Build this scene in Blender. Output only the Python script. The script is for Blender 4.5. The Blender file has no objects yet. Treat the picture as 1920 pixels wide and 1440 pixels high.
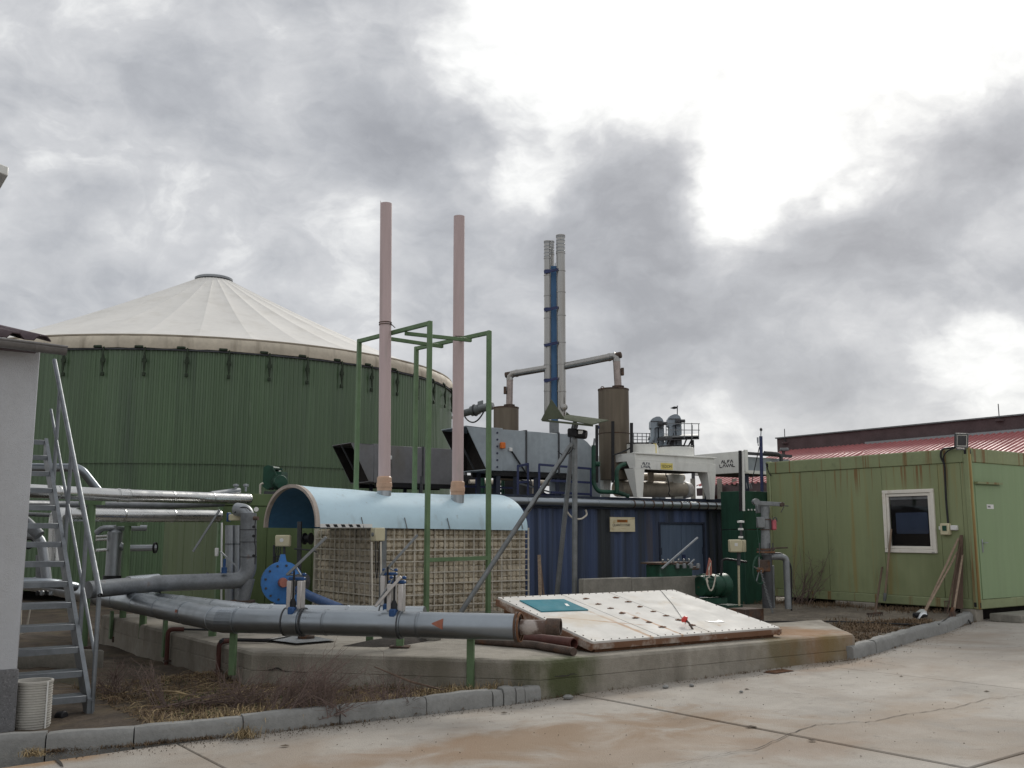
import bpy, math, random
from math import sin, cos, pi, radians, sqrt, atan2
from mathutils import Vector, Matrix
random.seed(7)
V = Vector
scene = bpy.context.scene
COL = scene.collection

# ------------------------------------------------------------------ camera
F, PITCH, CAM = 1850.0, radians(8.55), V((0, 0, 1.65))
cd = bpy.data.cameras.new('camera'); cam = bpy.data.objects.new('camera', cd); COL.objects.link(cam)
cam.location = CAM; cam.rotation_euler = (radians(90) + PITCH, 0, 0)
cd.sensor_width = 36; cd.lens = 36 * F / 1920; cd.clip_end = 3000; cd.clip_start = 0.05
scene.camera = cam
scene.render.resolution_x, scene.render.resolution_y = 1024, 768

def ray(px, py):
    x, y = (px - 960) / F, (720 - py) / F
    return V((x, cos(PITCH) - y * sin(PITCH), sin(PITCH) + y * cos(PITCH)))
def at(px, py, Y):
    d = ray(px, py); return CAM + d * (Y / d.y)
def onz(px, py, z):
    d = ray(px, py); return CAM + d * ((z - CAM.z) / d.z)
def onplane(px, py, p, n):
    d = ray(px, py); return CAM + d * ((p - CAM).dot(n) / d.dot(n))

# ------------------------------------------------------------------ world, sun, exposure
SUN_EL, SUN_AZ = radians(30), radians(20)
SUN_DIR = V((sin(SUN_AZ) * cos(SUN_EL), cos(SUN_AZ) * cos(SUN_EL), sin(SUN_EL)))
world = bpy.data.worlds.new('World'); scene.world = world; world.use_nodes = True
wt = world.node_tree; wt.nodes.clear()
def wn(t, **k):
    n = wt.nodes.new(t)
    for a, b in k.items(): setattr(n, a, b)
    return n
def wl(a, b): wt.links.new(a, b)
def wmath(op, a, b=None, c=None):
    n = wn('ShaderNodeMath', operation=op)
    for i, v in enumerate((a, b, c)):
        if v is None: continue
        if isinstance(v, (int, float)): n.inputs[i].default_value = v
        else: wl(v, n.inputs[i])
    return n.outputs[0]
def wvec(op, a, b=None):
    n = wn('ShaderNodeVectorMath', operation=op)
    for i, v in enumerate((a, b)):
        if v is None: continue
        if isinstance(v, (tuple, list, Vector)): n.inputs[i].default_value = v
        else: wl(v, n.inputs[i])
    return n.outputs['Value'] if op == 'DOT_PRODUCT' else n.outputs['Vector']
tc = wn('ShaderNodeTexCoord')
dirv = wvec('NORMALIZE', tc.outputs['Generated'])
n1 = wn('ShaderNodeTexNoise'); n1.inputs['Scale'].default_value = 8.0; n1.inputs['Detail'].default_value = 5; n1.inputs['Roughness'].default_value = .50
wl(wvec('MULTIPLY', dirv, (1, 1, 1.35)), n1.inputs['Vector'])
off = wvec('MULTIPLY', wvec('SUBTRACT', n1.outputs['Color'], (.5, .5, .5)), (.20, .20, .17))
dw = wvec('NORMALIZE', wvec('ADD', dirv, off))
n2 = wn('ShaderNodeTexNoise'); n2.inputs['Scale'].default_value = 5.5; n2.inputs['Detail'].default_value = 6; n2.inputs['Roughness'].default_value = .56
wl(wvec('MULTIPLY', dirv, (1, 1, 1.8)), n2.inputs['Vector'])
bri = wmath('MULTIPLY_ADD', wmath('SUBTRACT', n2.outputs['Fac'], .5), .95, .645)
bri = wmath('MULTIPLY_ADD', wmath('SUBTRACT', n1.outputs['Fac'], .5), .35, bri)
n3 = wn('ShaderNodeTexNoise'); n3.inputs['Scale'].default_value = 17; n3.inputs['Detail'].default_value = 5; n3.inputs['Roughness'].default_value = .6
wl(wvec('MULTIPLY', dw, (1, 1, 1.5)), n3.inputs['Vector'])
bri = wmath('MULTIPLY_ADD', wmath('SUBTRACT', n3.outputs['Fac'], .5), .42, bri)
# thin cloud round the hidden sun, thicker cloud masses and gaps
blobs = [(1330, 70, 290, .30), (1000, 120, 130, .22), (1620, 170, 170, .29), (1440, 340, 55, .40), (1840, 600, 65, .42), (1860, 70, 140, .16),
         (340, 320, 60, .16), (90, 290, 80, .22), (690, 420, 60, .16), (945, 320, 55, .30), (1400, 440, 50, .15), (1420, 790, 90, .12),
         (1105, 340, 80, -.30), (1250, 355, 95, -.36), (1170, 440, 130, -.14), (1720, 420, 140, -.36), (1540, 440, 80, -.26), (1890, 280, 85, -.42),
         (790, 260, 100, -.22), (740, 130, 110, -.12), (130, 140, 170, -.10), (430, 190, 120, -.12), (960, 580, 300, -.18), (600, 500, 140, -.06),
         (1450, 620, 160, -.18), (1280, 530, 90, -.14), (280, 470, 120, -.12)]
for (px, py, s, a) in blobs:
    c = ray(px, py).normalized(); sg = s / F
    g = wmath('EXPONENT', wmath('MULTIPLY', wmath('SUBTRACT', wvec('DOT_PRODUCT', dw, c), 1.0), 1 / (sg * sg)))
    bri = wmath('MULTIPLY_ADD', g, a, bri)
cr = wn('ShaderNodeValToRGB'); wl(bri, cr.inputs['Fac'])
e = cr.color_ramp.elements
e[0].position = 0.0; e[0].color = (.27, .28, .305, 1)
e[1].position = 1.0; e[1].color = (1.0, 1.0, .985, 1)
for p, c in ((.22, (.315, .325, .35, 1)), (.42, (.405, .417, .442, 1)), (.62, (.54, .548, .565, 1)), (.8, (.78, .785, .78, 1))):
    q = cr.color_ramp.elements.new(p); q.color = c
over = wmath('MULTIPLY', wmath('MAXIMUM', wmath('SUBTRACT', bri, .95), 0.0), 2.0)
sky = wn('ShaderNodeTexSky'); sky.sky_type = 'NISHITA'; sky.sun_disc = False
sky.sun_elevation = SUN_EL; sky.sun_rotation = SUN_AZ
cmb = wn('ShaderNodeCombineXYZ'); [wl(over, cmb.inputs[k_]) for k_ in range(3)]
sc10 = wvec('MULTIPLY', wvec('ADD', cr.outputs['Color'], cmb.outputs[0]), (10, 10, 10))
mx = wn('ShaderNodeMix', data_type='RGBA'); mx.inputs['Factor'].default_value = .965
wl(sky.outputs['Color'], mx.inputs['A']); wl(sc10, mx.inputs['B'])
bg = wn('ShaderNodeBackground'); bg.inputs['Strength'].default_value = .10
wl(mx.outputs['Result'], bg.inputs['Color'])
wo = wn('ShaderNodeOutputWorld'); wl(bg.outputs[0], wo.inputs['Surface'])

sl = bpy.data.lights.new('sun', 'SUN'); sl.energy = 1.5; sl.angle = radians(14); sl.color = (1, .95, .87)
so = bpy.data.objects.new('sun', sl); COL.objects.link(so)
so.rotation_euler = (-SUN_DIR).to_track_quat('-Z', 'Y').to_euler(); so.location = (20, -10, 30)
scene.view_settings.view_transform = 'Standard'; scene.view_settings.look = 'None'
scene.view_settings.exposure = 0.25; scene.view_settings.gamma = 1.0
scene.view_settings.use_curve_mapping = False
scene.cycles.max_bounces = 6; scene.cycles.diffuse_bounces = 3; scene.cycles.glossy_bounces = 3; scene.cycles.transmission_bounces = 4

# ------------------------------------------------------------------ yard axes
U = V((-sin(radians(35.5)), cos(radians(35.5)), 0)); W = V((cos(radians(35.5)), sin(radians(35.5)), 0)); Z = V((0, 0, 1))
def road_z(x): return .02 * max(-12, min(12, x))
ROADN = V((-.02, 0, 1))
def onroad(px, py): return onplane(px, py, V((0, 0, 0)), ROADN)
O0 = onroad(1115, 1308); O0.z = 0
def P(a, b, z=0.0): return V((O0.x, O0.y, 0)) + W * a + U * b + Z * z
def ab(p):
    d = p - O0; d.z = 0; return d.dot(W), d.dot(U)

# ------------------------------------------------------------------ materials
MATS = {}
GAIN = 1.22; DARK = {'pave', 'crack', 'cont_frame', 'black', 'black_in', 'cont_blue', 'glass', 'office_green', 'office_frame', 'post_rust', 'conc', 'kerb', 'cover_white', 'membrane', 'render_white', 'white_metal', 'label_white'}
def mat(name, col, rough=.7, metal=0.0, var=.15, scale=2.5, stretch=(1, 1, 1), stains=(), bump=0.0, bscale=30.0, spec=.3, extra=None):
    m = bpy.data.materials.new(name); m.use_nodes = True; t = m.node_tree
    b = t.nodes['Principled BSDF']; L = t.links.new
    def N(ty, **k):
        n = t.nodes.new(ty)
        for a, v in k.items(): setattr(n, a, v)
        return n
    g_ = 1.0 if name in DARK else GAIN
    col = tuple(min(.8, q * g_) for q in col)
    g = N('ShaderNodeNewGeometry'); pos = g.outputs['Position']
    def noise(sc, st=(1, 1, 1), det=4, ro=.55, dist=0.0):
        mp = N('ShaderNodeMapping'); mp.inputs['Scale'].default_value = (sc * st[0], sc * st[1], sc * st[2]); L(pos, mp.inputs['Vector'])
        n = N('ShaderNodeTexNoise'); n.inputs['Scale'].default_value = 1; n.inputs['Detail'].default_value = det
        n.inputs['Roughness'].default_value = ro; n.inputs['Distortion'].default_value = dist
        L(mp.outputs[0], n.inputs['Vector']); return n.outputs['Fac']
    def ramp(fac, p0, c0, p1, c1):
        r = N('ShaderNodeValToRGB'); r.color_ramp.elements[0].position = p0; r.color_ramp.elements[1].position = p1
        r.color_ramp.elements[0].color = (*c0, 1); r.color_ramp.elements[1].color = (*c1, 1); L(fac, r.inputs['Fac']); return r.outputs['Color']
    def mixc(f, a, c):
        n = N('ShaderNodeMix', data_type='RGBA')
        if isinstance(f, (int, float)): n.inputs['Factor'].default_value = f
        else: L(f, n.inputs['Factor'])
        for s, v in (('A', a), ('B', c)):
            if isinstance(v, tuple): n.inputs[s].default_value = (*v, 1)
            else: L(v, n.inputs[s])
        return n.outputs['Result']
    def mth(op, a, c=None):
        n = N('ShaderNodeMath', operation=op)
        for i, v in enumerate((a, c)):
            if v is None: continue
            if isinstance(v, (int, float)): n.inputs[i].default_value = v
            else: L(v, n.inputs[i])
        return n.outputs[0]
    lo = tuple(max(0, c * (1 - var)) for c in col); hi = tuple(c * (1 + var) for c in col)
    c = ramp(noise(scale, stretch), .30, lo, .70, hi)
    fine = ramp(noise(scale * 9, stretch, 2), .3, (1 - var * .6,) * 3, .7, (1 + var * .35,) * 3)
    mm = N('ShaderNodeMix', data_type='RGBA', blend_type='MULTIPLY'); mm.inputs['Factor'].default_value = 1
    L(c, mm.inputs['A']); L(fine, mm.inputs['B']); c = mm.outputs['Result']
    for s in stains:   # (colour, scale, stretch, threshold, softness, amount, [zlo, zhi])
        k = s[0]; f = ramp(noise(s[1], s[2], 4, .6, s[7] if len(s) > 7 else 0.0), s[3], (0, 0, 0), s[3] + s[4], (1, 1, 1))
        f = mth('MULTIPLY', f, s[5])
        if len(s) > 6 and s[6]:
            sx = N('ShaderNodeSeparateXYZ'); L(pos, sx.inputs[0])
            mr = N('ShaderNodeMapRange'); mr.inputs['From Min'].default_value = s[6][0]; mr.inputs['From Max'].default_value = s[6][1]
            L(sx.outputs['Z'], mr.inputs['Value']); f = mth('MULTIPLY', f, mr.outputs['Result'])
        c = mixc(f, c, k)
    if extra: c = extra(t, N, L, pos, noise, ramp, mixc, mth, c)
    L(c, b.inputs['Base Color'])
    b.inputs['Metallic'].default_value = metal; b.inputs['Specular IOR Level'].default_value = spec
    rr = ramp(noise(scale * 2.3, stretch), .3, (max(.05, rough - .09),) * 3, .7, (min(1, rough + .09),) * 3)
    L(rr, b.inputs['Roughness'])
    if bump:
        bp = N('ShaderNodeBump'); bp.inputs['Strength'].default_value = bump; bp.inputs['Distance'].default_value = .01
        L(noise(bscale, (1, 1, 1), 3, .6), bp.inputs['Height']); L(bp.outputs[0], b.inputs['Normal'])
    MATS[name] = m; return m

RUST = (.17, .075, .035); DIRT = (.09, .08, .065); VERT = (1, 1, .07)
def blob_stain(px, py, rx, ry, colr, amt, sc=1.3, dist=1.5):   # a stain with its own place on the concrete
    c = onroad(px, py)
    def f(t, N, L, pos, noise, ramp, mixc, mth, c0):
        vm = N('ShaderNodeVectorMath', operation='SUBTRACT'); L(pos, vm.inputs[0]); vm.inputs[1].default_value = c
        d1 = N('ShaderNodeVectorMath', operation='DOT_PRODUCT'); L(vm.outputs[0], d1.inputs[0]); d1.inputs[1].default_value = W / rx
        d2 = N('ShaderNodeVectorMath', operation='DOT_PRODUCT'); L(vm.outputs[0], d2.inputs[0]); d2.inputs[1].default_value = U / ry
        r = mth('SQRT', mth('ADD', mth('POWER', mth('ABSOLUTE', d1.outputs['Value']), 2.0), mth('POWER', mth('ABSOLUTE', d2.outputs['Value']), 2.0)))
        r = mth('ADD', r, mth('MULTIPLY', mth('SUBTRACT', noise(sc, (1, 1, 1), 6, .6, dist), .5), 1.9))
        mr = N('ShaderNodeMapRange', interpolation_type='SMOOTHSTEP'); mr.inputs['From Min'].default_value = 1.05; mr.inputs['From Max'].default_value = .25
        L(r, mr.inputs['Value']); return mixc(mth('MULTIPLY', mr.outputs['Result'], amt), c0, colr)
    return f
def line_stain(c, d1, l1, d2, l2, colr, amt):
    d1, d2 = V(d1).normalized() / l1, V(d2).normalized() / l2
    def f(t, N, L, pos, noise, ramp, mixc, mth, c0):
        vm = N('ShaderNodeVectorMath', operation='SUBTRACT'); L(pos, vm.inputs[0]); vm.inputs[1].default_value = c
        q = []
        for d in (d1, d2):
            k = N('ShaderNodeVectorMath', operation='DOT_PRODUCT'); L(vm.outputs[0], k.inputs[0]); k.inputs[1].default_value = d; q.append(mth('POWER', mth('ABSOLUTE', k.outputs['Value']), 2.0))
        r = mth('ADD', mth('SQRT', mth('ADD', q[0], q[1])), mth('MULTIPLY', mth('SUBTRACT', noise(7, (1, 1, 1), 4, .6), .5), 1.6))
        mr = N('ShaderNodeMapRange', interpolation_type='SMOOTHSTEP'); mr.inputs['From Min'].default_value = 1.1; mr.inputs['From Max'].default_value = .2
        L(r, mr.inputs['Value']); return mixc(mth('MULTIPLY', mr.outputs['Result'], amt), c0, colr)
    return f
def chain(*fs):
    def f(t, N, L, pos, noise, ramp, mixc, mth, c0):
        for g in fs: c0 = g(t, N, L, pos, noise, ramp, mixc, mth, c0)
        return c0
    return f

mat('pave', (.375, .345, .305), .86, 0, .10, .7, bump=.6, bscale=75, spec=.2,
    stains=(((.27, .215, .165), .40, (1, 1, 1), .47, .2, .65, None, 1.2), ((.29, .27, .245), 1.6, (1, 1, 1), .52, .2, .6, None, .8), ((.44, .42, .39), .8, (1, 1, 1), .56, .2, .5, None, 1.0), ((.20, .185, .165), 9, (1, 1, 1), .60, .1, .45), ((.17, .155, .14), 70, (1, 1, 1), .62, .06, .5), ((.50, .48, .45), 90, (1, 1, 1), .64, .05, .5)),
    extra=chain(blob_stain(1010, 1385, 2.0, .75, (.245, .165, .10), .80), blob_stain(1300, 1350, .9, .6, (.25, .17, .105), .65), blob_stain(1200, 1410, 2.2, .6, (.265, .185, .12), .6), blob_stain(1480, 1400, .8, .5, (.28, .20, .14), .5), blob_stain(700, 1425, 1.2, .5, (.26, .18, .12), .55),
                blob_stain(1560, 1252, 1.1, .35, (.27, .19, .13), .55), blob_stain(90, 1425, .5, .25, (.30, .17, .07), .7), blob_stain(1750, 1330, 1.3, .45, (.33, .255, .185), .4)))
mat('crack', (.05, .045, .04), .9)
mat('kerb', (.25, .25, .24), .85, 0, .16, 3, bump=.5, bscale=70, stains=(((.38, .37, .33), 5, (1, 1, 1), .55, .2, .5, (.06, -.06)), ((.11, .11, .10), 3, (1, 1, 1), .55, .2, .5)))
mat('soil', (.062, .047, .034), .95, 0, .4, 3, bump=1.0, bscale=22, stains=(((.17, .13, .08), 1.8, (1, 1, 1), .5, .2, .6), ((.06, .075, .03), 1.1, (1, 1, 1), .56, .16, .45)))
mat('gravel', (.15, .128, .10), .95, 0, .3, 6, bump=1.0, bscale=60, stains=(((.09, .075, .06), 1.0, (1, 1, 1), .47, .2, .75), ((.32, .30, .27), 22, (1, 1, 1), .58, .1, .6)))
MOSS = (.065, .078, .028)
def place_tint(px, py, Y, rad, colr, amt):
    c = at(px, py, Y)
    def f(t, N, L, pos, noise, ramp, mixc, mth, c0):
        d = N('ShaderNodeVectorMath', operation='DISTANCE'); L(pos, d.inputs[0]); d.inputs[1].default_value = c
        r = mth('ADD', mth('DIVIDE', d.outputs['Value'], rad), mth('MULTIPLY', mth('SUBTRACT', noise(2.5, (1, 1, .5), 6, .6), .5), 1.5))
        mr = N('ShaderNodeMapRange', interpolation_type='SMOOTHSTEP'); mr.inputs['From Min'].default_value = 1.1; mr.inputs['From Max'].default_value = .3
        L(r, mr.inputs['Value']); return mixc(mth('MULTIPLY', mr.outputs['Result'], amt), c0, colr)
    return f
mat('conc', (.315, .288, .243), .88, 0, .15, 1.6, bump=1.0, bscale=60,
    stains=(((.15, .135, .11), 2.4, (1, 1, .35), .50, .2, .6), ((.42, .40, .36), 3.2, (1, 1, 1), .60, .15, .5), ((.10, .085, .065), 1.3, (1, 1, .25), .60, .12, .5)),
    extra=chain(place_tint(1080, 1265, 10.1, .72, MOSS, .92), place_tint(1480, 1220, 12.05, .6, (.15, .12, .055), .75), place_tint(1500, 1172, 12.9, .9, (.24, .115, .035), .85),
                place_tint(900, 1268, 9.95, .38, MOSS, .6), place_tint(800, 1255, 10.05, .6, (.16, .145, .105), .7), place_tint(480, 1250, 10.55, .5, (.17, .155, .12), .6), place_tint(650, 1235, 10.2, .35, (.15, .135, .10), .6), place_tint(965, 1255, 9.85, .4, (.11, .10, .06), .7), place_tint(260, 1200, 12.9, 1.2, (.19, .175, .14), .5), place_tint(1575, 1210, 12.5, .4, (.20, .15, .06), .7)))
mat('conc_dark', (.20, .19, .165), .9, 0, .2, 3, bump=.6, bscale=50, stains=(((.11, .105, .09), 2.5, (1, 1, .3), .5, .2, .6),))
mat('render_white', (.50, .51, .53), .95, 0, .05, 2, bump=.8, bscale=120, stains=(((.36, .35, .34), 1.2, (1, 1, .3), .55, .2, .4),))
mat('plinth', (.17, .17, .175), .95, 0, .1, 4, bump=1.2, bscale=170, stains=(((.34, .34, .34), 60, (1, 1, 1), .57, .06, .6), ((.08, .08, .08), 45, (1, 1, 1), .58, .06, .6)))
mat('tank_green', (.073, .120, .060), .36, 0, .16, .8, VERT, spec=.55, stains=(((.028, .050, .028), 1.6, (1, 1, .05), .50, .25, .6), ((.20, .25, .18), 2.2, (1.6, 1.6, .25), .70, .05, .45)))
mat('membrane', (.73, .71, .67), .6, 0, .05, .5, stains=(((.52, .49, .43), .9, (1, 1, .5), .52, .25, .45),))
mat('skirt', (.45, .40, .32), .7, 0, .12, 1.2, stains=(((.20, .165, .12), 2.2, (1, 1, .12), .52, .2, .65),))
mat('seam', (.33, .29, .23), .8)
mat('clamp', (.03, .042, .026), .6, .3, .3, 9)
mat('galv', (.27, .285, .30), .45, .8, .10, 5, stains=(((.20, .21, .215), 5, (1, 1, 1), .52, .2, .5),))
mat('galv_stair', (.185, .20, .215), .5, .7, .10, 6, stains=(((.13, .14, .15), 4, (1, 1, 1), .5, .2, .6), ((.28, .28, .28), 11, (1, 1, 1), .62, .1, .4)))
mat('alu', (.46, .465, .46), .27, .97, .03, 2, stains=(((.34, .325, .30), 1.5, (1, 1, 1), .58, .25, .5),))
mat('clad', (.235, .26, .285), .36, .88, .04, 2, stains=(((.22, .235, .25), 1.6, (1, 1, 1), .5, .3, .6),))
mat('clad_light', (.32, .345, .365), .33, .88, .04, 3)
mat('dark_pipe', (.17, .18, .19), .5, .45, .2, 4, stains=((RUST, 4, (1, 1, 1), .64, .1, .6),))
mat('paint_green', (.105, .165, .085), .5, 0, .12, 5, stains=(((.06, .09, .05), 6, (1, 1, .3), .55, .2, .5), (RUST, 9, (1, 1, 1), .72, .04, .7)))
mat('dark_green', (.018, .055, .036), .5, 0, .25, 5, VERT, stains=(((.012, .03, .022), 3, (1, 1, .3), .5, .2, .7),))
mat('pump_green', (.014, .058, .036), .45, 0, .25, 6, stains=(((.01, .02, .015), 5, (1, 1, 1), .5, .2, .7), (RUST, 7, (1, 1, 1), .66, .08, .6)))
mat('shed_green', (.090, .122, .052), .6, 0, .1, 2, VERT, stains=(((.05, .075, .03), 1.5, (1, 1, .3), .5, .25, .6),))
mat('office_green', (.255, .287, .155), .6, 0, .08, 1.6, VERT,
    stains=(((.13, .155, .065), .9, (1, 1, .6), .46, .22, .65, (2.0, .5)), ((.20, .095, .035), 11, (1, 1, .022), .54, .07, .8, (2.28, 2.72)), ((.10, .11, .055), 2.2, (1, 1, .3), .58, .2, .5), ((.30, .21, .065), 5, (1, 1, .05), .56, .12, .5)))
mat('office_frame', (.25, .285, .155), .55, 0, .08, 2, stains=(((.19, .09, .03), 6, (1, 1, .03), .57, .06, .75), ((.09, .10, .05), 3, (1, 1, 1), .6, .15, .5)))
mat('post_rust', (.40, .34, .13), .55, 0, .12, 3, VERT, stains=(((.17, .075, .025), 4, (1, 1, .03), .48, .1, .85),))
mat('door_green', (.20, .27, .15), .5, 0, .05, 2, VERT)
mat('white_frame', (.62, .59, .53), .5, 0, .05, 4, stains=(((.42, .32, .20), 4, (1, 1, 1), .58, .15, .4),))
mat('white_metal', (.76, .76, .72), .5, 0, .06, 3, stains=(((.42, .40, .36), 3, (1, 1, .3), .55, .2, .5), (RUST, 9, (1, 1, .4), .72, .05, .5)))
mat('cover_white', (.62, .605, .57), .75, 0, .05, 2, stains=(((.50, .40, .27), 2.4, (1, 1, 1), .55, .2, .45), ((.36, .19, .075), 5, (1, .5, 1), .67, .07, .5)),
    extra=chain(line_stain(onz(1190, 1160, .68), U + Z * .19, .95, W, .045, (.40, .22, .10), .75), line_stain(onz(1245, 1153, .70), U + Z * .19, .95, W, .035, (.40, .20, .08), .85),
                line_stain(onz(1130, 1160, .66), U * -.6 + W, .7, U + W * .6, .03, (.36, .17, .06), .8), line_stain(onz(1090, 1160, .66), U, .35, W, .5, (.52, .42, .29), .5)))
mat('rust_white', (.33, .28, .24), .7, 0, .2, 5, stains=((RUST, 3.5, (1, 1, 1), .38, .12, .9),), bump=.4)
mat('rust', (.15, .075, .04), .9, 0, .35, 6, bump=.7, stains=(((.06, .03, .02), 6, (1, 1, 1), .5, .2, .6), ((.33, .30, .28), 5, (1, 1, 1), .6, .12, .5)))
mat('dark_rust', (.075, .055, .045), .85, .1, .35, 7, bump=.6, stains=((RUST, 5, (1, 1, 1), .52, .15, .7),))
mat('silencer', (.135, .112, .085), .6, .35, .2, 2, VERT, stains=(((.13, .095, .065), 2.2, (1, 1, .08), .47, .2, .7), ((.18, .085, .04), 1.5, (1, 1, .15), .60, .12, .6), ((.40, .35, .27), 3, (1, 1, .1), .62, .15, .4)))
mat('stainless', (.27, .265, .255), .28, 1.0, .06, 3, VERT, stains=(((.24, .20, .15), 3, (1, 1, .08), .56, .2, .55),))
mat('hot_pipe', (.30, .255, .235), .45, .7, .2, 4, stains=(((.15, .11, .09), 3, (1, 1, .4), .5, .2, .6),))
mat('pink', (.48, .375, .37), .5, 0, .08, 1.5, VERT, stains=(((.33, .26, .25), 1.5, (1, 1, .08), .50, .2, .5), ((.40, .37, .35), 4, (1, 1, .12), .60, .12, .5)))
mat('orange_pvc', (.46, .30, .21), .5, 0, .1, 8)
mat('grp_blue', (.43, .57, .64), .42, 0, .04, 1, spec=.4, stains=(((.33, .46, .53), 1.2, (1, 1, 1), .52, .2, .5), ((.30, .35, .36), 5, (1, 1, .25), .58, .15, .35), ((.25, .25, .22), 14, (1, 1, .5), .66, .08, .35)))
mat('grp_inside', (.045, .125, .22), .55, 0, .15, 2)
mat('grp_rim', (.36, .31, .27), .7, 0, .15, 6)
mat('fill', (.44, .385, .295), .9, 0, .25, 3, bump=1.0, bscale=30, stains=(((.22, .17, .11), 3.5, (1, 1, 1), .50, .2, .6), ((.45, .42, .36), 5, (1, 1, 1), .6, .15, .5)))
mat('fill_back', (.28, .23, .16), .95)
mat('grate', (.50, .465, .40), .6, .2, .15, 6)
mat('cont_blue', (.068, .096, .18), .55, 0, .3, 1.1, (1, 1, .05), stains=(((.035, .038, .035), 1.5, (1.2, 1.2, .04), .43, .16, .9), ((.11, .125, .16), 3.0, (1.3, 1.3, .04), .60, .1, .6), ((.10, .075, .045), 2.4, (1, 1, .06), .64, .08, .5)))
mat('cont_door', (.085, .115, .165), .5, 0, .2, 2, VERT, stains=(((.05, .06, .075), 2, (1, 1, .1), .5, .2, .6),))
mat('cont_frame', (.03, .038, .06), .6, 0, .3, 3, stains=((RUST, 5, (1, 1, .3), .66, .1, .5),))
mat('duct', (.27, .305, .33), .6, .1, .12, 1.2, stains=(((.13, .135, .14), 1.2, (1, 1, .3), .5, .25, .6), ((.20, .145, .09), 3, (1, 1, .1), .66, .1, .5)))
mat('duct2', (.16, .16, .165), .65, .1, .12, 1.2, stains=(((.13, .11, .07), 1.5, (1, 1, .3), .55, .2, .5),))
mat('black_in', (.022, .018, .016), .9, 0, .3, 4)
mat('black', (.014, .014, .016), .5, 0, .3, 6)
mat('steel_blue', (.03, .038, .095), .5, .1, .2, 4)
mat('chim_blue', (.085, .19, .36), .5, .1, .15, 2, VERT, stains=(((.03, .07, .14), 2, (1, 1, .2), .55, .2, .6),))
mat('steel_grey', (.17, .18, .185), .5, .5, .2, 6, stains=((RUST, 6, (1, 1, .4), .68, .1, .5),))
mat('steel_dark', (.06, .062, .066), .6, .3, .2, 6)
mat('fin', (.08, .09, .065), .95, 0, .15, 4, spec=.03)
mat('valve_blue', (.020, .060, .16), .42, 0, .2, 9)
mat('fan_blue', (.045, .165, .42), .4, 0, .15, 3, stains=(((.10, .13, .16), 4, (1, 1, .5), .6, .15, .5),))
mat('valve_plate', (.42, .40, .385), .4, .5, .1, 6)
mat('hub_red', (.33, .13, .10), .6, 0, .15, 9)
mat('signal_red', (.50, .045, .035), .4)
mat('faded_red', (.40, .10, .12), .55, 0, .15, 9)
mat('orange', (.60, .15, .03), .5)
mat('nozzle_paint', (.30, .265, .245), .8, 0, .15, 5, bump=.4, stains=(((.085, .045, .032), 7, (1, 1, 1), .44, .14, .85),))
mat('arrow_red', (.26, .095, .06), .6)
mat('beige_box', (.48, .44, .30), .45, 0, .05, 5)
mat('beige_side', (.40, .365, .25), .5, 0, .05, 5)
mat('label_white', (.72, .72, .70), .5, 0, .02)
mat('yellow', (.62, .52, .16), .5, 0, .1, 8)
mat('sign', (.55, .49, .34), .5, 0, .08, 5, stains=(((.36, .23, .06), 7, (.6, .6, 2), .54, .15, .7),))
mat('sign_orange', (.34, .12, .02), .5)
mat('ink', (.03, .03, .035), .6)
mat('ink_blue', (.04, .045, .075), .6)
mat('teal', (.035, .165, .205), .8, 0, .08, 3, spec=.1)
mat('hose', (.018, .018, .02), .45)
mat('red_pipe', (.075, .028, .022), .6, 0, .2, 6)
mat('wood', (.22, .165, .12), .8, 0, .25, 5, (6, 6, .6))
mat('wood_dark', (.10, .068, .05), .85, 0, .25, 5, (6, 6, .6))
mat('blade_white', (.60, .62, .64), .35, .3, .1, 8)
mat('roof_red', (.32, .115, .115), .55, 0, .12, .6, stains=(((.24, .07, .07), 1, (1, 1, 1), .55, .2, .5),))
mat('fascia', (.085, .06, .062), .7, 0, .2, 2)
mat('brick_wall', (.22, .20, .19), .9, 0, .15, 2)
mat('roof_brown', (.075, .052, .058), .6, 0, .15, 3)
mat('gutter', (.17, .165, .165), .45, .5, .15, 4)
mat('elevator', (.22, .255, .285), .5, .4, .1, 3)
mat('glass', (.012, .016, .024), .04, 0, .05, 1, spec=.9)
mat('inside_blue', (.11, .15, .25), .7, 0, .1, 4)
mat('lamp_glass', (.62, .62, .57), .35, .0, .1, 4)
mat('insul', (.46, .41, .34), .55, .3, .15, 2, stains=(((.26, .21, .16), 2, (1, 1, .5), .5, .2, .6),))
mat('wrap_white', (.58, .57, .55), .5, .1, .08, 5)
mat('dark_soil', (.028, .023, .019), .95, 0, .4, 9, bump=1.0, bscale=60)
mat('straw', (.27, .205, .115), .9, 0, .45, 6)
mat('leaf_litter', (.12, .08, .05), .9, 0, .5, 9)
mat('straw_dark', (.13, .09, .055), .9, 0, .4, 6)
mat('weed_green', (.065, .085, .03), .85, 0, .35, 6)
mat('twig', (.135, .098, .085), .9, 0, .3, 8)
mat('ribbed_white', (.40, .385, .35), .6, 0, .08, 5)
mat('blind', (.45, .46, .48), .6)

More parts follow.
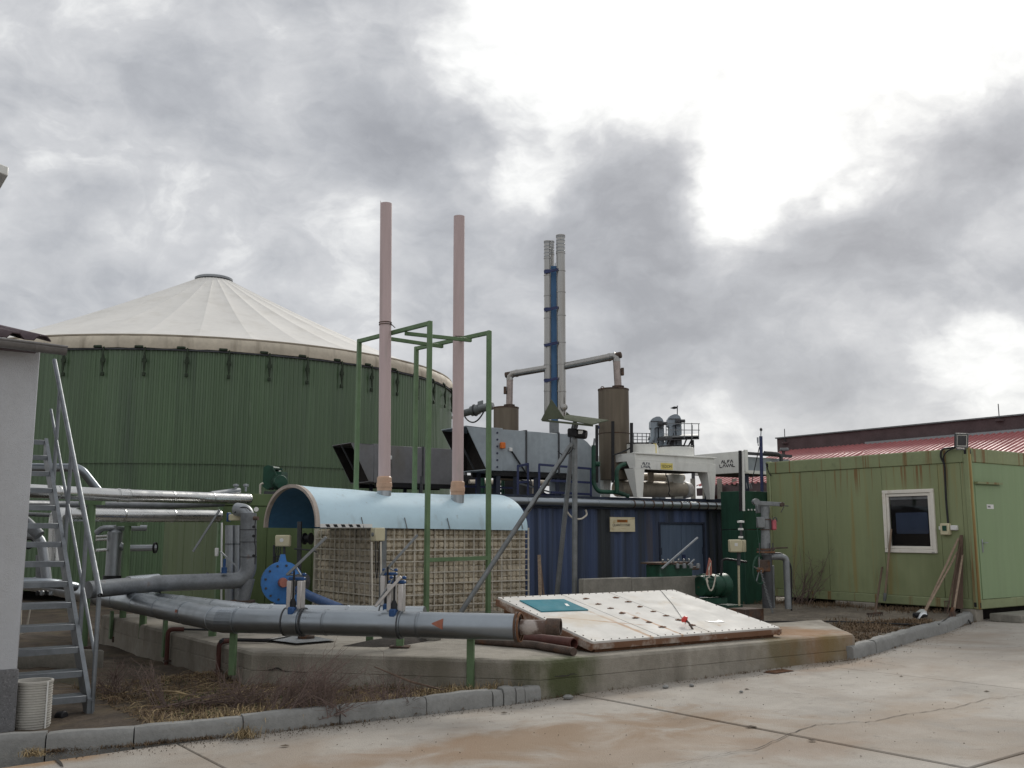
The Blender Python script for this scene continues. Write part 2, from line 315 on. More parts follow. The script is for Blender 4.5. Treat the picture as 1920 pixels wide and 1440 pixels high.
# ------------------------------------------------------------------ mesh helpers
ROOT = {}
def origin(o):
    while o is not None and o.parent is not None: o = o.parent
    return ROOT.get(o.name, V((0, 0, 0))) if o is not None else V((0, 0, 0))
def tag(o, label=None, cat=None, group=None, kind=None):
    for k, v in (('label', label), ('category', cat), ('group', group), ('kind', kind)):
        if v: o[k] = v
    return o
def thing(name, label, cat, loc, group=None, kind=None):
    o = bpy.data.objects.new(name, None); COL.objects.link(o); o.location = loc; o.empty_display_size = .2
    ROOT[o.name] = V(loc); return tag(o, label, cat, group, kind)
def link(name, me, parent=None, loc=None, rot=None, scale=None):
    o = bpy.data.objects.new(name, me); COL.objects.link(o)
    if loc is not None: o.location = V(loc) - (origin(parent) if parent else V((0, 0, 0)))
    if rot is not None: o.rotation_euler = rot
    if scale is not None: o.scale = scale
    if parent: o.parent = parent
    return o

class MB:
    def __init__(s): s.v = []; s.f = []
    def add(s, vs, fs):
        k = len(s.v); s.v += [V(p) for p in vs]; s.f += [tuple(i + k for i in f) for f in fs]; return s
    def obox(s, o, a, b, c, ch=0.0):
        """box from corner o with edge vectors a, b, c; ch chamfers every edge"""
        o, a, b, c = V(o), V(a), V(b), V(c)
        if a.cross(b).dot(c) < 0: a, b = b, a
        if ch <= 0:
            return s.add([o, o + a, o + a + b, o + b, o + c, o + a + c, o + a + b + c, o + b + c],
                         [(3, 2, 1, 0), (4, 5, 6, 7), (0, 1, 5, 4), (1, 2, 6, 5), (2, 3, 7, 6), (3, 0, 4, 7)])
        ctr = o + (a + b + c) / 2; ax = [a / 2, b / 2, c / 2]; ln = [v.length for v in ax]
        idx = {}; vs = []
        for sx in (-1, 1):
            for sy in (-1, 1):
                for sz in (-1, 1):
                    sg = (sx, sy, sz)
                    for k in range(3):
                        p = V(ctr)
                        for j in range(3):
                            h = ln[j] - (0 if j == k else min(ch, ln[j] * .45))
                            p += ax[j].normalized() * (sg[j] * h)
                        idx[(sg, k)] = len(vs); vs.append(p)
        fs = []
        for k in range(3):
            i, j = [(1, 2), (2, 0), (0, 1)][k]
            for sk in (-1, 1):
                q = []
                for si, sj in ((-1, -1), (1, -1), (1, 1), (-1, 1)):
                    g = [0, 0, 0]; g[k] = sk; g[i] = si; g[j] = sj; q.append(idx[(tuple(g), k)])
                fs.append(tuple(q) if sk > 0 else tuple(q[::-1]))
        for k in range(3):          # edges along axis k
            i, j = [(1, 2), (2, 0), (0, 1)][k]
            for si in (-1, 1):
                for sj in (-1, 1):
                    g0 = [0, 0, 0]; g0[k] = -1; g0[i] = si; g0[j] = sj; g1 = list(g0); g1[k] = 1
                    q = (idx[(tuple(g0), i)], idx[(tuple(g1), i)], idx[(tuple(g1), j)], idx[(tuple(g0), j)])
                    fs.append(q if si * sj < 0 else q[::-1])
        for sx in (-1, 1):
            for sy in (-1, 1):
                for sz in (-1, 1):
                    g = (sx, sy, sz); q = (idx[(g, 0)], idx[(g, 1)], idx[(g, 2)])
                    fs.append(q if sx * sy * sz > 0 else q[::-1])
        return s.add(vs, fs)
    def bar(s, p, q, w, h=None, up=Z, ch=0.0):
        p, q = V(p), V(q); d = q - p; h = h or w
        x = d.cross(V(up))
        if x.length < 1e-5: x = d.cross(V((1, 0, 0)))
        x.normalize(); y = x.cross(d).normalized()
        return s.obox(p - x * w / 2 - y * h / 2, d, x * w, y * h, ch)
    def tube(s, pts, r, n=12, caps=True, sc=(1, 1)):
        pts = [V(p) for p in pts]; m = len(pts); rs = r if isinstance(r, (list, tuple)) else [r] * m
        tg = []
        for i in range(m):
            d = V((0, 0, 0))
            if i: d += (pts[i] - pts[i - 1]).normalized()
            if i < m - 1: d += (pts[i + 1] - pts[i]).normalized()
            tg.append(d.normalized())
        x = tg[0].cross(Z)
        if x.length < 1e-3: x = tg[0].cross(V((0, 1, 0)))
        x.normalize(); base = len(s.v)
        for i in range(m):
            x = (x - tg[i] * x.dot(tg[i])).normalized(); y = tg[i].cross(x)
            k = 1.0
            if 0 < i < m - 1:
                cs = (pts[i] - pts[i - 1]).normalized().dot(tg[i]); k = 1 / max(.6, cs)
            for j in range(n):
                a = 2 * pi * j / n; s.v.append(pts[i] + (x * cos(a) * k ** .5 + y * sin(a) * k ** .5) * rs[i])
        for i in range(m - 1):
            for j in range(n):
                a, b = base + i * n + j, base + i * n + (j + 1) % n; s.f.append((a, b, b + n, a + n))
        if caps:
            s.f.append(tuple(base + j for j in range(n))[::-1]); s.f.append(tuple(base + (m - 1) * n + j for j in range(n)))
        return s
    def lathe(s, o, ax, prof, n=24, a0=0, a1=2 * pi):
        o, ax = V(o), V(ax).normalized(); x = ax.cross(Z)
        if x.length < 1e-3: x = V((1, 0, 0))
        x.normalize(); y = ax.cross(x); base = len(s.v); full = abs(a1 - a0 - 2 * pi) < 1e-6; m = n if full else n + 1
        for (r, h) in prof:
            for j in range(m):
                a = a0 + (a1 - a0) * j / n; s.v.append(o + ax * h + (x * cos(a) + y * sin(a)) * r)
        for i in range(len(prof) - 1):
            for j in range(n):
                j2 = (j + 1) % m if full else j + 1
                s.f.append((base + i * m + j, base + i * m + j2, base + (i + 1) * m + j2, base + (i + 1) * m + j))
        return s
    def prism(s, poly, ext):
        n = len(poly); poly = [V(p) for p in poly]; ext = V(ext)
        nn = sum(((poly[i] - poly[0]).cross(poly[(i + 1) % n] - poly[0]) for i in range(n)), V((0, 0, 0)))
        if nn.dot(ext) > 0: poly = poly[::-1]
        return s.add(poly + [p + ext for p in poly], [tuple(range(n)), tuple(range(2 * n - 1, n - 1, -1))] + [((i + 1) % n, i, i + n, (i + 1) % n + n) for i in range(n)])
    def corr(s, o, d, up, nrm, pitch, depth, rows=(0, 1)):
        """trapezoid sheet: o corner, d run, up height, nrm outwards"""
        o, d, up, nrm = V(o), V(d), V(up), V(nrm); L_ = d.length; e = d.normalized(); n = max(1, int(round(L_ / pitch))); pt = L_ / n
        xs = []
        for i in range(n): xs += [((i + .0) * pt, 0), ((i + .32) * pt, 0), ((i + .5) * pt, depth), ((i + .82) * pt, depth)]
        xs.append((L_, 0)); base = len(s.v); m = len(xs)
        for r in rows:
            for (x, h) in xs: s.v.append(o + e * x + up * r + nrm * h)
        for k in range(len(rows) - 1):
            for i in range(m - 1): s.f.append((base + k * m + i, base + k * m + i + 1, base + (k + 1) * m + i + 1, base + (k + 1) * m + i))
        return s
    def mesh(s, name, m, off=V((0, 0, 0)), smooth=True, ang=38):
        me = bpy.data.meshes.new(name); me.from_pydata([tuple(p - off) for p in s.v], [], s.f); me.validate()
        if m: me.materials.append(MATS[m])
        if smooth and len(me.polygons):
            me.polygons.foreach_set('use_smooth', [True] * len(me.polygons)); me.set_sharp_from_angle(angle=radians(ang))
        me.update(); return me
    def o(s, name, m, parent=None, label=None, cat=None, group=None, kind=None, smooth=True, ang=38):
        if parent is None:
            zs = min(p.z for p in s.v); c = sum(s.v, V((0, 0, 0))) / len(s.v); off = V((c.x, c.y, zs))
        else: off = origin(parent)
        ob = bpy.data.objects.new(name, s.mesh(name, m, off, smooth, ang)); COL.objects.link(ob)
        if parent is None: ob.location = off; ROOT[ob.name] = off
        else: ob.parent = parent
        return tag(ob, label, cat, group, kind)

def fillet(pts, r, seg=6):
    pts = [V(p) for p in pts]; out = [pts[0]]
    for i in range(1, len(pts) - 1):
        a, b, c = pts[i - 1], pts[i], pts[i + 1]; d0 = (a - b).normalized(); d1 = (c - b).normalized()
        k = min(r, (a - b).length * .48, (c - b).length * .48); p, q = b + d0 * k, b + d1 * k
        for j in range(seg + 1):
            t = j / seg; out.append(p * (1 - t) ** 2 + b * 2 * t * (1 - t) + q * t * t)
    out.append(pts[-1]); return out
def T(pts, r, n=12, caps=True): return MB().tube(pts, r, n, caps)
def B(p, q, w, h=None, ch=0.0, up=Z): return MB().bar(p, q, w, h, up, ch)
def wavy(p, q, sag, n=14, jit=0.0):
    p, q = V(p), V(q); r = random.Random(int(abs(p.x * 100) + abs(q.z * 77)))
    return [p.lerp(q, i / n) - Z * sag * 4 * (i / n) * (1 - i / n) + (V((r.uniform(-1, 1), r.uniform(-1, 1), r.uniform(-1, 1))) * jit if 0 < i < n else V((0, 0, 0))) for i in range(n + 1)]

class Plane:
    """vertical plane through p along horizontal d; normal faces the camera"""
    def __init__(s, p, d):
        s.p = V(p); s.p.z = 0; s.d = V(d).normalized(); s.n = s.d.cross(Z).normalized()
        if s.n.dot(CAM - s.p) < 0: s.n = -s.n
    def sz(s, px, py):
        q = onplane(px, py, s.p, s.n); return (q - s.p).dot(s.d), q.z
    def pt(s, a, z, off=0.0): return s.p + s.d * a + Z * z + s.n * off
    def px(s, px, py, off=0.0): return onplane(px, py, s.p + s.n * off, s.n)
    def rect(s, a0, a1, z0, z1, o0, o1, ch=0.0, mb=None):
        mb = mb or MB(); return mb.obox(s.pt(a0, z0, o0), s.d * (a1 - a0), Z * (z1 - z0), s.n * (o1 - o0), ch)
    def pxrect(s, x0, y0, x1, y1, o0, o1, ch=0.0):
        a0, z0 = s.sz(x0, y1); a1, z1 = s.sz(x1, y0); return s.rect(min(a0, a1), max(a0, a1), min(z0, z1), max(z0, z1), o0, o1, ch)

def text(name, body, size, o, right, up, m, parent, sx=1.0):
    """flat lettering: o is the lower left corner"""
    cu = bpy.data.curves.new(name, 'FONT'); cu.body = body; cu.size = size; cu.extrude = .001
    tmp = bpy.data.objects.new('tmp', cu); COL.objects.link(tmp)
    me = bpy.data.meshes.new_from_object(tmp.evaluated_get(bpy.context.evaluated_depsgraph_get()))
    bpy.data.objects.remove(tmp); me.name = name
    right, up = V(right).normalized(), V(up).normalized(); nn = right.cross(up); off = V(o) - origin(parent)
    for v in me.vertices: v.co = off + right * (v.co.x * sx) + up * v.co.y + nn * v.co.z
    me.materials.clear(); me.materials.append(MATS[m])
    ob = bpy.data.objects.new(name, me); COL.objects.link(ob); ob.parent = parent; return ob

# ------------------------------------------------------------------ ground, pavement
g = MB(); xs = [-600, -200, -60, -12, 0, 12, 60, 200, 600]; ys = [-60, 0, 20, 60, 200, 600]
for y in ys:
    for x in xs: g.v.append(V((x, y, road_z(x) - .17)))
for j in range(len(ys) - 1):
    for i in range(len(xs) - 1):
        k = j * len(xs) + i; g.f.append((k, k + 1, k + 1 + len(xs), k + len(xs)))
g.o('ground', 'soil', kind='structure')

pav = thing('pavement', None, None, (0, 0, 0), kind='structure')
aj = [-19.7, -15.8, -11.85, -7.9, -3.95, 0, 3.45, 6.9, 10.4, 13.9, 17.4, 20.9, 24.4]
bj = [-15.7, -11.8, -7.85, -3.92, .6, 3.95, 7.9]
GAP = .010
for i in range(len(aj) - 1):
    for j in range(len(bj) - 1):
        if bj[j] > 0 and aj[i] < 3: continue
        a0, a1, b0, b1 = aj[i] + GAP, aj[i + 1] - GAP, bj[j] + GAP, bj[j + 1] - GAP; m = MB(); NN = 8
        dz = random.uniform(-.004, .004)
        def rim(ins, dzz):
            out = []
            for k in range(4 * NN):
                s_, t = divmod(k, NN); t /= NN; jt = random.uniform(-.004, .004) if dzz == 0 else 0
                a, b = [(a0 + ins + jt + (a1 - a0 - 2 * ins) * t, b0 + ins + jt), (a1 - ins + jt, b0 + ins + (b1 - b0 - 2 * ins) * t),
                        (a1 - ins - (a1 - a0 - 2 * ins) * t, b1 - ins + jt), (a0 + ins + jt, b1 - ins - (b1 - b0 - 2 * ins) * t)][s_]
                p = P(a, b); p.z = road_z(p.x) + dzz + dz; out.append(p)
            return out
        n = 4 * NN; m.v = rim(.008, 0) + rim(0, -.008) + rim(0, -.14)
        m.f = [tuple(range(n))] + [(k + r * n, k + (r + 1) * n, (k + 1) % n + (r + 1) * n, (k + 1) % n + r * n) for r in (0, 1) for k in range(n)]
        m.o('slab', 'pave', pav, ang=20)
def crack(pxs, w0, name='crack', seed=1):
    r = random.Random(seed); pts = []
    for (x0, y0), (x1, y1) in zip(pxs, pxs[1:]):
        n = max(2, int(math.hypot(x1 - x0, y1 - y0) / 9))
        for i in range(n):
            t = i / n; pts.append(onroad(x0 + (x1 - x0) * t, y0 + (y1 - y0) * t + r.uniform(-1.3, 1.3)))
    pts.append(onroad(*pxs[-1])); m = MB(); k = len(pts)
    for i, p in enumerate(pts):
        d = (pts[min(i + 1, k - 1)] - pts[max(i - 1, 0)]).normalized(); s_ = d.cross(Z) * w0 * r.uniform(.35, 1.3) * min(1, .25 + 3 * i / k, .25 + 3 * (k - 1 - i) / k)
        for q in (p + s_, p - s_): m.v.append(V((q.x, q.y, road_z(q.x) + .0085)))
    m.f = [(2 * i, 2 * i + 1, 2 * i + 3, 2 * i + 2) for i in range(k - 1)]
    m.o(name, 'crack', pav)
crack([(1240, 1440), (1300, 1428), (1370, 1412), (1420, 1405), (1465, 1385), (1500, 1370), (1530, 1360), (1640, 1354), (1700, 1340), (1790, 1328), (1850, 1312), (1920, 1305), (1980, 1296)], .0045, seed=3)
crack([(95, 1418), (110, 1430), (118, 1440)], .012, seed=4)
crack([(1630, 1239), (1660, 1245), (1705, 1253)], .004, seed=5)
crack([(1250, 1350), (1300, 1346)], .004, seed=9)
for (px, py, s_) in ((1408, 1364, .05), (1523, 1390, .04), (1400, 1294, .03), (1850, 1298, .03), (1800, 1216, .02), (945, 1338, .035), (1690, 1270, .02), (535, 1400, .04)):
    c = onroad(px, py); r = random.Random(px); m = MB()
    m.v = [V((c.x + cos(k * pi / 5) * s_ * r.uniform(.6, 1.3), c.y + sin(k * pi / 5) * s_ * r.uniform(.3, .7), road_z(c.x) + .009)) for k in range(10)] + [V((c.x, c.y, road_z(c.x) + .018))]
    m.f = [(k, (k + 1) % 10, 10) for k in range(10)]; m.o('debris_clod', 'soil', pav)
def clod(px, py, s_): pass
m = MB(); gr0 = onroad(1432, 1262); dr = thing('drain_grate', 'rusty iron drain grate in the pavement at the platform foot', 'grate', gr0)
m.obox(gr0 + Z * .006, W * .34, U * -.16, Z * .008); m.o('frame', 'dark_rust', dr)
for k in range(7): MB().obox(gr0 + W * (.03 + k * .045) + Z * .016, W * .02, U * -.16, Z * .006).o('grate_bar', 'rust', dr)

# ------------------------------------------------------------------ kerbs
def kerb(pxs, name, h, wd=.14, inward=None, rough=0):
    root = thing(name, None, None, onroad(*pxs[0]), kind='structure'); r = random.Random(len(pxs))
    pts = [onroad(*p) for p in pxs]
    for p, q in zip(pts, pts[1:]):
        d = (q - p).normalized(); inn = Z.cross(d).normalized(); jz = r.uniform(-.012, .012); js = r.uniform(-.008, .012)
        p2, q2 = p + d * .006 + inn * js, q - d * .006 + inn * (js + r.uniform(-.006, .006)); L_ = (q2 - p2).length; n = max(2, int(L_ / .12)); m = MB()
        prof = [(0, -.12), (0, h - .045), (.012, h - .018), (.035, h), (wd - .01, h), (wd, h - .01), (wd, -.12)]; k = len(prof)
        for i in range(n + 1):
            c = p2.lerp(q2, i / n); ee = .012 if i in (0, n) else 0
            for (x, zz) in prof:
                jj = r.uniform(-.004, .004) * (1 + rough)
                m.v.append(c + inn * (x + jj + (ee * .4 if x < .02 else 0)) + Z * (zz + jz + (jj - ee * .5 if zz > 0 else 0)))
        for i in range(n):
            for j in range(k - 1): m.f.append((i * k + j, (i + 1) * k + j, (i + 1) * k + j + 1, i * k + j + 1))
        m.f += [tuple(range(k)), tuple(range(n * k + k - 1, n * k - 1, -1))]
        m.o('kerb_stone', 'kerb', root, ang=30)
    return root
kerb([(-190, 1432), (84, 1411), (250, 1399), (456, 1379), (638, 1358.5), (800, 1340), (925, 1325), (945, 1322.5), (968, 1319.5), (985, 1317.5), (1016, 1313.5)], 'kerb', .150)
kerb([(1603, 1237), (1645, 1225), (1715, 1203), (1778, 1186), (1838, 1161)], 'kerb', .16, rough=1)

# ------------------------------------------------------------------ soil beds
def inside(p, poly):
    c = False; n = len(poly)
    for i in range(n):
        a, b = poly[i], poly[(i + 1) % n]
        if (a.y > p.y) != (b.y > p.y) and p.x < (b.x - a.x) * (p.y - a.y) / (b.y - a.y) + a.x: c = not c
    return c
from mathutils import noise as mnoise
def bed(poly, step, zf, name, m):
    x0, x1 = min(p.x for p in poly), max(p.x for p in poly); y0, y1 = min(p.y for p in poly), max(p.y for p in poly)
    nx, ny = int((x1 - x0) / step) + 1, int((y1 - y0) / step) + 1; idx = {}; mb = MB()
    ins = [[inside(V((x0 + i * step, y0 + j * step, 0)), poly) for j in range(ny + 1)] for i in range(nx + 1)]
    def vid(i, j):
        if (i, j) not in idx:
            x, y = x0 + i * step, y0 + j * step; idx[(i, j)] = len(mb.v); mb.v.append(V((x, y, zf(x, y))))
        return idx[(i, j)]
    for i in range(nx):
        for j in range(ny):
            if ins[i][j] and ins[i + 1][j] and ins[i][j + 1] and ins[i + 1][j + 1]: mb.f.append((vid(i, j), vid(i + 1, j), vid(i + 1, j + 1), vid(i, j + 1)))
    return mb.o(name, m, kind='structure', ang=180)
def soil_z(x, y): return road_z(x) + .075 + .05 * mnoise.noise(V((x * 1.1, y * 1.1, 0))) + .025 * mnoise.noise(V((x * 4, y * 4, 3)))
KL = [onroad(*p) for p in ((-190, 1432), (84, 1411), (250, 1399), (456, 1379), (638, 1358.5), (800, 1340), (1016, 1313.5))]
def kb(a):
    q = [ab(p) for p in KL]
    for (a0, b0), (a1, b1) in zip(q, q[1:]):
        if a0 <= a <= a1: return b0 + (b1 - b0) * (a - a0) / (a1 - a0)
    return q[0][1] if a < q[0][0] else q[-1][1]
bedL = [p + U * .05 for p in KL] + [ P(.15, 2), P(-1, 6), P(-1, 12), P(-9, 14)]
bed(bedL, .09, soil_z, 'garden_bed', 'soil')
def grav_z(x, y): return road_z(x) + .14 + .03 * mnoise.noise(V((x * 1.3, y * 1.3, 5))) + .012 * mnoise.noise(V((x * 6, y * 6, 3)))
kr = [onroad(*p) + V((-.05, .06, 0)) for p in ((1603, 1237), (1645, 1225), (1715, 1203), (1778, 1186), (1838, 1161))]
bedR = kr + [kr[-1] + U * .6 + W * .5, P(11, 9), P(2, 12), P(1, 4)]
bed(bedR, .08, grav_z, 'gravel_bed', 'gravel')

# ------------------------------------------------------------------ concrete platform over the pit
PZ = .385
pp = [onz(190, 1152, PZ), onz(472, 1221.5, PZ), onz(1012, 1238, PZ), onz(1602, 1188, PZ), onz(1544, 1162, PZ)]
pp += [pp[4] - W * 2.9 + U * .1, pp[4] - W * 2.9 + U * 3.2, pp[0] + W * 5.6]
plat = thing('concrete_platform', 'low mossy weathered concrete pit platform under the pipes and white hatch', 'platform', V((pp[2].x, pp[2].y, 0)))
m = MB(); n0 = len(pp); dense = []
for i in range(n0):
    a, b = pp[i], pp[(i + 1) % n0]; k = max(1, int((b - a).length / .16))
    for j in range(k): dense.append((a.lerp(b, j / k), i, j == 0))
nd = len(dense); cen = sum(pp, V((0, 0, 0))) / n0
def outward(i):
    a, b = pp[i], pp[(i + 1) % n0]; n_ = (b - a).cross(Z).normalized(); return n_ if n_.dot((a + b) / 2 - cen) > 0 else -n_
rr = random.Random(5)
levels = [(PZ - .004, -.05), (PZ - .004, -.05), (PZ - .012, -.018), (PZ - .04, 0), (PZ - .19, .0), (PZ - .197, -.008), (PZ - .204, .004), (-.15, .006)]
for li, (zz, of) in enumerate(levels):
    for (p, i, corner) in dense:
        nr = outward(i) if not corner else (outward(i) + outward((i - 1) % n0)).normalized()
        bump_ = (rr.uniform(-.004, .004) if li in (2, 3) else rr.uniform(-.002, .002)) - (.008 * max(0, mnoise.noise(p * 2.3)) if li in (2, 3) else 0)
        q = p + nr * (of + bump_); m.v.append(V((q.x, q.y, zz + (bump_ * .5 if li < 4 else 0))))
m.f.append(tuple(range(nd))[::1])
for li in range(1, len(levels) - 1):
    for k in range(nd): m.f.append((li * nd + k, (li + 1) * nd + k, (li + 1) * nd + (k + 1) % nd, li * nd + (k + 1) % nd))
m.o('body', 'conc', plat, ang=24)
def wallcrack(pxs, p, d, w0, seed):
    pl = Plane(p, d); r = random.Random(seed); pts = []
    for (x0, y0), (x1, y1) in zip(pxs, pxs[1:]):
        n = max(2, int(math.hypot(x1 - x0, y1 - y0) / 6))
        for i in range(n): t = i / n; pts.append(pl.px(x0 + (x1 - x0) * t, y0 + (y1 - y0) * t + r.uniform(-1.2, 1.2), .013))
    mb = MB(); k = len(pts)
    for i, q in enumerate(pts):
        w = w0 * r.uniform(.3, 1.2) * min(1, .3 + 4 * (k - 1 - i) / k); mb.v += [q + Z * w, q - Z * w]
    mb.f = [(2 * i, 2 * i + 1, 2 * i + 3, 2 * i + 2) for i in range(k - 1)]; mb.o('wall_crack', 'crack', plat)
wallcrack([(503, 1255), (522, 1254), (535, 1258), (560, 1260), (585, 1263)], pp[1], pp[2] - pp[1], .008, 2)
wallcrack([(1040, 1269), (1062, 1267), (1070, 1265), (1090, 1264)], pp[2], pp[3] - pp[2], .006, 3)
# manhole plate, slab, spilled soil on the platform
c = onz(580, 1199, PZ); mh = thing('manhole_plate', 'thin grey steel plate with round lid lying on the platform', 'plate', c)
MB().add([onz(500, 1199, PZ + .01), onz(556, 1206, PZ + .01), onz(628, 1200, PZ + .01), onz(560, 1188, PZ + .01), onz(500, 1199, PZ + .022), onz(556, 1206, PZ + .022), onz(628, 1200, PZ + .022), onz(560, 1188, PZ + .022)],
         [(4, 5, 6, 7), (0, 1, 5, 4), (1, 2, 6, 5), (2, 3, 7, 6), (3, 0, 4, 7)]).o('plate', 'steel_grey', mh)
MB().lathe(onz(574, 1197, PZ + .02), Z, [(0, 0), (.10, 0), (.10, .03), (.075, .045), (.075, .06), (0, .06)], 18).o('lid', 'dark_rust', mh)
def mound(pts, name, label, hgt, m_, z=PZ):
    r = random.Random(3); c_ = [onz(x, y, z) for x, y in pts]; mb = MB()
    for q in c_: mb.v.append(V((q.x, q.y, z - .004)))
    cc = sum(c_, V((0, 0, 0))) / len(c_); n = len(c_)
    for lv, k in ((.72, .5), (.42, .9)):
        for q in c_: p = cc.lerp(q, lv * r.uniform(.85, 1.15)); mb.v.append(V((p.x, p.y, z + hgt * k * r.uniform(.6, 1.2))))
    mb.v.append(V((cc.x, cc.y, z + hgt)))
    for l in range(2):
        for i in range(n): mb.f.append((l * n + i, l * n + (i + 1) % n, (l + 1) * n + (i + 1) % n, (l + 1) * n + i))
    for i in range(n): mb.f.append((2 * n + i, 2 * n + (i + 1) % n, 3 * n))
    return mb.o(name, m_, None, label, 'soil heap', ang=60)
mound([(640, 1211), (680, 1203), (720, 1199), (770, 1196), (815, 1197), (800, 1202), (765, 1208), (740, 1212), (700, 1213)], 'soil_heap', 'dark crumbs of soil spilled on platform beneath the front pipe', .05, 'dark_soil')

# ------------------------------------------------------------------ white hatch cover
h0, h1 = onz(1112, 1203, .50), onz(1462, 1176, .50)
hl = 1.873; hb = .865
A, Bq = V((h0.x, h0.y, .5)), V((h1.x, h1.y, .5))
Wd = (Bq - A).normalized(); Ud = Z.cross(Wd).normalized()
def hp(px, py): return onplane(px, py, A, HN)
back = onplane(920, 1120, A, Wd)                         # left rear corner lies in the plane across the front edge
Cq = A + Ud * hl + Z * (hb - .5); Dq = Cq + (Bq - A)
HN = (Bq - A).cross(Cq - A).normalized(); SL = (Cq - A)
hat = thing('hatch_cover', 'large slanted white metal hatch cover with rusty edges on the concrete platform', 'hatch', (A + Bq) / 2 - Z * .08)
for k, (t0, t1) in enumerate(((0, .33), (.334, .60), (.604, 1))):
    MB().obox(A + (Bq - A) * t0 - HN * .03, (Bq - A) * (t1 - t0), SL, HN * .03, .004).o('cover_panel', 'cover_white', hat)
MB().obox(A - Ud * .02 - Wd * .02 - HN * .085, (Bq - A) + Wd * .04, V((0, 0, 0)) + Ud * .03, HN * .062).o('front_rim', 'rust_white', hat)
MB().obox(A - Wd * .022 - HN * .10, Wd * .03, SL, HN * .075).o('side_rim', 'rust_white', hat)
MB().obox(Bq - Wd * .008 - HN * .10, Wd * .03, SL, HN * .075).o('side_rim', 'rust_white', hat)
m = MB(); bz = PZ - .01
A2, B2, C2, D2 = A + Wd * .06 + Ud * .05, Bq - Wd * .06 + Ud * .05, Cq + Wd * .06 - Ud * .05, Dq - Wd * .06 - Ud * .05
vs = [V((p.x, p.y, bz)) for p in (A2, B2, D2, C2)] + [p - Z * .06 for p in (A2, B2, D2, C2)]
m.add(vs, [(0, 1, 5, 4), (1, 2, 6, 5), (2, 3, 7, 6), (3, 0, 4, 7), (4, 5, 6, 7)]); m.o('frame_wall', 'rust', hat)
q = [hp(974, 1127), hp(1057, 1125), hp(1103, 1145), hp(1015, 1148)]
MB().prism([p + HN * .001 for p in q], HN * .012).o('teal_plate', 'teal', hat)
MB().prism([hp(x, y) + HN * .013 for x, y in ((1058, 1134), (1063, 1134), (1068, 1138), (1062, 1138))], HN * .002).o('plate_tag', 'label_white', hat)
mc = MB().obox((-.05, -.016, 0), (.10, 0, 0), (0, .032, 0), (0, 0, .010), .003); mc.obox((-.015, -.022, .009), (.03, 0, 0), (0, .044, 0), (0, 0, .007)); clip_me = mc.mesh('clip', 'rust')
rot = Matrix((Wd, SL.normalized(), HN)).transposed().to_euler()
for (x, y) in ((1099, 1123), (1122, 1133), (1145, 1141), (1167, 1150), (1192, 1159), (1217, 1167), (1242, 1176), (1155, 1121), (1178, 1129), (1200, 1138), (1225, 1147), (1249, 1155), (1273, 1163), (1298, 1173)):
    link('clip', clip_me, hat, hp(x, y), (rot[0], rot[1], rot[2] + random.uniform(-.25, .25)), (random.uniform(.75, 1.1), random.uniform(.7, 1.2), random.uniform(.6, 1)))
bolt_me = MB().lathe((0, 0, 0), Z, [(.008, 0), (.008, .006), (0, .007)], 6).mesh('bolt', 'dark_rust')
for k in range(26): link('bolt', bolt_me, hat, A.lerp(Bq, (k + .5) / 26) + SL.normalized() * .035, rot)
for k in range(13): link('bolt', bolt_me, hat, A.lerp(Cq, (k + .5) / 13) + Wd * .035, rot)
for k in range(26): link('bolt', bolt_me, hat, Cq.lerp(Dq, (k + .5) / 26) - SL.normalized() * .035, rot)
for k in range(10): link('bolt', bolt_me, hat, Bq.lerp(Dq, (k + .5) / 10) - Wd * .035, rot)
r0 = hp(1299, 1180); r1 = hp(1283, 1173) + HN * .07
T([r0, r0.lerp(r1, .5) + Z * .02, r1], .012, 8).o('lamp_arm', 'dark_rust', hat)
MB().lathe(r1, (r1 - r0).normalized() + V((-.3, -.9, .2)), [(0, -.03), (.022, -.028), (.03, 0), (.045, .0), (.045, .012), (.03, .03), (0, .036)], 16).o('warning_knob', 'signal_red', hat)
T([hp(1286, 1171) + HN * .01, hp(1262, 1135) + HN * .006, hp(1240, 1109) + HN * .006], .003, 5).o('thin_cord', 'steel_dark', hat)
m = MB(); pl_ = [hp(x, y) + HN * .003 for x, y in ((1322, 1165), (1340, 1166), (1347, 1163), (1352, 1164), (1358, 1167), (1345, 1168), (1330, 1167))]
m.prism(pl_, HN * .003); m.o('paint_spill', 'label_white', hat)

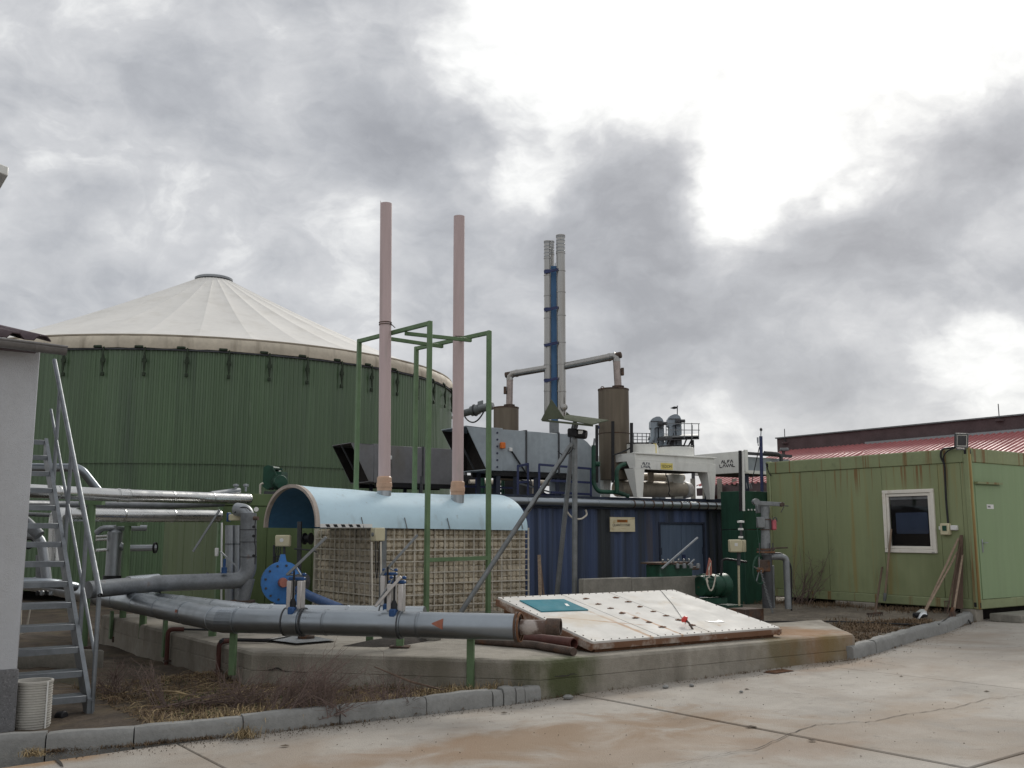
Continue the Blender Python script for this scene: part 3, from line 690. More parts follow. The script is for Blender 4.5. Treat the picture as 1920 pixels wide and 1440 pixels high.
# ------------------------------------------------------------------ big clad pipes in front
def ring(p, d, r, w, m_, name, parent, n=28): MB().lathe(V(p) - V(d).normalized() * w / 2, d, [(r * .9, 0), (r, 0), (r, w), (r * .9, w)], n).o(name, m_, parent)
def clad_run(root, pts, r, m_, seg=.95, name='cladding_section', n=26, r_el=.35):
    """sections of sheet cladding with lapped ends; each bend is a piece of its own"""
    pts = [V(p) for p in pts]; cut = []
    for i in range(len(pts) - 1):
        a, b = pts[i], pts[i + 1]; d = (b - a).normalized()
        if i > 0: a = a + d * r_el
        if i < len(pts) - 2: b = b - d * r_el
        k = max(1, int(round((b - a).length / seg)))
        for j in range(k):
            p, q = a.lerp(b, j / k), a.lerp(b, (j + 1) / k); L_ = (q - p).length
            prof = [(r, 0), (r, L_ - .03), (r + .004, L_ - .03), (r + .004, L_ - .004), (r + .001, L_)]
            if j == 0 and i == 0: prof = [(0, 0)] + prof
            if j == k - 1 and i == len(pts) - 2: prof += [(0, L_)]
            MB().lathe(p, d, prof, n).o(name, m_, root)
        if i < len(pts) - 2:
            c = pts[i + 1]; d2 = (pts[i + 2] - c).normalized(); k = 2 if d.dot(d2) > .3 else 6
            arc = fillet([c - d * r_el, c, c + d2 * r_el], r_el * .98, k)[1:-1]; arc[0] = c - d * r_el; arc[-1] = c + d2 * r_el
            MB().tube(arc, r + .003, n, False).o('elbow', m_, root, ang=12)
            for e_, dd in ((arc[0], d), (arc[-1], d2)): MB().lathe(e_ - dd * .012, dd, [(r + .002, 0), (r + .009, .003), (r + .009, .021), (r + .002, .024)], n).o('elbow_band', m_, root)
pz = .72; R1 = .130
fp = [onz(968, 1176, pz), onz(417, 1162.5, pz), onz(182, 1117, pz)]
fp.append(fp[2] + (fp[2] - fp[1]).normalized() * 4.2)
front = thing('main_pipe', 'thick grey sheet clad pipe in front with bend, running across the platform edge', 'pipe', V((fp[1].x, fp[1].y, 0)))
clad_run(front, fp, R1, 'clad', 1.0, r_el=.17)
fd = (fp[0] - fp[1]).normalized()
ring(fp[0] + fd * .01, fd, .150, .022, 'dark_rust', 'flange', front); ring(fp[0] + fd * .04, fd, .145, .02, 'rust', 'flange', front)
def onfp(px): # point on the front run at picture column
    lo, hi = 0.0, 1.0
    for _ in range(40):
        mid = (lo + hi) / 2; p = fp[1].lerp(fp[0], mid); x = 960 + F * p.x / (p.y * cos(PITCH) + (p.z - 1.65) * sin(PITCH))
        if x < px: lo = mid
        else: hi = mid
    return fp[1].lerp(fp[0], lo)
for x, w, nm in ((552, .16, 'collar'), (738, .20, 'collar')):
    c = onfp(x); ring(c, fd, R1 + .016, w, 'clad', nm, front)
for x in (537, 570, 752): ring(onfp(x), fd, R1 + .020, .014, 'steel_dark', 'clamp_band', front)
c = onfp(828); nn = V((fd.y, -fd.x, 0)); m = MB(); SN = 8
for i in range(SN + 1):
    t = i / SN; dx = -.06 + .115 * t; hw = .004 + .05 * t
    for sg in (-1, 0, 1):
        a_ = sg * hw / R1 + .20; m.v.append(c + fd * dx + (nn * cos(a_) + Z * sin(a_)) * (R1 + .0065))
for i in range(SN):
    for k in (0, 1): m.f.append((3 * i + k, 3 * i + k + 1, 3 * i + k + 4, 3 * i + k + 3))
m.o('flow_arrow', 'arrow_red', front)
c = fp[1].lerp(fp[2], .22); d_ = (fp[2] - fp[1]).normalized(); nn2 = V((d_.y, -d_.x, 0)); nn2 = nn2 if nn2.y < 0 else -nn2
vs = [c + d_ * dx + (nn2 * cos(a_) + Z * sin(a_)) * (R1 + .006) for dx, a_ in ((-.04, .1), (-.04, .35), (.04, .35), (.04, .1))]
MB().add(vs, [(0, 1, 2, 3), (3, 2, 1, 0)]).o('flow_arrow', 'arrow_red', front)
# rusty nozzle behind the flange
nz = [fp[0] + fd * .05, fp[0] + fd * .30 + Z * .01, fp[0] + fd * .33 + Z * .015]
MB().tube(nz, [.075, .066, .07], 18).o('nozzle', 'nozzle_paint', front)
nz2 = [nz[2], nz[2] + fd * .10 + Z * .005, nz[2] + fd * .13 + V((.02, .05, .01))]
MB().lathe(nz2[0], fd, [(.066, -.02), (.080, -.02), (.080, .12), (.062, .12), (.062, .03), (0, .03)], 22).o('nozzle_end', 'dark_rust', front)
# posts of the front pipe, screwed to the wall face
def face_post(px, ytop, ybot, base, d, wpx, parent, extra=0):
    pl = Plane(base, d); t = pl.px(px, ytop, .03 + extra); b = pl.px(px, ybot, .03 + extra)
    B(b, V((b.x, b.y, t.z)), .075, .045, .004, up=pl.n).o('support_post', 'paint_green', parent)
face_post(435, 1184, 1266, pp[1], pp[2] - pp[1], 12, front, .02)
face_post(882, 1196, 1296, pp[1], pp[2] - pp[1], 12, front)
face_post(307, 1160, 1232, pp[0], pp[1] - pp[0], 11, front)
face_post(207, 1145, 1198, pp[0], pp[1] - pp[0], 11, front)

R2 = .108
bp_ = [onz(796, 1155, pz), onz(487, 1151, pz), onz(330, 1131, pz)]
bp_.append(bp_[2] + (bp_[2] - bp_[1]).normalized() * 8)
backp = thing('second_pipe', 'slimmer grey clad pipe lying just behind the thick front pipe', 'pipe', V((bp_[1].x, bp_[1].y, 0)))
clad_run(backp, bp_[:2] + bp_[3:], R2, 'clad_light', 1.05, r_el=.14)
bd = (bp_[0] - bp_[1]).normalized()
ring(bp_[0] - bd * .42, bd, R2 + .014, .2, 'clad_light', 'collar', backp); ring(bp_[0] - bd * .50, bd, R2 + .018, .014, 'steel_dark', 'clamp_band', backp)
for px, yb, w in ((693, 1203, .07), (750, 1213, .11)):
    b = onz(px, yb, PZ); B(b, V((b.x, b.y, pz - R2 + .02)), w, .08, .004).o('support_post', 'paint_green', backp)
b = onz(750, 1213, PZ + .005); MB().obox(b - V((.11, .08, 0)), (.22, 0, 0), (0, .16, 0), (0, 0, .012)).o('foot_plate', 'dark_rust', backp)
b = onz(810, 1199, PZ); MB().lathe(V((b.x, b.y, PZ)), Z, [(0, 0), (.11, 0), (.11, .12), (0, .12)], 18).o('pedestal', 'conc_dark', backp)
d_ = (bp_[2] - bp_[1]).normalized()
for t in (1.2, 3.4):
    c = bp_[1] + d_ * t; B(V((c.x, c.y, .05)), c, .08, .08, .004).o('support_post', 'paint_green', backp)

# knife gate valves standing on the pipes
def gate_valve(base, d, label, lever, h=.36, lever_from=None, mat_l='valve_plate'):
    """d: along the pipe"""
    d = V(d).normalized(); s_ = V((d.y, -d.x, 0)); root = thing('gate_valve', label, 'valve', base, 'gate valves on the front pipes')
    for sg in (-1, 1):
        MB().obox(base + d * (sg * .06 - .026) - s_ * .05, d * .052, s_ * .10, Z * h, .006).o('side_plate', 'valve_plate', root)
    MB().obox(base + d * -.09 - s_ * .055 + Z * (h + .002), d * .18, s_ * .07, Z * .035, .01).o('yoke', 'valve_blue', root)
    for sg in (-1, 1): MB().obox(base + d * (sg * .07 - .02) - s_ * .06 + Z * (h + .048), d * .04, s_ * .04, Z * .03, .008).o('yoke_lug', 'valve_blue', root)
    T([base + s_ * .055 + Z * .02, base + s_ * .055 + Z * (h + .1)], .011, 8).o('spindle', 'black', root)
    MB().lathe(base + s_ * .058 - Z * .02, Z, [(0, .13), (.015, .13), (.034, .09), (.034, .03), (0, .03)], 12).o('gland_boot', 'black', root)
    MB().obox(base - d * .035 + s_ * .02 - Z * .06, d * .07, s_ * .10, Z * .085, .012).o('gland', 'valve_blue', root)
    if lever:
        a, b = lever
        B(a, b, .035, .03, .004).o('lever', mat_l, root)
        k = base + Z * (h + .06); T([k - d * .03, V((a.x, a.y, a.z)) - d * .01], .009, 6).o('lever_link', 'steel_grey', root); T([k + d * .05, a.lerp(b, .22)], .009, 6).o('lever_link', 'steel_grey', root)
    return root
c1 = onfp(553) + Z * (R1 + .005); Yv = c1.y
gate_valve(c1, fd, 'single gate valve with blue yoke on front pipe near the blue fan', (at(538, 1078, Yv), at(612, 1007, Yv + .05)), .29, mat_l='steel_grey')
c3 = onfp(742) + Z * (R1 + .005)
gate_valve(c3, fd, 'gate valve with bare pale diagonal lever on the front pipe', (at(704, 1137, c3.y - .05), at(752, 1081, c3.y - .05)), .27)
c2 = bp_[0] - bd * .42 + Z * (R2 + .005)
gate_valve(c2, bd, 'gate valve with tall grey lever on the slimmer rear pipe', (at(712, 1082, c2.y), at(783, 1003, c2.y + .05)), .33, mat_l='steel_grey')

# loose pipes at the end of the main pipe
T([onz(885, 1200, PZ + .04), onz(1000, 1209, PZ + .04), onz(1076, 1222, PZ + .04)], .042, 14).o('loose_pipe', 'dark_rust', None, 'long black mossy pipe lying on platform before the hatch', 'pipe')
a_, b_ = onz(985, 1196, PZ + .085), onz(1076, 1207, PZ + .085)
m = MB(); d_ = (b_ - a_); m.lathe(a_, d_, [(0, 0), (.062, 0), (.062, d_.length), (.05, d_.length), (.05, d_.length - .25), (0, d_.length - .25)], 18)
m.o('loose_pipe', 'red_pipe', None, 'short open red brown pipe stub beside the hatch corner', 'pipe')
# red hydrant risers and hoses on the platform side
for (x0, y0, y1, x2, y2, lab) in ((315, 1182, 1277, 345, 1180, 'dark red riser pipe on platform side, the rear one'), (411, 1204, 1300, 440, 1201, 'dark red riser pipe on platform side below pipe bend')):
    pl = Plane(pp[0], pp[1] - pp[0]); t = pl.px(x0, y0, .05); bt = pl.px(x0, y1, .05); bt = V((t.x, t.y, bt.z - .05))
    t2 = onz(x2, y2, PZ + .03); root = thing('riser_pipe', lab, 'pipe', bt)
    T(fillet([bt, V((t.x, t.y, PZ + .035)), t2], .07), .028, 12).o('riser', 'red_pipe', root)
    for zz in (.12, .28): MB().obox(V((t.x, t.y, bt.z + zz)) - pl.n * .06 - pl.d * .04, pl.d * .08, pl.n * .09, Z * .02).o('pipe_clip', 'dark_rust', root)
T(fillet([onz(414, 1203, PZ + .05), onz(418, 1199, PZ + .04), onz(450, 1200, PZ + .025), onz(500, 1201, PZ + .025), onz(535, 1195, PZ + .025), onz(556, 1186, PZ + .04)], .1), .022, 10).o('hose', 'hose', None, 'thick black hose crossing the platform under the pipe bend', 'hose')
T([onz(345, 1180, PZ + .03), onz(400, 1181, PZ + .02), onz(440, 1180, PZ + .02)], .014, 8).o('hose', 'hose', None, 'thin black hose from the rear red riser across the platform', 'hose')

# ------------------------------------------------------------------ lattice box under the blue arch
b0 = at(668, 1060, 15.2); b0 = Plane(b0, W).px(717, 1060); b0.z = 0; FP = Plane(b0, W); LP = Plane(b0, U)
zt = FP.sz(717, 990)[1]; zb = .33; Lf = FP.sz(990, 1000)[0]; Ll = LP.sz(595, 1000)[0]
box = thing('lattice_box', 'beige biofilter box walled with steel lattice below the blue arch', 'filter box', FP.pt(0, 0))
MB().obox(FP.pt(.04, zb, -.03), W * (Lf - .08), U * (Ll - .08), Z * (zt - zb - .01)).o('core', 'fill_back', box)
blk = MB().obox((-.085, -.07, -.04), (.083, 0, 0), (0, .09, 0), (0, 0, .08), .018).obox((.002, -.066, -.04), (.083, 0, 0), (0, .09, 0), (0, 0, .08), .018).mesh('fill_block', 'fill')
nc, nr_ = 17, 14; rr = random.Random(9)
for face, ln, ncol, nrow in ((FP, Lf, 14, 14), (LP, Ll, 8, 13)):
    cw, chh = (ln - .10) / ncol, (zt - zb - .02) / nrow; d_ = face.d if face is FP else -face.d; rt = atan2(d_.y, d_.x)
    for i in range(ncol):
        for j in range(nrow):
            s_ = .05 + (i + .5) * cw
            link('fill_block', blk, box, face.pt(s_, zb + (j + .5) * chh, -.06 + rr.uniform(-.012, .010)), (rr.uniform(-.06, .06), rr.uniform(-.05, .05), rt + rr.uniform(-.06, .06)),
                 (cw / .185 * rr.uniform(.98, 1.06), 1, chh / .084 * rr.uniform(.96, 1.06)))
for face, ln in ((FP, Lf), (LP, Ll)):
    k = int(ln / .175)
    for i in range(k + 1):
        s_ = ln * i / k; t = .014 if i % 3 else .022
        face.rect(s_ - t / 2, s_ + t / 2, zb, zt, .0, .02).o('lattice_bar', 'grate', box)
    rws = 8
    for j in range(rws + 1):
        zz = zb + (zt - zb) * j / rws; face.rect(-.006, ln + .006, zz - .009, zz + .009, .021, .032).o('lattice_bar', 'grate', box)
    for j in range(rws):
        zz = zb + (zt - zb) * (j + .5) / rws; face.rect(0, ln, zz - .003, zz + .003, -.005, -.001).o('lattice_bar', 'grate', box)
FP.rect(-.045, .045, zb - .3, zt - .01, -.02, .045, .004).o('corner_post', 'steel_grey', box)
LP.rect(Ll - .02, Ll + .05, zb - .3, zt, -.03, .035).o('corner_post', 'grate', box)

# arch roof
nl = FP.px(598, 987); ao = V((nl.x, nl.y, 0)); span = 2.05; La = FP.sz(990, 995)[0] - FP.sz(598, 987)[0]
arch = thing('arch_roof', 'pale blue fibreglass half barrel roof over the lattice box', 'roof', ao - U * .1)
ao = ao - U * .10 - W * .08
def arch_pt(s_, t, z0, hh, inner=0.0):
    """t 0..1 across the span, s along W"""
    a = pi * t; sag = .05 * sin(pi * s_ / La) + .02 * s_ / La + .006 * sin(5 * s_)
    y = span / 2 - cos(a) * (span / 2 - inner); z = (hh - inner) * sin(a) ** .92
    return ao + W * s_ + U * y + Z * (z0 + z - sag * sin(a) - .012 * s_)
m = MB(); NS, NT = 26, 28; z0 = zt + .012; hh = .66
for sh, inn in ((0, 0), (1, .022)):
    for i in range(NS + 1):
        for j in range(NT + 1): m.v.append(arch_pt(La * i / NS, j / NT, z0, hh, inn))
q = (NS + 1) * (NT + 1); mi = MB()
for i in range(NS):
    for j in range(NT):
        k = i * (NT + 1) + j; m.f.append((k, k + 1, k + NT + 2, k + NT + 1)[::-1])
for j in range(NT):
    for i in (0, NS):
        k = i * (NT + 1) + j; f_ = (k, k + 1, k + 1 + q, k + q); m.f.append(f_ if i else f_[::-1])
for i in range(NS):
    for j in (0, NT):
        k = i * (NT + 1) + j; f_ = (k, k + NT + 1, k + NT + 1 + q, k + q); m.f.append(f_)
m.o('shell', 'grp_blue', arch, ang=60)
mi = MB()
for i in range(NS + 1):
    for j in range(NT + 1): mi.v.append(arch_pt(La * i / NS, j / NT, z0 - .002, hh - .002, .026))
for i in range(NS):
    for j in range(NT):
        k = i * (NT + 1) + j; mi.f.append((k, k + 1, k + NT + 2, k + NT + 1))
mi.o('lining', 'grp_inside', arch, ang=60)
for s_ in (0, La - .04):
    m = MB()
    for ss, inn in ((s_ - .012, -.006), (s_ + .05, -.006), (s_ + .05, .045), (s_ - .012, .045)):
        for j in range(NT + 1): m.v.append(arch_pt(ss, j / NT, z0, hh, inn))
    k = NT + 1
    for r_ in range(4):
        for j in range(NT): m.f.append((r_ * k + j, r_ * k + j + 1, ((r_ + 1) % 4) * k + j + 1, ((r_ + 1) % 4) * k + j))
    m.f += [(0, k, 2 * k, 3 * k), (k - 1, 2 * k - 1, 3 * k - 1, 4 * k - 1)]
    if s_ == 0: m.o('end_rim', 'grp_rim', arch, ang=40)
EP = Plane(ao, W)
EP.rect(.05, La * .235, z0 - .008, z0 + .048, .006, .012).o('marking_strip', 'label_white', arch)
for k in range(5):
    s_ = .13 + k * .125; p = [EP.pt(s_ + dx, z0 + zz, .013) for dx, zz in ((0, .04), (.06, .04), (.085, .0), (.025, .0))]
    MB().prism(p, EP.n * .002).o('hazard_stripe', 'black', arch)
for px in (682, 763, 843, 920, 980):
    s_ = EP.sz(px, 985)[0]; B(EP.pt(s_, z0 - .02, .01), EP.pt(s_ - .035, z0 + .15, -.015), .02, .012).o('strap', 'steel_grey', arch)
# control box hung at the corner post, and cables
cb = thing('control_box', 'beige control box with cable loops at the lattice box corner', 'box', at(708, 1016, 14.95))
c = at(706, 1002, 15.1); MB().obox(c - W * .02 - Z * .10, W * .17, U * .16, Z * .2, .012).o('housing', 'beige_box', cb)
MB().lathe(c - W * .02 + U * .07, -W, [(.03, 0), (.03, .02), (.0, .022)], 12).o('rotary_knob', 'steel_grey', cb)
for dx, sg in ((-.05, .55), (.03, .45)):
    T(wavy(c + W * (.03 + dx) - Z * .1, c + W * (.10 + dx * .5) - Z * .1 + U * .04, sg, 14), .008, 6).o('cable', 'hose', cb)
for px in (697, 714): T([at(px, 1016, 15.0), at(px + 1, 1140, 15.0)], .014, 8).o('conduit', 'grate', cb)

# pink stacks
def stack(px_top, py_top, px_b, py_b, Y, r, lab):
    b = at(px_b, py_b, Y); t = at(px_top, py_top, Y + .02); root = thing('vent_stack', lab, 'stack', b - Z * .3, 'pink vent stacks')
    d_ = (t - b).normalized(); L_ = (t - b).length
    m = MB().lathe(b, d_, [(r, -.35), (r, L_), (r * .86, L_), (r * .86, L_ - .5), (0, L_ - .5)], 28); m.o('tube', 'pink', root)
    for h_, rr_, w in ((.0, 1.20, .05), (.055, 1.28, .07), (.13, 1.2, .08)):
        MB().lathe(b, d_, [(r * 1.0, h_ - .01), (r * rr_, h_), (r * rr_, h_ + w), (r * 1.0, h_ + w + .02)], 28).o('socket_collar', 'orange_pvc', root)
    MB().lathe(b - d_ * .14, d_, [(r * 1.15, 0), (r * 1.15, .14)], 28).o('base_sleeve', 'clad_light', root)
    return root, b, d_, L_
Ys1 = 16.0
s1, sb1, sd1, sl1 = stack(724, 382, 720.5, 920, Ys1, .098, 'taller pink vent stack with chipped top on the left')
m = MB().lathe(sb1 + sd1 * sl1, sd1, [(.098, 0), (.098, .04)], 14, .4, 2.4); m.o('chipped_rim', 'pink', s1)
s2, sb2, sd2, sl2 = stack(861, 406, 858, 928, 16.6, .096, 'shorter pink vent stack with clean rim on the right')
for k in (0, 1): ring(sb1 + sd1 * (sl1 * .567 + k * .035), sd1, .108, .012, 'dark_rust', 'pipe_clamp', s1)
T([sb1 + sd1 * sl1 * .57 + V((.09, -.05, 0)), sb1 + sd1 * sl1 * .56 + V((.17, -.07, -.03))], .008, 6).o('clamp_bolt', 'dark_rust', s1)
ring(sb2 + sd2 * (sl2 * .555), sd2, .105, .012, 'dark_rust', 'pipe_clamp', s2)

# green post frame
fr = thing('stack_frame', 'green square tube frame on four posts holding the pink stacks', 'frame', at(803, 1140, 15.3))
YA, YC = 15.3, 16.0
pa, pc = at(803, 1135, YA), at(916, 1150, YC); ta, tcc = at(806, 602, YA), at(917, 620, YC)
zA = ta.z; zC = tcc.z
dBk = None
def upto(px, py, base, z):           # point at picture position and height z
    d = ray(px, py); return CAM + d * ((z - CAM.z) / d.z)
tb, td = upto(674, 636, None, zA), upto(781, 650, None, zC)
S_ = .068
for (bx, tx) in ((V((pa.x, pa.y, .2)), ta), (V((pc.x, pc.y, .2)), tcc), (V((tb.x, tb.y, .2)), tb), (V((td.x, td.y, .2)), td)):
    B(V((tx.x, tx.y, bx.z)), tx, S_, S_, .004, up=W).o('post', 'paint_green', fr)
B(ta - Z * .034, tb - Z * .034, S_ * .94, S_ * .94, .004).o('cross_bar', 'paint_green', fr)
B(tcc - Z * .034, td - Z * .034, S_ * .94, S_ * .94, .004).o('cross_bar', 'paint_green', fr)
for f_, g_ in ((.33, .23), (.60, .62)):
    B(ta.lerp(tb, f_) - Z * .10, tcc.lerp(td, g_) - Z * .10, S_ * .85, S_ * .85, .003).o('tie_bar', 'paint_green', fr)
k0, k1 = at(803, 1050, YA), at(916, 1046, YC); B(V((ta.x, ta.y, k0.z)), V((tcc.x, tcc.y, k1.z)), S_ * .9, S_ * .9, .003).o('tie_bar', 'paint_green', fr)

# ------------------------------------------------------------------ digester tank
TD = 42.0; ang = math.atan((392 - 960) / F / cos(PITCH)); TC = V((sin(ang) * TD, cos(ang) * TD, 0)); TR = 9.9
front_dir = -TC.normalized(); FA = atan2(front_dir.y, front_dir.x)
zrim = 1.65 + .1345 * TD - .02; zap = at(392, 527, TC.y).z
tank = thing('digester_tank', 'huge round green corrugated tank under a white conical membrane roof', 'tank', TC)
def ringmesh(rows, npitch, depth, m_, name):
    mb = MB(); nn = npitch * 4
    for (r, z) in rows:
        for i in range(nn):
            a = FA + 2 * pi * (i // 4 + (0, .32, .5, .82)[i % 4]) / npitch; rr_ = r + (depth if i % 4 >= 2 else 0)
            mb.v.append(TC + V((cos(a) * rr_, sin(a) * rr_, z)))
    for k in range(len(rows) - 1):
        for i in range(nn): mb.f.append((k * nn + i, k * nn + (i + 1) % nn, (k + 1) * nn + (i + 1) % nn, (k + 1) * nn + i))
    return mb.o(name, m_, tank, ang=20)
zs_ = at(230, 876, TD - TR).z
ringmesh([(TR, -.1), (TR, zs_ + .1)], 400, .027, 'tank_green', 'lower_wall')
ringmesh([(TR + .045, zs_), (TR + .045, zrim + .25)], 400, .027, 'tank_green', 'upper_wall')
MB().lathe(TC, Z, [(TR + .03, zrim - .02), (TR + .14, zrim - .02), (TR + .14, zrim + .03), (TR + .03, zrim + .03)], 180).o('rim_rail', 'steel_dark', tank)
ZSK = zrim + .46
rr = random.Random(4); m = MB(); prof = [(TR + .16, zrim + .035), (TR + .17, zrim + .2), (TR + .12, zrim + .40), (TR + .02, ZSK)]
for (r_, z_) in prof:
    for i in range(216):
        a = 2 * pi * i / 216; k = rr.uniform(-.015, .015); m.v.append(TC + V((cos(a) * (r_ + k), sin(a) * (r_ + k), z_ + (rr.uniform(-.012, .012) if z_ < zrim + .1 else 0))))
for k in range(3):
    for i in range(216): m.f.append((k * 216 + i, k * 216 + (i + 1) % 216, (k + 1) * 216 + (i + 1) % 216, (k + 1) * 216 + i))
m.o('membrane_skirt', 'skirt', tank, ang=60)
MB().lathe(TC, Z, [(TR + .02, ZSK - .01), (TR + .08, ZSK - .01), (TR + .08, ZSK + .03), (TR + .02, ZSK + .03)], 180).o('seam_bead', 'seam', tank)
NG = 36; ra = .64
gore = MB(); NJ, NI = 12, 8
for j in range(NJ + 1):
    t = j / NJ; r_ = (TR + .03) * (1 - t) + ra * t
    zz = ZSK + .02 + (zap - ZSK) * (t ** 1.14) ; 
    for i in range(NI + 1):
        u_ = i / NI; a = (u_ - .5) * 2 * pi / NG; sagz = -.035 * sin(pi * u_) * sin(pi * min(1, t * .9 + .08)) + (.012 if i in (0, NI) else 0)
        gore.v.append(V((cos(a) * r_, sin(a) * r_, zz + sagz)))
for j in range(NJ):
    for i in range(NI): k = j * (NI + 1) + i; gore.f.append((k, k + 1, k + NI + 2, k + NI + 1))
gme = gore.mesh('membrane_panel', 'membrane', ang=60)
for k in range(NG): link('membrane_panel', gme, tank, TC, (0, 0, FA + (k + .27) * 2 * pi / NG))
capo = TC + Z * zap
MB().lathe(capo, Z, [(ra + .02, -.12), (ra + .10, -.03), (ra + .10, .0)], 48).o('apex_ring', 'steel_dark', tank)
MB().lathe(capo, Z, [(ra + .12, .01), (ra + .13, .09), (ra + .06, .13), (.0, .16)], 48).o('apex_cap', 'galv', tank)
cm = MB(); cm.obox((-.03, -.15, .03), (.10, 0, 0), (0, .26, 0), (0, 0, .08), .02); cm.tube([(.02, .17, .06), (.06, .17, -.15), (.03, .17, -.32), (.05, .17, -.72)], [.028, .03, .055, .02], 8)
cm.obox((.0, .1, -.42), (.07, 0, 0), (0, .14, 0), (0, 0, .12), .01); cm.obox((.0, .12, -.85), (.06, 0, 0), (0, .1, 0), (0, 0, .12), .01)
cme = cm.mesh('tension_clamp', 'clamp')
for k in range(50):
    a = FA + (k + .32) * 2 * pi / 50
    if cos(a - FA) < -.05: continue
    link('tension_clamp', cme, tank, TC + V((cos(a), sin(a), 0)) * (TR + .13) + Z * zrim, (0, 0, a))
# side agitator at the tank edge
ag = at(872, 772, 38); agt = thing('agitator_drive', 'grey slanted agitator motor sticking out of tank right edge', 'motor', ag)
a0, a1 = at(866, 776, 38.5), at(925, 760, 38)
MB().tube([a0, a0.lerp(a1, .28), a0.lerp(a1, .3), a0.lerp(a1, .55)], [.14, .14, .2, .2], 14).o('gearbox', 'steel_grey', agt)
MB().tube([a0.lerp(a1, .5), a0.lerp(a1, .97), a1], [.16, .16, .12], 16).o('motor_body', 'steel_grey', agt)
MB().tube([a0.lerp(a1, .40), a0.lerp(a1, .44)], .24, 14).o('flange', 'steel_dark', agt)
MB().obox(a0.lerp(a1, .5) + Z * .14, V((.22, 0, .06)), V((0, .2, 0)), Z * .18, .02).o('terminal_box', 'steel_grey', agt)
T(wavy(at(908, 770, 38), at(872, 782, 38.4), .32, 14), .03, 6).o('cable', 'steel_dark', agt)

# ------------------------------------------------------------------ green shed between the tank and the pipes
sc_ = at(408, 1060, 17.2); SF = Plane(sc_, W); SS = Plane(sc_, U); zsh = SF.sz(480, 926)[1]
shed = thing('green_shed', 'olive green panel shed behind the silver pipes, before the tank', 'shed', V((sc_.x, sc_.y, 0)))
Lw = 5.2; Lu = 3.2
MB().obox(SF.pt(.04, -.1, -.04), W * (Lw - .08), U * (Lu - .08), Z * (zsh + .0)).o('core', 'black_in', shed)
k = 6
for i in range(k): SF.rect(i * Lw / k + .004, (i + 1) * Lw / k - .004, -.05, zsh - .22, -.045, .0, .006).o('wall_panel', 'shed_green', shed)
k = 5
for i in range(k): SS.rect(i * Lu / k + .004, (i + 1) * Lu / k - .004, -.05, zsh - .22, -.045, .0, .006).o('wall_panel', 'shed_green', shed)
for i in range(3): SF.rect(i * Lw / 3 + .003, (i + 1) * Lw / 3 - .003, zsh - .21, zsh, -.05, .012, .006).o('fascia_panel', 'shed_green', shed)
SS.rect(.0, Lu, zsh - .21, zsh, -.05, .012, .006).o('fascia_panel', 'shed_green', shed)
SF.rect(-.02, .05, -.05, zsh, -.05, .02).o('corner_trim', 'paint_green', shed)
# green geared motor standing behind the shed roof
gm = at(515, 918, 19.0); gmo = thing('geared_motor', 'bright green geared motor on bracket above the shed roof', 'motor', gm)
def q_(px, py, Y=19.0): return at(px, py, Y)
MB().prism([q_(494, 876), q_(502, 872), q_(512, 874), q_(516, 884), q_(528, 884), q_(528, 905), q_(500, 918), q_(492, 912)], V((.05, .3, 0))).o('bracket', 'pump_green', gmo)
MB().obox(q_(512, 880), V((.17, .04, -.01)), V((-.04, .2, 0)), V((0, 0, .03))).o('bracket_plate', 'pump_green', gmo)
T([q_(511, 878, 18.95), q_(524, 900, 18.9)], .018, 8).o('brace', 'pump_green', gmo)
MB().lathe(q_(520, 905, 19.2), V((.45, -1, 0)), [(0, 0), (.12, 0), (.135, .05), (.135, .3), (.12, .36), (0, .37)], 20).o('motor_body', 'pump_green', gmo)
for i in range(5): MB().lathe(q_(520, 905, 19.2), V((.45, -1, 0)), [(.136, .08 + i * .045), (.148, .085 + i * .045), (.148, .1 + i * .045), (.136, .105 + i * .045)], 20).o('cooling_fin', 'dark_green', gmo)
MB().obox(q_(495, 926, 18.8), V((.35, .1, 0)), V((-.1, .4, 0)), V((0, 0, .05))).o('base_beam', 'steel_dark', gmo)
T(fillet([q_(488, 930), q_(488, 908), q_(494, 906)], .06), .02, 8).o('vent_pipe', 'grate', gmo)

# ------------------------------------------------------------------ silver pipes on the left
def pipe_thing(name, label, pts, r, m_, seg, parts=(), r_el=.25, n=22):
    root = thing(name, label, 'pipe', V((pts[0].x, pts[0].y, 0))); clad_run(root, pts, r, m_, seg, r_el=r_el, n=n); return root
pA = pipe_thing('insulated_pipe', 'upper shiny silver insulated pipe running right from behind the stair', [at(-10, 917, 13.2), at(232, 929, 14.6), at(466, 936, 17.0)], .092, 'alu', .9, r_el=.08)
c = at(455, 926, 16.8)
for dx in (-.12, .05): MB().lathe(c + V((dx, 0, .04)), Z, [(.02, 0), (.02, .08), (.05, .09), (.05, .12), (0, .13)], 10).o('valve_knob', 'galv', pA)
MB().tube([at(395, 927, 16.3), at(448, 920, 16.9)], .05, 12).o('branch_pipe', 'galv', pA)
MB().tube(fillet([at(448, 940, 16.9), at(452, 975, 16.9)], .05), .07, 12).o('drop_pipe', 'galv', pA)
pB = pipe_thing('insulated_pipe', 'lower shiny silver insulated pipe with elbow at its left end', [at(104, 1052, 13.6), at(107, 964, 13.6), at(410, 968, 16.0)], .098, 'alu', .95, r_el=.16)
pC = thing('bent_pipe', 'blue grey bent pipe high behind the stair rail', 'pipe', at(70, 900, 15.5))
T(fillet([at(20, 876, 15.5), at(150, 877, 15.5), at(196, 935, 15.8)], .12), .065, 16).o('pipe_run', 'clad', pC)
pD = thing('feed_pipe', 'dark lower pipe crossing behind the silver pipes to the shed', 'pipe', at(150, 960, 15.0))
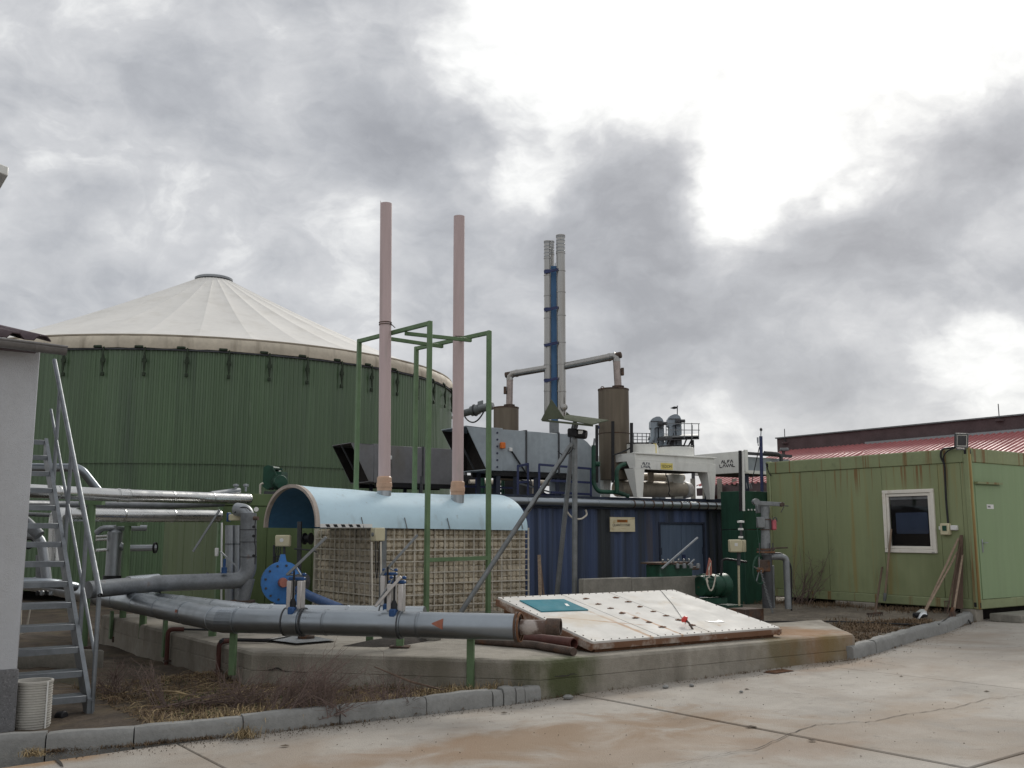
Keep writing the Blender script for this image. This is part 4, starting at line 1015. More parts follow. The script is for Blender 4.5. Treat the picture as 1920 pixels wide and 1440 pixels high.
T(fillet([at(-5, 944, 13.5), at(110, 946, 14.8), at(300, 948, 16.2), at(420, 944, 17.0)], .3), .055, 12).o('pipe_run', 'dark_pipe', pD)
T(fillet([at(-5, 962, 14), at(100, 966, 14.8), at(135, 970, 15)], .2), .03, 8).o('pipe_run', 'dark_pipe', pD)
# elbowed grey pipe rising at the shed corner
pE = thing('riser_pipe', 'thick dull grey pipe with elbow rising at the shed corner', 'pipe', at(466, 1128, 14.2))
T(fillet([at(165, 1106, 13.0), at(290, 1094, 13.8), at(466, 1088, 14.2), at(466, 962, 14.2)], .22, 8), .112, 22).o('pipe_run', 'dark_pipe', pE)
MB().tube([at(240, 1097, 13.5), at(296, 1092, 13.85)], .118, 22).o('cladding_sleeve', 'clad_light', pE)
T(fillet([at(466, 1000, 14.2), at(464, 958, 14.2), at(444, 955, 14.3)], .10, 6), .095, 20).o('top_elbow', 'galv', pE)
T([at(466, 1084, 14.2), at(455, 1128, 14.2)], .09, 18).o('drain_leg', 'dark_pipe', pE)
for yy in (993, 1016, 1044): ring(at(466, yy, 14.2), Z, .118, .012, 'steel_dark', 'pipe_band', pE)
for xx in (388, 412): ring(at(xx, 1089.5, 14.1), V((1, 0, 0)), .118, .012, 'steel_dark', 'pipe_band', pE)
MB().lathe(at(455, 1130, 14.2), Z, [(0, 0), (.17, 0), (.17, .035), (0, .035)], 20).o('flange', 'dark_rust', pE)
MB().lathe(at(481, 955, 14.05), V((.1, -1, 0)), [(0, 0), (.032, 0), (.036, .02), (.036, .03)], 18).o('gauge_rim', 'steel_dark', pE)
MB().lathe(at(481, 955, 14.045), V((.1, -1, 0)), [(0, .032), (.033, .032)], 18).o('gauge_face', 'label_white', pE)
MB().obox(at(428, 976, 14.3), V((.17, 0, 0)), V((0, .15, 0)), V((0, 0, .09)), .01).o('actuator_box', 'beige_box', pE)
MB().obox(at(424, 978, 14.35), V((.03, 0, 0)), V((0, .15, 0)), V((0, 0, .13)), .01).o('actuator_cap', 'valve_blue', pE)
T(wavy(at(470, 958, 14.08), at(440, 962, 14.2), -.07, 10), .008, 6).o('cable', 'hose', pE)
T(wavy(at(479, 975, 14.0), at(478, 1058, 14.0), .0, 8, .012), .007, 6).o('cable', 'hose', pE)
MB().lathe(at(478, 972, 14.05), V((1, -.2, 0)), [(0, -.02), (.03, -.02), (.03, .05), (0, .05)], 10).o('shut_off_cock', 'dark_rust', pE)
for yy in (988, 1005, 1042): MB().lathe(at(476, yy, 14.05), V((.2, -1, 0)), [(0, 0), (.022, 0), (.022, .07), (0, .07)], 8).o('nozzle_stub', 'black', pE)
B(at(362, 1034, 13.9), at(412, 956, 13.9), .03, .025).o('lever', 'galv', pE); B(at(413, 1034, 13.9), at(446, 1064, 13.9), .022, .02).o('lever', 'galv', pE)
MB().lathe(at(420, 1075, 14.0), Z, [(0, 0), (.04, 0), (.04, .08), (.02, .09), (.02, .2), (0, .2)], 10).o('valve_stem', 'valve_blue', pE)
# slim vertical pipes at the shed corner
for px, r_, y0, lab in ((431, .07, 985, 'leftmost slim grey vertical pipe at the shed corner'), (445, .05, 985, 'middle slim grey vertical pipe at the shed corner'), (456.5, .045, 985, 'right slim grey vertical pipe hidden by thick riser')):
    t = thing('vertical_pipe', lab, 'pipe', at(px, 1134, 14.9), 'slim vertical pipes at the shed corner'); T([at(px, 1134, 14.9), at(px, y0, 14.9)], r_, 14).o('pipe_run', 'galv', t)
    for yy in (1020, 1075): ring(at(px, yy, 14.9), Z, r_ + .006, .012, 'steel_dark', 'pipe_band', t)
t = thing('conduit', 'thin white conduit standing left of the slim vertical pipes', 'pipe', at(415, 1135, 14.6)); B(at(415, 1132, 14.6), at(416, 980, 14.6), .03, .02).o('channel', 'label_white', t); MB().obox(at(402, 1043, 14.6), (.05, 0, 0), (0, .04, 0), (0, 0, .12), .008).o('switch_box', 'label_white', t)
# green posts and vessel
for px, y0, y1, Y, r_, lab in ((172, 944, 1110, 13.9, .058, 'round green post carrying the silver pipes beside stair'), (240, 984, 1092, 15.2, .05, 'round green post carrying silver pipes right of the grey vessel')):
    t = thing('pipe_post', lab, 'post', V((at(px, y1, Y).x, Y, .08)), 'green pipe posts'); pb = at(px, y0, Y); T([V((pb.x, pb.y, .02)), pb], r_, 16).o('shaft', 'paint_green', t)
    MB().obox(pb + V((-.16, -.05, -.02)), (.32, 0, 0), (0, .12, 0), (0, 0, .05)).o('head_plate', 'paint_green', t); MB().obox(V((pb.x - .1, pb.y - .1, .03)), (.2, 0, 0), (0, .2, 0), (0, 0, .08)).o('foot_plate', 'dark_rust', t)
t = thing('filter_vessel', 'grey upright cylindrical vessel with pipes below the silver pipe', 'vessel', at(211, 1088, 15.3))
MB().lathe(at(211, 1080, 15.3), Z, [(0, 0), (.11, 0), (.11, .66), (.06, .70), (.06, .76), (0, .76)], 24).o('body', 'galv', t)
MB().lathe(at(211, 1084, 15.3), Z, [(0, -.03), (.14, -.03), (.14, .04), (0, .04)], 20).o('base_flange', 'black', t)
T(fillet([at(180, 1000, 15.2), at(192, 990, 15.2), at(275, 990, 15.5)], .1), .045, 12).o('pipe_run', 'galv', t)
T(fillet([at(222, 1020, 15.3), at(232, 1028, 15.3), at(292, 1027, 15.6)], .08), .05, 12).o('pipe_run', 'galv', t); ring(at(291, 1027, 15.6), V((1, 0, 0)), .085, .03, 'black', 'wall_flange', t)
for yy in (1006, 1012, 1032): T([at(180, yy, 15.1), at(200, yy - 1, 15.2)], .022, 8).o('branch_pipe', 'alu', t)
# pipework in the gloom under the stair
t = thing('pipe_manifold', 'jumble of grey pipes and handwheel seen through the stair treads', 'pipes', at(70, 1100, 12.2))
T(fillet([at(20, 960, 12.2), at(45, 975, 12.2), at(74, 1004, 12.2)], .2), .07, 12).o('pipe_run', 'dark_pipe', t)
T(fillet([at(20, 1003, 12.4), at(76, 1003, 12.4), at(90, 1100, 12.4)], .15), .06, 12).o('pipe_run', 'galv', t)
T([at(78, 1098, 13), at(78, 1040, 13)], .07, 12).o('pipe_run', 'dark_pipe', t)
T(fillet([at(15, 1092, 12), at(95, 1093, 12.3), at(140, 1100, 12.8)], .2), .06, 12).o('pipe_run', 'clad', t)
MB().lathe(at(54, 1020, 12.1), V((.1, -1, .1)), [(.055, 0), (.065, .006), (.055, .012), (.045, .006), (.055, 0)], 16).o('handwheel', 'black', t)
T([at(54, 1020, 12.1), at(54, 1020, 12.3)], .015, 6).o('wheel_stem', 'steel_grey', t)
T(fillet([at(40, 1138, 10.5), at(38, 1190, 10.4), at(48, 1188, 10.4), at(57, 1140, 10.5)], .08), .008, 6).o('bent_rod', 'grate', t)
for k in range(4): MB().obox(at(66 + k * 8, 1117, 12.4), (.04, 0, 0), (0, .05, 0), (0, 0, .06), .01).o('valve_block', 'galv' if k % 2 else 'black', t)

# ------------------------------------------------------------------ blue fan, boxes near it
fan = thing('blue_fan', 'round blue bolted fan housing left of the lattice box', 'fan', at(527, 1128, 14.6))
fc = at(529, 1092, 14.55); fdv = V((.38, -.92, 0)).normalized()
MB().lathe(fc, fdv, [(0, -.26), (.25, -.26), (.275, -.22), (.275, -.02), (.30, -.02), (.30, .02), (.26, .025), (.05, .045), (0, .045)], 36).o('housing', 'fan_blue', fan)
sx_ = fdv.cross(Z).normalized()
for k in range(12):
    a = k * pi / 6 + .2; c = fc + (sx_ * cos(a) + Z * sin(a)) * .245 + fdv * .026; MB().lathe(c, fdv, [(.018, 0), (.018, .014), (0, .016)], 6).o('bolt', 'steel_dark', fan)
MB().prism([fc + sx_ * -.06 + Z * .27, fc + sx_ * .06 + Z * .27, fc + sx_ * .03 + Z * .40, fc + sx_ * -.03 + Z * .40], -fdv * .06).o('lifting_lug', 'fan_blue', fan)
MB().prism([fc + sx_ * -.30 - Z * .12, fc + sx_ * -.30 - Z * .36, fc + sx_ * .12 - Z * .36, fc + sx_ * .05 - Z * .25], -fdv * .22).o('foot', 'fan_blue', fan)
MB().lathe(fc + fdv * .04, fdv, [(0, .12), (.06, .12), (.07, .05), (.07, 0)], 20).o('hub', 'hub_red', fan)
MB().lathe(at(556, 1090, 14.4), V((.9, -.4, 0)), [(0, 0), (.10, 0), (.11, .05), (.11, .16), (0, .18)], 20).o('drive_motor', 'steel_dark', fan)
T(fillet([at(560, 1105, 14.2), at(582, 1118, 13.4), at(640, 1142, 12.6)], .1), .06, 16).o('outlet_pipe', 'valve_blue', fan)
MB().obox(fc + V((-.36, -.25, -.44)), V((.9, 0, 0)), V((0, .5, 0)), V((0, 0, .07))).o('plinth', 'conc_dark', fan)
jb = thing('junction_box', 'beige junction box on two dark legs above the blue fan', 'box', at(525, 1070, 14.9))
c = at(528, 1014, 14.9); MB().obox(c + V((-.10, 0, -.085)), (.215, 0, 0), (0, .14, 0), (0, 0, .17), .014).o('housing', 'beige_box', jb); MB().lathe(c + V((0, -.002, .01)), V((0, -1, 0)), [(0, .002), (.03, .002)], 14).o('sticker', 'label_white', jb)
for px in (514, 533): B(at(px, 1150, 14.98), at(px, 1022, 14.98), .035, .03).o('leg', 'steel_dark', jb)
for k in range(3): T(wavy(at(519 + 4 * k, 1024, 14.93), at(516 + 3 * k, 1062, 14.9), .0, 8, .012), .007, 6).o('cable', 'hose', jb)
B(at(512, 1043, 14.95), at(534, 1043, 14.95), .02).o('rail', 'steel_dark', jb)
po = thing('dark_post', 'dark steel post with cable reel beside blue fan', 'post', at(560, 1130, 15.0))
B(at(560, 1125, 15.3), at(562, 978, 15.3), .075, .06, .004).o('shaft', 'steel_dark', po)
MB().lathe(at(577, 1010, 15.3), V((.9, -.3, 0)), [(0, -.06), (.09, -.06), (.09, -.045), (.06, -.04), (.06, .04), (.09, .045), (.09, .06), (0, .06)], 20).o('reel', 'black', po)
T([at(552, 1029, 15.2), at(588, 1032, 15.2), at(594, 1036, 15.2)], .012, 6).o('arm', 'steel_dark', po)

# ------------------------------------------------------------------ left building
bc = V((0, 0, 0)); q = onroad(23, 1387); bc = V((q.x, q.y, road_z(q.x)))
BF = Plane(bc, -W); BS = Plane(bc, U); zplin = BF.sz(28, 1255)[1]; ztop = BF.sz(64, 655)[1] + .05
lb = thing('rendered_building', 'pale grey rendered building with dark plinth at left edge', 'building', bc)
MB().obox(BF.pt(0, zplin, -3.4), -W * 4.5, -BF.n * -3.4, Z * (ztop - zplin), .006).o('wall', 'render_white', lb)
MB().obox(BF.pt(-.012, bc.z - .15, -3.4), -W * 4.5, BF.n * 3.412, Z * (zplin - bc.z + .152), .006).o('plinth', 'plinth', lb)
gz0 = BF.sz(30, 640)[1]
EV = Plane(bc + BF.n * .22, -W); e1 = EV.sz(124, 655)[0]
gl, gr_ = EV.pt(3.5, EV.sz(0, 630)[1] + .05), EV.pt(e1, EV.sz(118, 652)[1])
m = MB(); gd = (gr_ - gl).normalized(); gs = BF.n
for i in range(2):
    c = (gl, gr_)[i]
    for k in range(11): a = pi * k / 10; m.v.append(c + gs * cos(a) * .062 - Z * sin(a) * .068)
for k in range(10): m.f += [(k, k + 1, k + 12, k + 11), (k + 11, k + 12, k + 1, k)]
m.f.append(tuple(range(11, 22))); m.o('gutter', 'gutter', lb)
T([gl + gs * .064, gr_ + gs * .064], .011, 8).o('gutter_bead', 'gutter', lb)
bx = EV.px(48, 650); m = MB()
for k in range(11): a = pi * k / 10; m.v += [gl.lerp(gr_, .93) + gs * cos(a) * .067 - Z * sin(a) * .073, gl.lerp(gr_, .938) + gs * cos(a) * .067 - Z * sin(a) * .073]
for k in range(10): m.f += [(2 * k, 2 * k + 1, 2 * k + 3, 2 * k + 2)]
m.o('gutter_bracket', 'gutter', lb)
e2, ze = EV.sz(96, 640)
m = MB(); m.corr(EV.pt(4.0, ze, .01), W * (4.0 - e2), -BF.n * 3.6 + Z * .75, Z, .21, .045); ro = m.o('roof_sheet', 'roof_brown', lb, ang=20)
sm = ro.modifiers.new('thick', 'SOLIDIFY'); sm.thickness = .012
MB().obox(EV.pt(e2 + .1, ze - .10, -.04), -W * 4.0, -BF.n * .1, Z * .085).o('fascia', 'roof_brown', lb)
# taller white building whose eave corner peeps in
tb_ = at(-60, 1000, 11.5); tw = thing('tall_building', 'white eave corner of a taller blue trimmed building, top left edge', 'building', V((tb_.x - 1, tb_.y, 0)))
ez = at(15, 330, 12.0)
MB().obox(V((ez.x, ez.y, ez.z)) + U * 0 - W * .0, -W * 4 + Z * .9, U * 5, Z * .12, .01).o('eave', 'white_metal', tw)
MB().obox(V((ez.x, ez.y, ez.z - .16)) - W * .25 + U * .1 + Z * .05, -W * 3.6 + Z * .8, U * 4.8, Z * .12).o('soffit_trim', 'fan_blue', tw)
MB().obox(V((ez.x, ez.y, -.2)) - W * 1.6 + U * .6, -W * 3, U * 4, Z * (ez.z + .3)).o('wall', 'render_white', tw)

# ------------------------------------------------------------------ steel stair
sf = onroad(166, 1352); st = thing('steel_stair', 'galvanised steel stair with handrail beside the rendered building', 'stair', sf)
SLP = .90; z00 = sf.z
def sp(t, zoff=0.0, a=0.0): return V((sf.x, sf.y, z00)) + U * t + W * a + Z * (t * SLP + zoff)
TMAX = 2.95; wid = .64
for a, nm in ((0, 'stringer'), (-wid, 'stringer')):
    MB().prism([sp(0, -.02, a - .02), sp(0, .20, a - .02), sp(TMAX, .20, a - .02), sp(TMAX, -.04, a - .02), sp(.12, -.06, a - .02)], W * .04).o(nm, 'galv_stair', st)
    MB().obox(sp(-.06, 0, a - .05), U * .16, W * .1, Z * .012).o('foot_plate', 'galv_stair', st)
tr = MB(); tr.obox((0, -.11, 0), (wid - .05, 0, 0), (0, .22, 0), (0, 0, .028), .004); tr.obox((0, -.112, -.03), (wid - .05, 0, 0), (0, .012, 0), (0, 0, .04)); tme = tr.mesh('tread', 'galv_stair')
for k in range(14):
    z_ = .20 + k * .2; t = z_ / SLP - .09
    link('tread', tme, st, sp(t, 0, -wid + .025) + Z * (z_ - t * SLP), (0, 0, atan2(W.y, W.x)))
HR = 1.08
T([sp(-.02, HR + .08, .03), sp(TMAX, HR + .08, .03)], .026, 14, False).o('handrail', 'galv_stair', st)
MB().lathe(sp(-.021, HR + .08, .03), (sp(1) - sp(0)), [(.025, 0), (.019, 0), (.019, .05), (0, .05)], 14).o('rail_end', 'steel_dark', st)
for t0 in (.02, .70, 1.65, 2.5):
    T([sp(t0, .06, .03), sp(t0, HR + .06, .03)], .021, 12).o('baluster', 'galv_stair', st)
    MB().obox(sp(t0 - .04, .06, .018), U * .08, W * .014, Z * .14).o('baluster_bracket', 'galv_stair', st)
T([sp(.04, .55, .03), sp(TMAX, .55, .03)], .017, 10).o('mid_rail', 'galv_stair', st)
T([sp(TMAX - .2, HR + .08, -wid), sp(1.9, HR + .08, -wid)], .02, 10).o('handrail', 'galv_stair', st)

kw = onz(20, 1222, .16); kv = onz(195, 1226, .16)
MB().obox(V((kw.x, kw.y, -.1)), V((kv.x - kw.x, kv.y - kw.y, 0)), U * .12, Z * .30, .012).o('low_curb_wall', 'conc_dark', None, 'low concrete curb wall behind the stair foot', 'wall')
# ribbed drum beside the building
dc = bc + W * .17 + U * .16; dz = road_z(dc.x) + .05; dr_ = .15
m = MB(); prof = [(0, .0), (dr_, 0)]
for k in range(17): z_ = .02 + k * .0215; prof += [(dr_ - .007, z_), (dr_ - .007, z_ + .008), (dr_ + .004, z_ + .011), (dr_ + .004, z_ + .018)]
prof += [(dr_ + .008, .39), (dr_ + .008, .405), (dr_ - .012, .405), (dr_ - .015, .05), (0, .05)]
dt = thing('ribbed_drum', 'white ribbed plastic drum standing by the building corner', 'drum', V((dc.x, dc.y, dz)))
m.lathe(V((dc.x, dc.y, dz)), Z, prof, 36); m.o('body', 'ribbed_white', dt, ang=25)
sdv = (CAM - dc); sdv.z = 0; sdv.normalize(); sdv = Matrix.Rotation(.75, 3, 'Z') @ sdv
B(V((dc.x, dc.y, dz)) + sdv * (dr_ + .008), V((dc.x, dc.y, dz + .40)) + sdv * (dr_ + .008), .012, .008).o('seam_strip', 'label_white', dt)
MB().obox(bc + W * .02 + U * .02 + Z * .0, W * 1.15, U * 2.2, Z * .05).o('paving_strip', 'conc', None, kind='structure')
k = bc + W * .46 + U * .42; MB().lathe(V((k.x, k.y, road_z(k.x) + .08)), V((.9, -.3, .1)), [(0, -.05), (.03, -.05), (.045, -.03), (.045, .04), (.035, .05), (0, .05)], 14).o('black_bottle_cap', 'black', None, 'small black plastic container under the lowest stair tread', 'container')

# ------------------------------------------------------------------ blue generator container
cb0 = at(1000, 1060, 18.5); CP = Plane(cb0, W); s_l = -2.2; s_r = CP.sz(1396, 1000)[0]; ztop = CP.sz(1000, 940)[1]
bl = thing('blue_container', 'dirty blue corrugated container housing the generator set', 'container', CP.pt(0, 0))
DEP = 2.5; Lc = s_r - s_l
ds0, dz1 = CP.sz(1238, 982); ds1 = CP.sz(1318, 985)[0]; dz1 = CP.sz(1280, 983)[1]
m = MB(); m.corr(CP.pt(s_l, -.1, -.005), W * (ds0 - .04 - s_l), Z * (ztop - .12 + .1), CP.n, .26, -.05); m.o('corrugated_wall', 'cont_blue', bl, ang=20)
m = MB(); m.corr(CP.pt(ds1 + .04, -.1, -.005), W * (s_r - ds1 - .04), Z * (ztop - .12 + .1), CP.n, .26, -.05); m.o('corrugated_wall', 'cont_blue', bl, ang=20)
m = MB(); m.corr(CP.pt(ds0 - .04, dz1 + .03, -.005), W * (ds1 - ds0 + .08), Z * (ztop - .12 - dz1 - .03), CP.n, .26, -.05); m.o('corrugated_wall', 'cont_blue', bl, ang=20)
MB().obox(CP.pt(s_l, -.1, -.08), W * Lc, -CP.n * (DEP - .08), Z * (ztop + .0)).o('core', 'cont_frame', bl)
CP.rect(s_l, s_r, ztop - .125, ztop - .04, -.07, .02, .006).o('top_rail', 'cont_frame', bl)
CP.rect(s_r - .02, s_r + .08, -.1, ztop - .04, -.08, .03).o('corner_post', 'cont_frame', bl)
mid = (ds0 + ds1) / 2
for a, b in ((ds0, mid - .006), (mid + .006, ds1)):
    d_ = CP.rect(a, b, -.05, dz1, -.05, -.015, .006).o('door_leaf', 'cont_door', bl)
    for zz in (.4, 1.2): CP.rect(a + .0 if a == ds0 else b - .03, a + .03 if a == ds0 else b, zz, zz + .14, -.015, .0).o('hinge', 'cont_frame', d_)
CP.rect(ds0 - .045, ds0 - .005, -.05, dz1 + .04, -.05, .012).o('door_jamb', 'cont_frame', bl); CP.rect(ds1 + .005, ds1 + .045, -.05, dz1 + .04, -.05, .012).o('door_jamb', 'cont_frame', bl)
CP.rect(ds0 - .045, ds1 + .045, dz1 + .005, dz1 + .045, -.05, .014).o('door_head', 'cont_frame', bl)
k0 = CP.sz(1283, 1050); CP.rect(k0[0] - .04, k0[0] + .04, k0[1] - .2, k0[1] + .11, -.014, .002).o('lock_case', 'steel_blue', bl); CP.rect(k0[0] - .02, k0[0] + .03, k0[1] - .02, k0[1] + .015, .003, .03).o('door_handle', 'galv', bl)
# gutter pipe along the roof edge
gp = thing('roof_edge_pipe', 'long grey clad pipe along the blue container roof edge', 'pipe', CP.pt(0, ztop - .1, .1))
g0, g1 = CP.pt(s_l + .3, ztop + .0, .10), CP.pt(s_r - .02, ztop - .02, .10); gdv = (g1 - g0); k = 9
for i in range(k):
    p, q = g0.lerp(g1, i / k), g0.lerp(g1, (i + 1) / k); L_ = (q - p).length
    MB().lathe(p, gdv, [(.075, 0), (.075, L_ - .03), (.079, L_ - .03), (.079, L_)], 18).o('cladding_section', 'clad' if i < 6 else 'clad_light', gp)
for i in range(12): p = g0.lerp(g1, .56 + i * .034); MB().lathe(p, gdv, [(.080, 0), (.083, .004), (.083, .028), (.080, .03)], 18).o('pipe_band', 'dark_rust', gp)
# sign
sg0 = CP.sz(1143, 997); sg1 = CP.sz(1189, 970); sgt = bl
sp_ = CP.rect(sg0[0], sg1[0], sg0[1], sg1[1], .005, .02).o('name_sign', 'sign', bl); wS, hS = sg1[0] - sg0[0], sg1[1] - sg0[1]
CP.rect(sg0[0] + wS * .28, sg0[0] + wS * .70, sg0[1] + hS * .64, sg0[1] + hS * .83, .0205, .0225).o('sign_band', 'sign_orange', sp_)
text('sign_lettering', 'TEDOM', hS * .20, CP.pt(sg0[0] + wS * .31, sg0[1] + hS * .665, .0240), W, Z, 'ink', sp_, 1.02)
text('sign_lettering', 'QUANTO D500', hS * .24, CP.pt(sg0[0] + wS * .09, sg0[1] + hS * .38, .0225), W, Z, 'ink', sp_, .97)
# hanging hose by the wall
T(fillet([CP.px(1060, 955, .12), CP.px(1072, 972, .12), CP.px(1090, 974, .12), CP.px(1101, 965, .12), CP.px(1098, 956, .12)], .12, 8), .018, 8).o('hanging_hose', 'grate', bl)
T([CP.px(960, 945, .13), CP.px(978, 962, .13)], .012, 6).o('hanging_hose', 'grate', bl)
# roof beams
for off_, zz in ((-.25, .125), (-.9, .125), (-1.9, .125)):
    MB().obox(CP.pt(s_l + 1.2, ztop + .0, off_), W * (Lc - 1.4), CP.n * .12, Z * zz).o('roof_beam', 'cont_frame', bl)
B(CP.pt(CP.sz(1075, 960)[0] + .9, ztop + .04, -.2), CP.pt(s_r, ztop + .10, -.2), .08, .12).o('roof_beam', 'cont_frame', bl)

def roofp(px, py, Y): return at(px, py, Y)
# ------------------------------------------------------------------ big air ducts
def duct(label, c_px, c_py, Y, L_, hgt, dep, m_, leg_z, name='air_duct', curve=True):
    """c: near top corner where the hood starts; runs along W"""
    c = at(c_px, c_py, Y); root = thing(name, label, 'duct', V((c.x, c.y, leg_z)))
    zt_, zb_ = c.z, c.z - hgt; DP = Plane(c, W)
    def pt(s_, z, t=0.0): return DP.pt(s_, z, 0) + U * t
    # body sections
    k = 2; Ls = L_ * .74
    cuts = [0, .30 * L_, .62 * L_, Ls] if curve else [0, .5 * L_, L_]
    for a, b in zip(cuts, cuts[1:]):
        MB().obox(pt(a + .004, zb_), W * (b - a - .008), U * dep, Z * hgt, .006).o('duct_section', m_, root)
        MB().obox(pt(b - .02, zb_ - .02, -.02), W * .03, U * (dep + .04), Z * (hgt + .04)).o('joint_flange', 'steel_dark', root)
    MB().obox(pt(-.08, zb_ - .01, -.025), W * .26, U * (dep + .05), Z * (hgt + .03), .005).o('damper_frame', m_, root)
    for i in range(6): MB().lathe(pt(.05, zb_ + hgt * (.08 + .165 * i), -.026), -U, [(.022, 0), (.022, .01), (0, .012)], 6).o('bolt', 'ink_blue', root)
    if curve:  # bend at the far end, turning down
        r_ = hgt * .98; poly = [pt(Ls, zb_), pt(Ls, zt_)]
        for i in range(9): a = pi / 2 * i / 8; poly.append(pt(Ls + sin(a) * r_, zt_ - r_ + cos(a) * r_))
        poly += [pt(Ls + r_, leg_z), pt(Ls + .1, leg_z), pt(Ls + .1, zb_)]
        MB().prism(poly, U * dep).o('bend', m_, root, ang=30)
    # hood: flared, cut on a slant, open to the left
    e = .06; hd = -W
    o0, o1 = .34, .02                        # reach at top and at bottom
    t_ = .015
    n0_, n1_ = pt(-.085, zt_, -.02), pt(-.085, zb_, -.02); ft, fb = pt(-.085 - .58, zt_ + .02, -.02), pt(-.085 - .10, zb_ - .0, -.02)
    f0_, f1_ = n0_ + U * (dep + .04), n1_ + U * (dep + .04); gt, gb = ft + U * (dep + .04), fb + U * (dep + .04)
    for poly, ex in (([n0_, ft, fb, n1_], U * t_), ([f0_, gt, gb, f1_], -U * t_), ([n0_, ft, gt, f0_], -Z * t_), ([n1_, fb, gb, f1_], Z * t_)):
        MB().prism(poly, ex).o('hood_plate', m_, root)
    MB().prism([n0_ + U * t_ - Z * .02, n1_ + U * t_ + Z * .02, f1_ - U * t_ + Z * .02, f0_ - U * t_ - Z * .02], -W * .004).o('hood_grille', 'black_in', root)
    for ss, tt in ((n0_, n1_),): MB().prism([n0_ + U * (t_ + .002) - Z * .03, ft + U * (t_ + .002) - Z * .03, fb + U * (t_ + .002) + Z * .02, n1_ + U * (t_ + .002) + Z * .02], U * .004).o('hood_lining', 'black_in', root)
    MB().prism([f0_ - U * (t_ + .004) - Z * .03, gt - U * (t_ + .004) - Z * .03, gb - U * (t_ + .004) + Z * .02, f1_ - U * (t_ + .004) + Z * .02], -U * .004).o('hood_lining', 'black_in', root)
    B((ft + gt) / 2 - Z * .03, (fb + gb) / 2 + Z * .03, .03).o('mouth_bar', 'steel_dark', root)
    for s_ in ((.15, .55, 1.05, 1.6) if curve else (.3, 1.2)):
        if s_ > L_: continue
        for tt in (.08, dep - .08): B(pt(s_, leg_z, tt), pt(s_, zb_, tt), .08, .08).o('leg', 'cont_frame', root)
    MB().obox(pt(0, zb_ - .10, .02), W * (L_ * .9), U * .06, Z * .09).o('support_beam', 'black', root); MB().obox(pt(0, zb_ - .10, dep - .08), W * (L_ * .9), U * .06, Z * .09).o('support_beam', 'black', root)
    return root, pt, zt_, zb_
d1, dp1, zt1, zb1 = duct('near large grey sheet metal air duct with slanted dark hood', 927, 804, 19.0, 2.55, .80, .85, 'duct', ztop + .05)
MB().obox(dp1(.10, zb1 + .42, -.10), W * .10, U * .07, Z * .12, .01).o('isolator_switch', 'orange', d1); MB().obox(dp1(.33, zb1 + .38, -.05), W * .07, U * .05, Z * .07, .008).o('junction', 'label_white', d1)
T(fillet([dp1(.40, zb1 + .38, -.02), dp1(.47, zb1 + .30, -.02), dp1(.85, zb1 - .18, -.04)], .06), .016, 6).o('cable', 'hose', d1)
d2, dp2, zt2, zb2 = duct('far dark grey air duct with slanted hood near the tank', 707, 834, 22.2, 2.4, .84, .9, 'duct2', ztop - .3, curve=False)
MB().obox(dp2(.30, zb2 + .52, -.04), W * .07, U * .04, Z * .09, .01).o('junction', 'label_white', d2); T(wavy(dp2(.30, zb2 + .5, -.03), dp2(.22, zb2 - .4, -.05), 0, 8, .03), .03, 8).o('cable', 'hose', d2)
# steel deck under the far duct, hidden behind the arch
dk = thing('steel_deck', 'dark steel deck with railing below the far duct', 'deck', dp2(0, .1, .4))
MB().obox(dp2(-.2, ztop - .42, -.4), W * 3.2, U * 2.0, Z * .1).o('floor', 'steel_dark', dk)
for s_ in (.0, 1.2, 2.4):
    for tt in (-.3, 1.4): B(dp2(s_, -.1, tt), dp2(s_, ztop - .42, tt), .1, .1).o('leg', 'steel_dark', dk)
for i in range(16): B(dp2(.2 + i * .16, ztop - .32, -.35), dp2(.2 + i * .16, ztop + .12, -.35), .02).o('baluster', 'steel_dark', dk)
for zz in (-.05, .13): B(dp2(.1, ztop + zz, -.35), dp2(2.8, ztop + zz, -.35), .03).o('rail', 'steel_blue', dk)
for px in (775, 790): B(at(px, 930, 20.2), at(px, 893, 20.2), .05).o('stanchion', 'steel_dark', dk)

# safety rails on the container roof edge
def hoop_rail(label, pxs, Y):
    root = thing('safety_rail', label, 'railing', at(pxs[0][0], 940, Y), 'dark blue safety rails on the container roof')
    for path in pxs[1]:
        for (a, b) in zip(path, path[1:]): B(at(*a), at(*b), .042, .042).o('rail_tube', 'steel_blue', root)
    return root
hoop_rail('narrow dark blue rail hoop below near duct', ((970, 0), [[(971, 938, 18.9), (971, 874, 18.9), (990, 870, 19.3), (990, 936, 19.3)], [(971, 905, 18.9), (990, 903, 19.3)]]), 19)
hoop_rail('wide dark blue rail on roof behind the tripod', ((1010, 0), [[(1011, 940, 18.9), (1011, 871, 18.9), (1108, 879, 20.2), (1108, 940, 20.2)], [(1030, 901, 19.1), (1108, 905, 20.2)], [(1034, 923, 19.1), (1108, 927, 20.2)]]), 19)
hoop_rail('dark blue rail partly hidden behind right pink stack', ((880, 0), [[(893, 940, 20.5), (893, 888, 20.5), (915, 886, 20.9), (940, 888, 21.2)], [(872, 912, 20.2), (960, 915, 21.2)], [(872, 930, 20.2), (968, 932, 21.2)]]), 20)
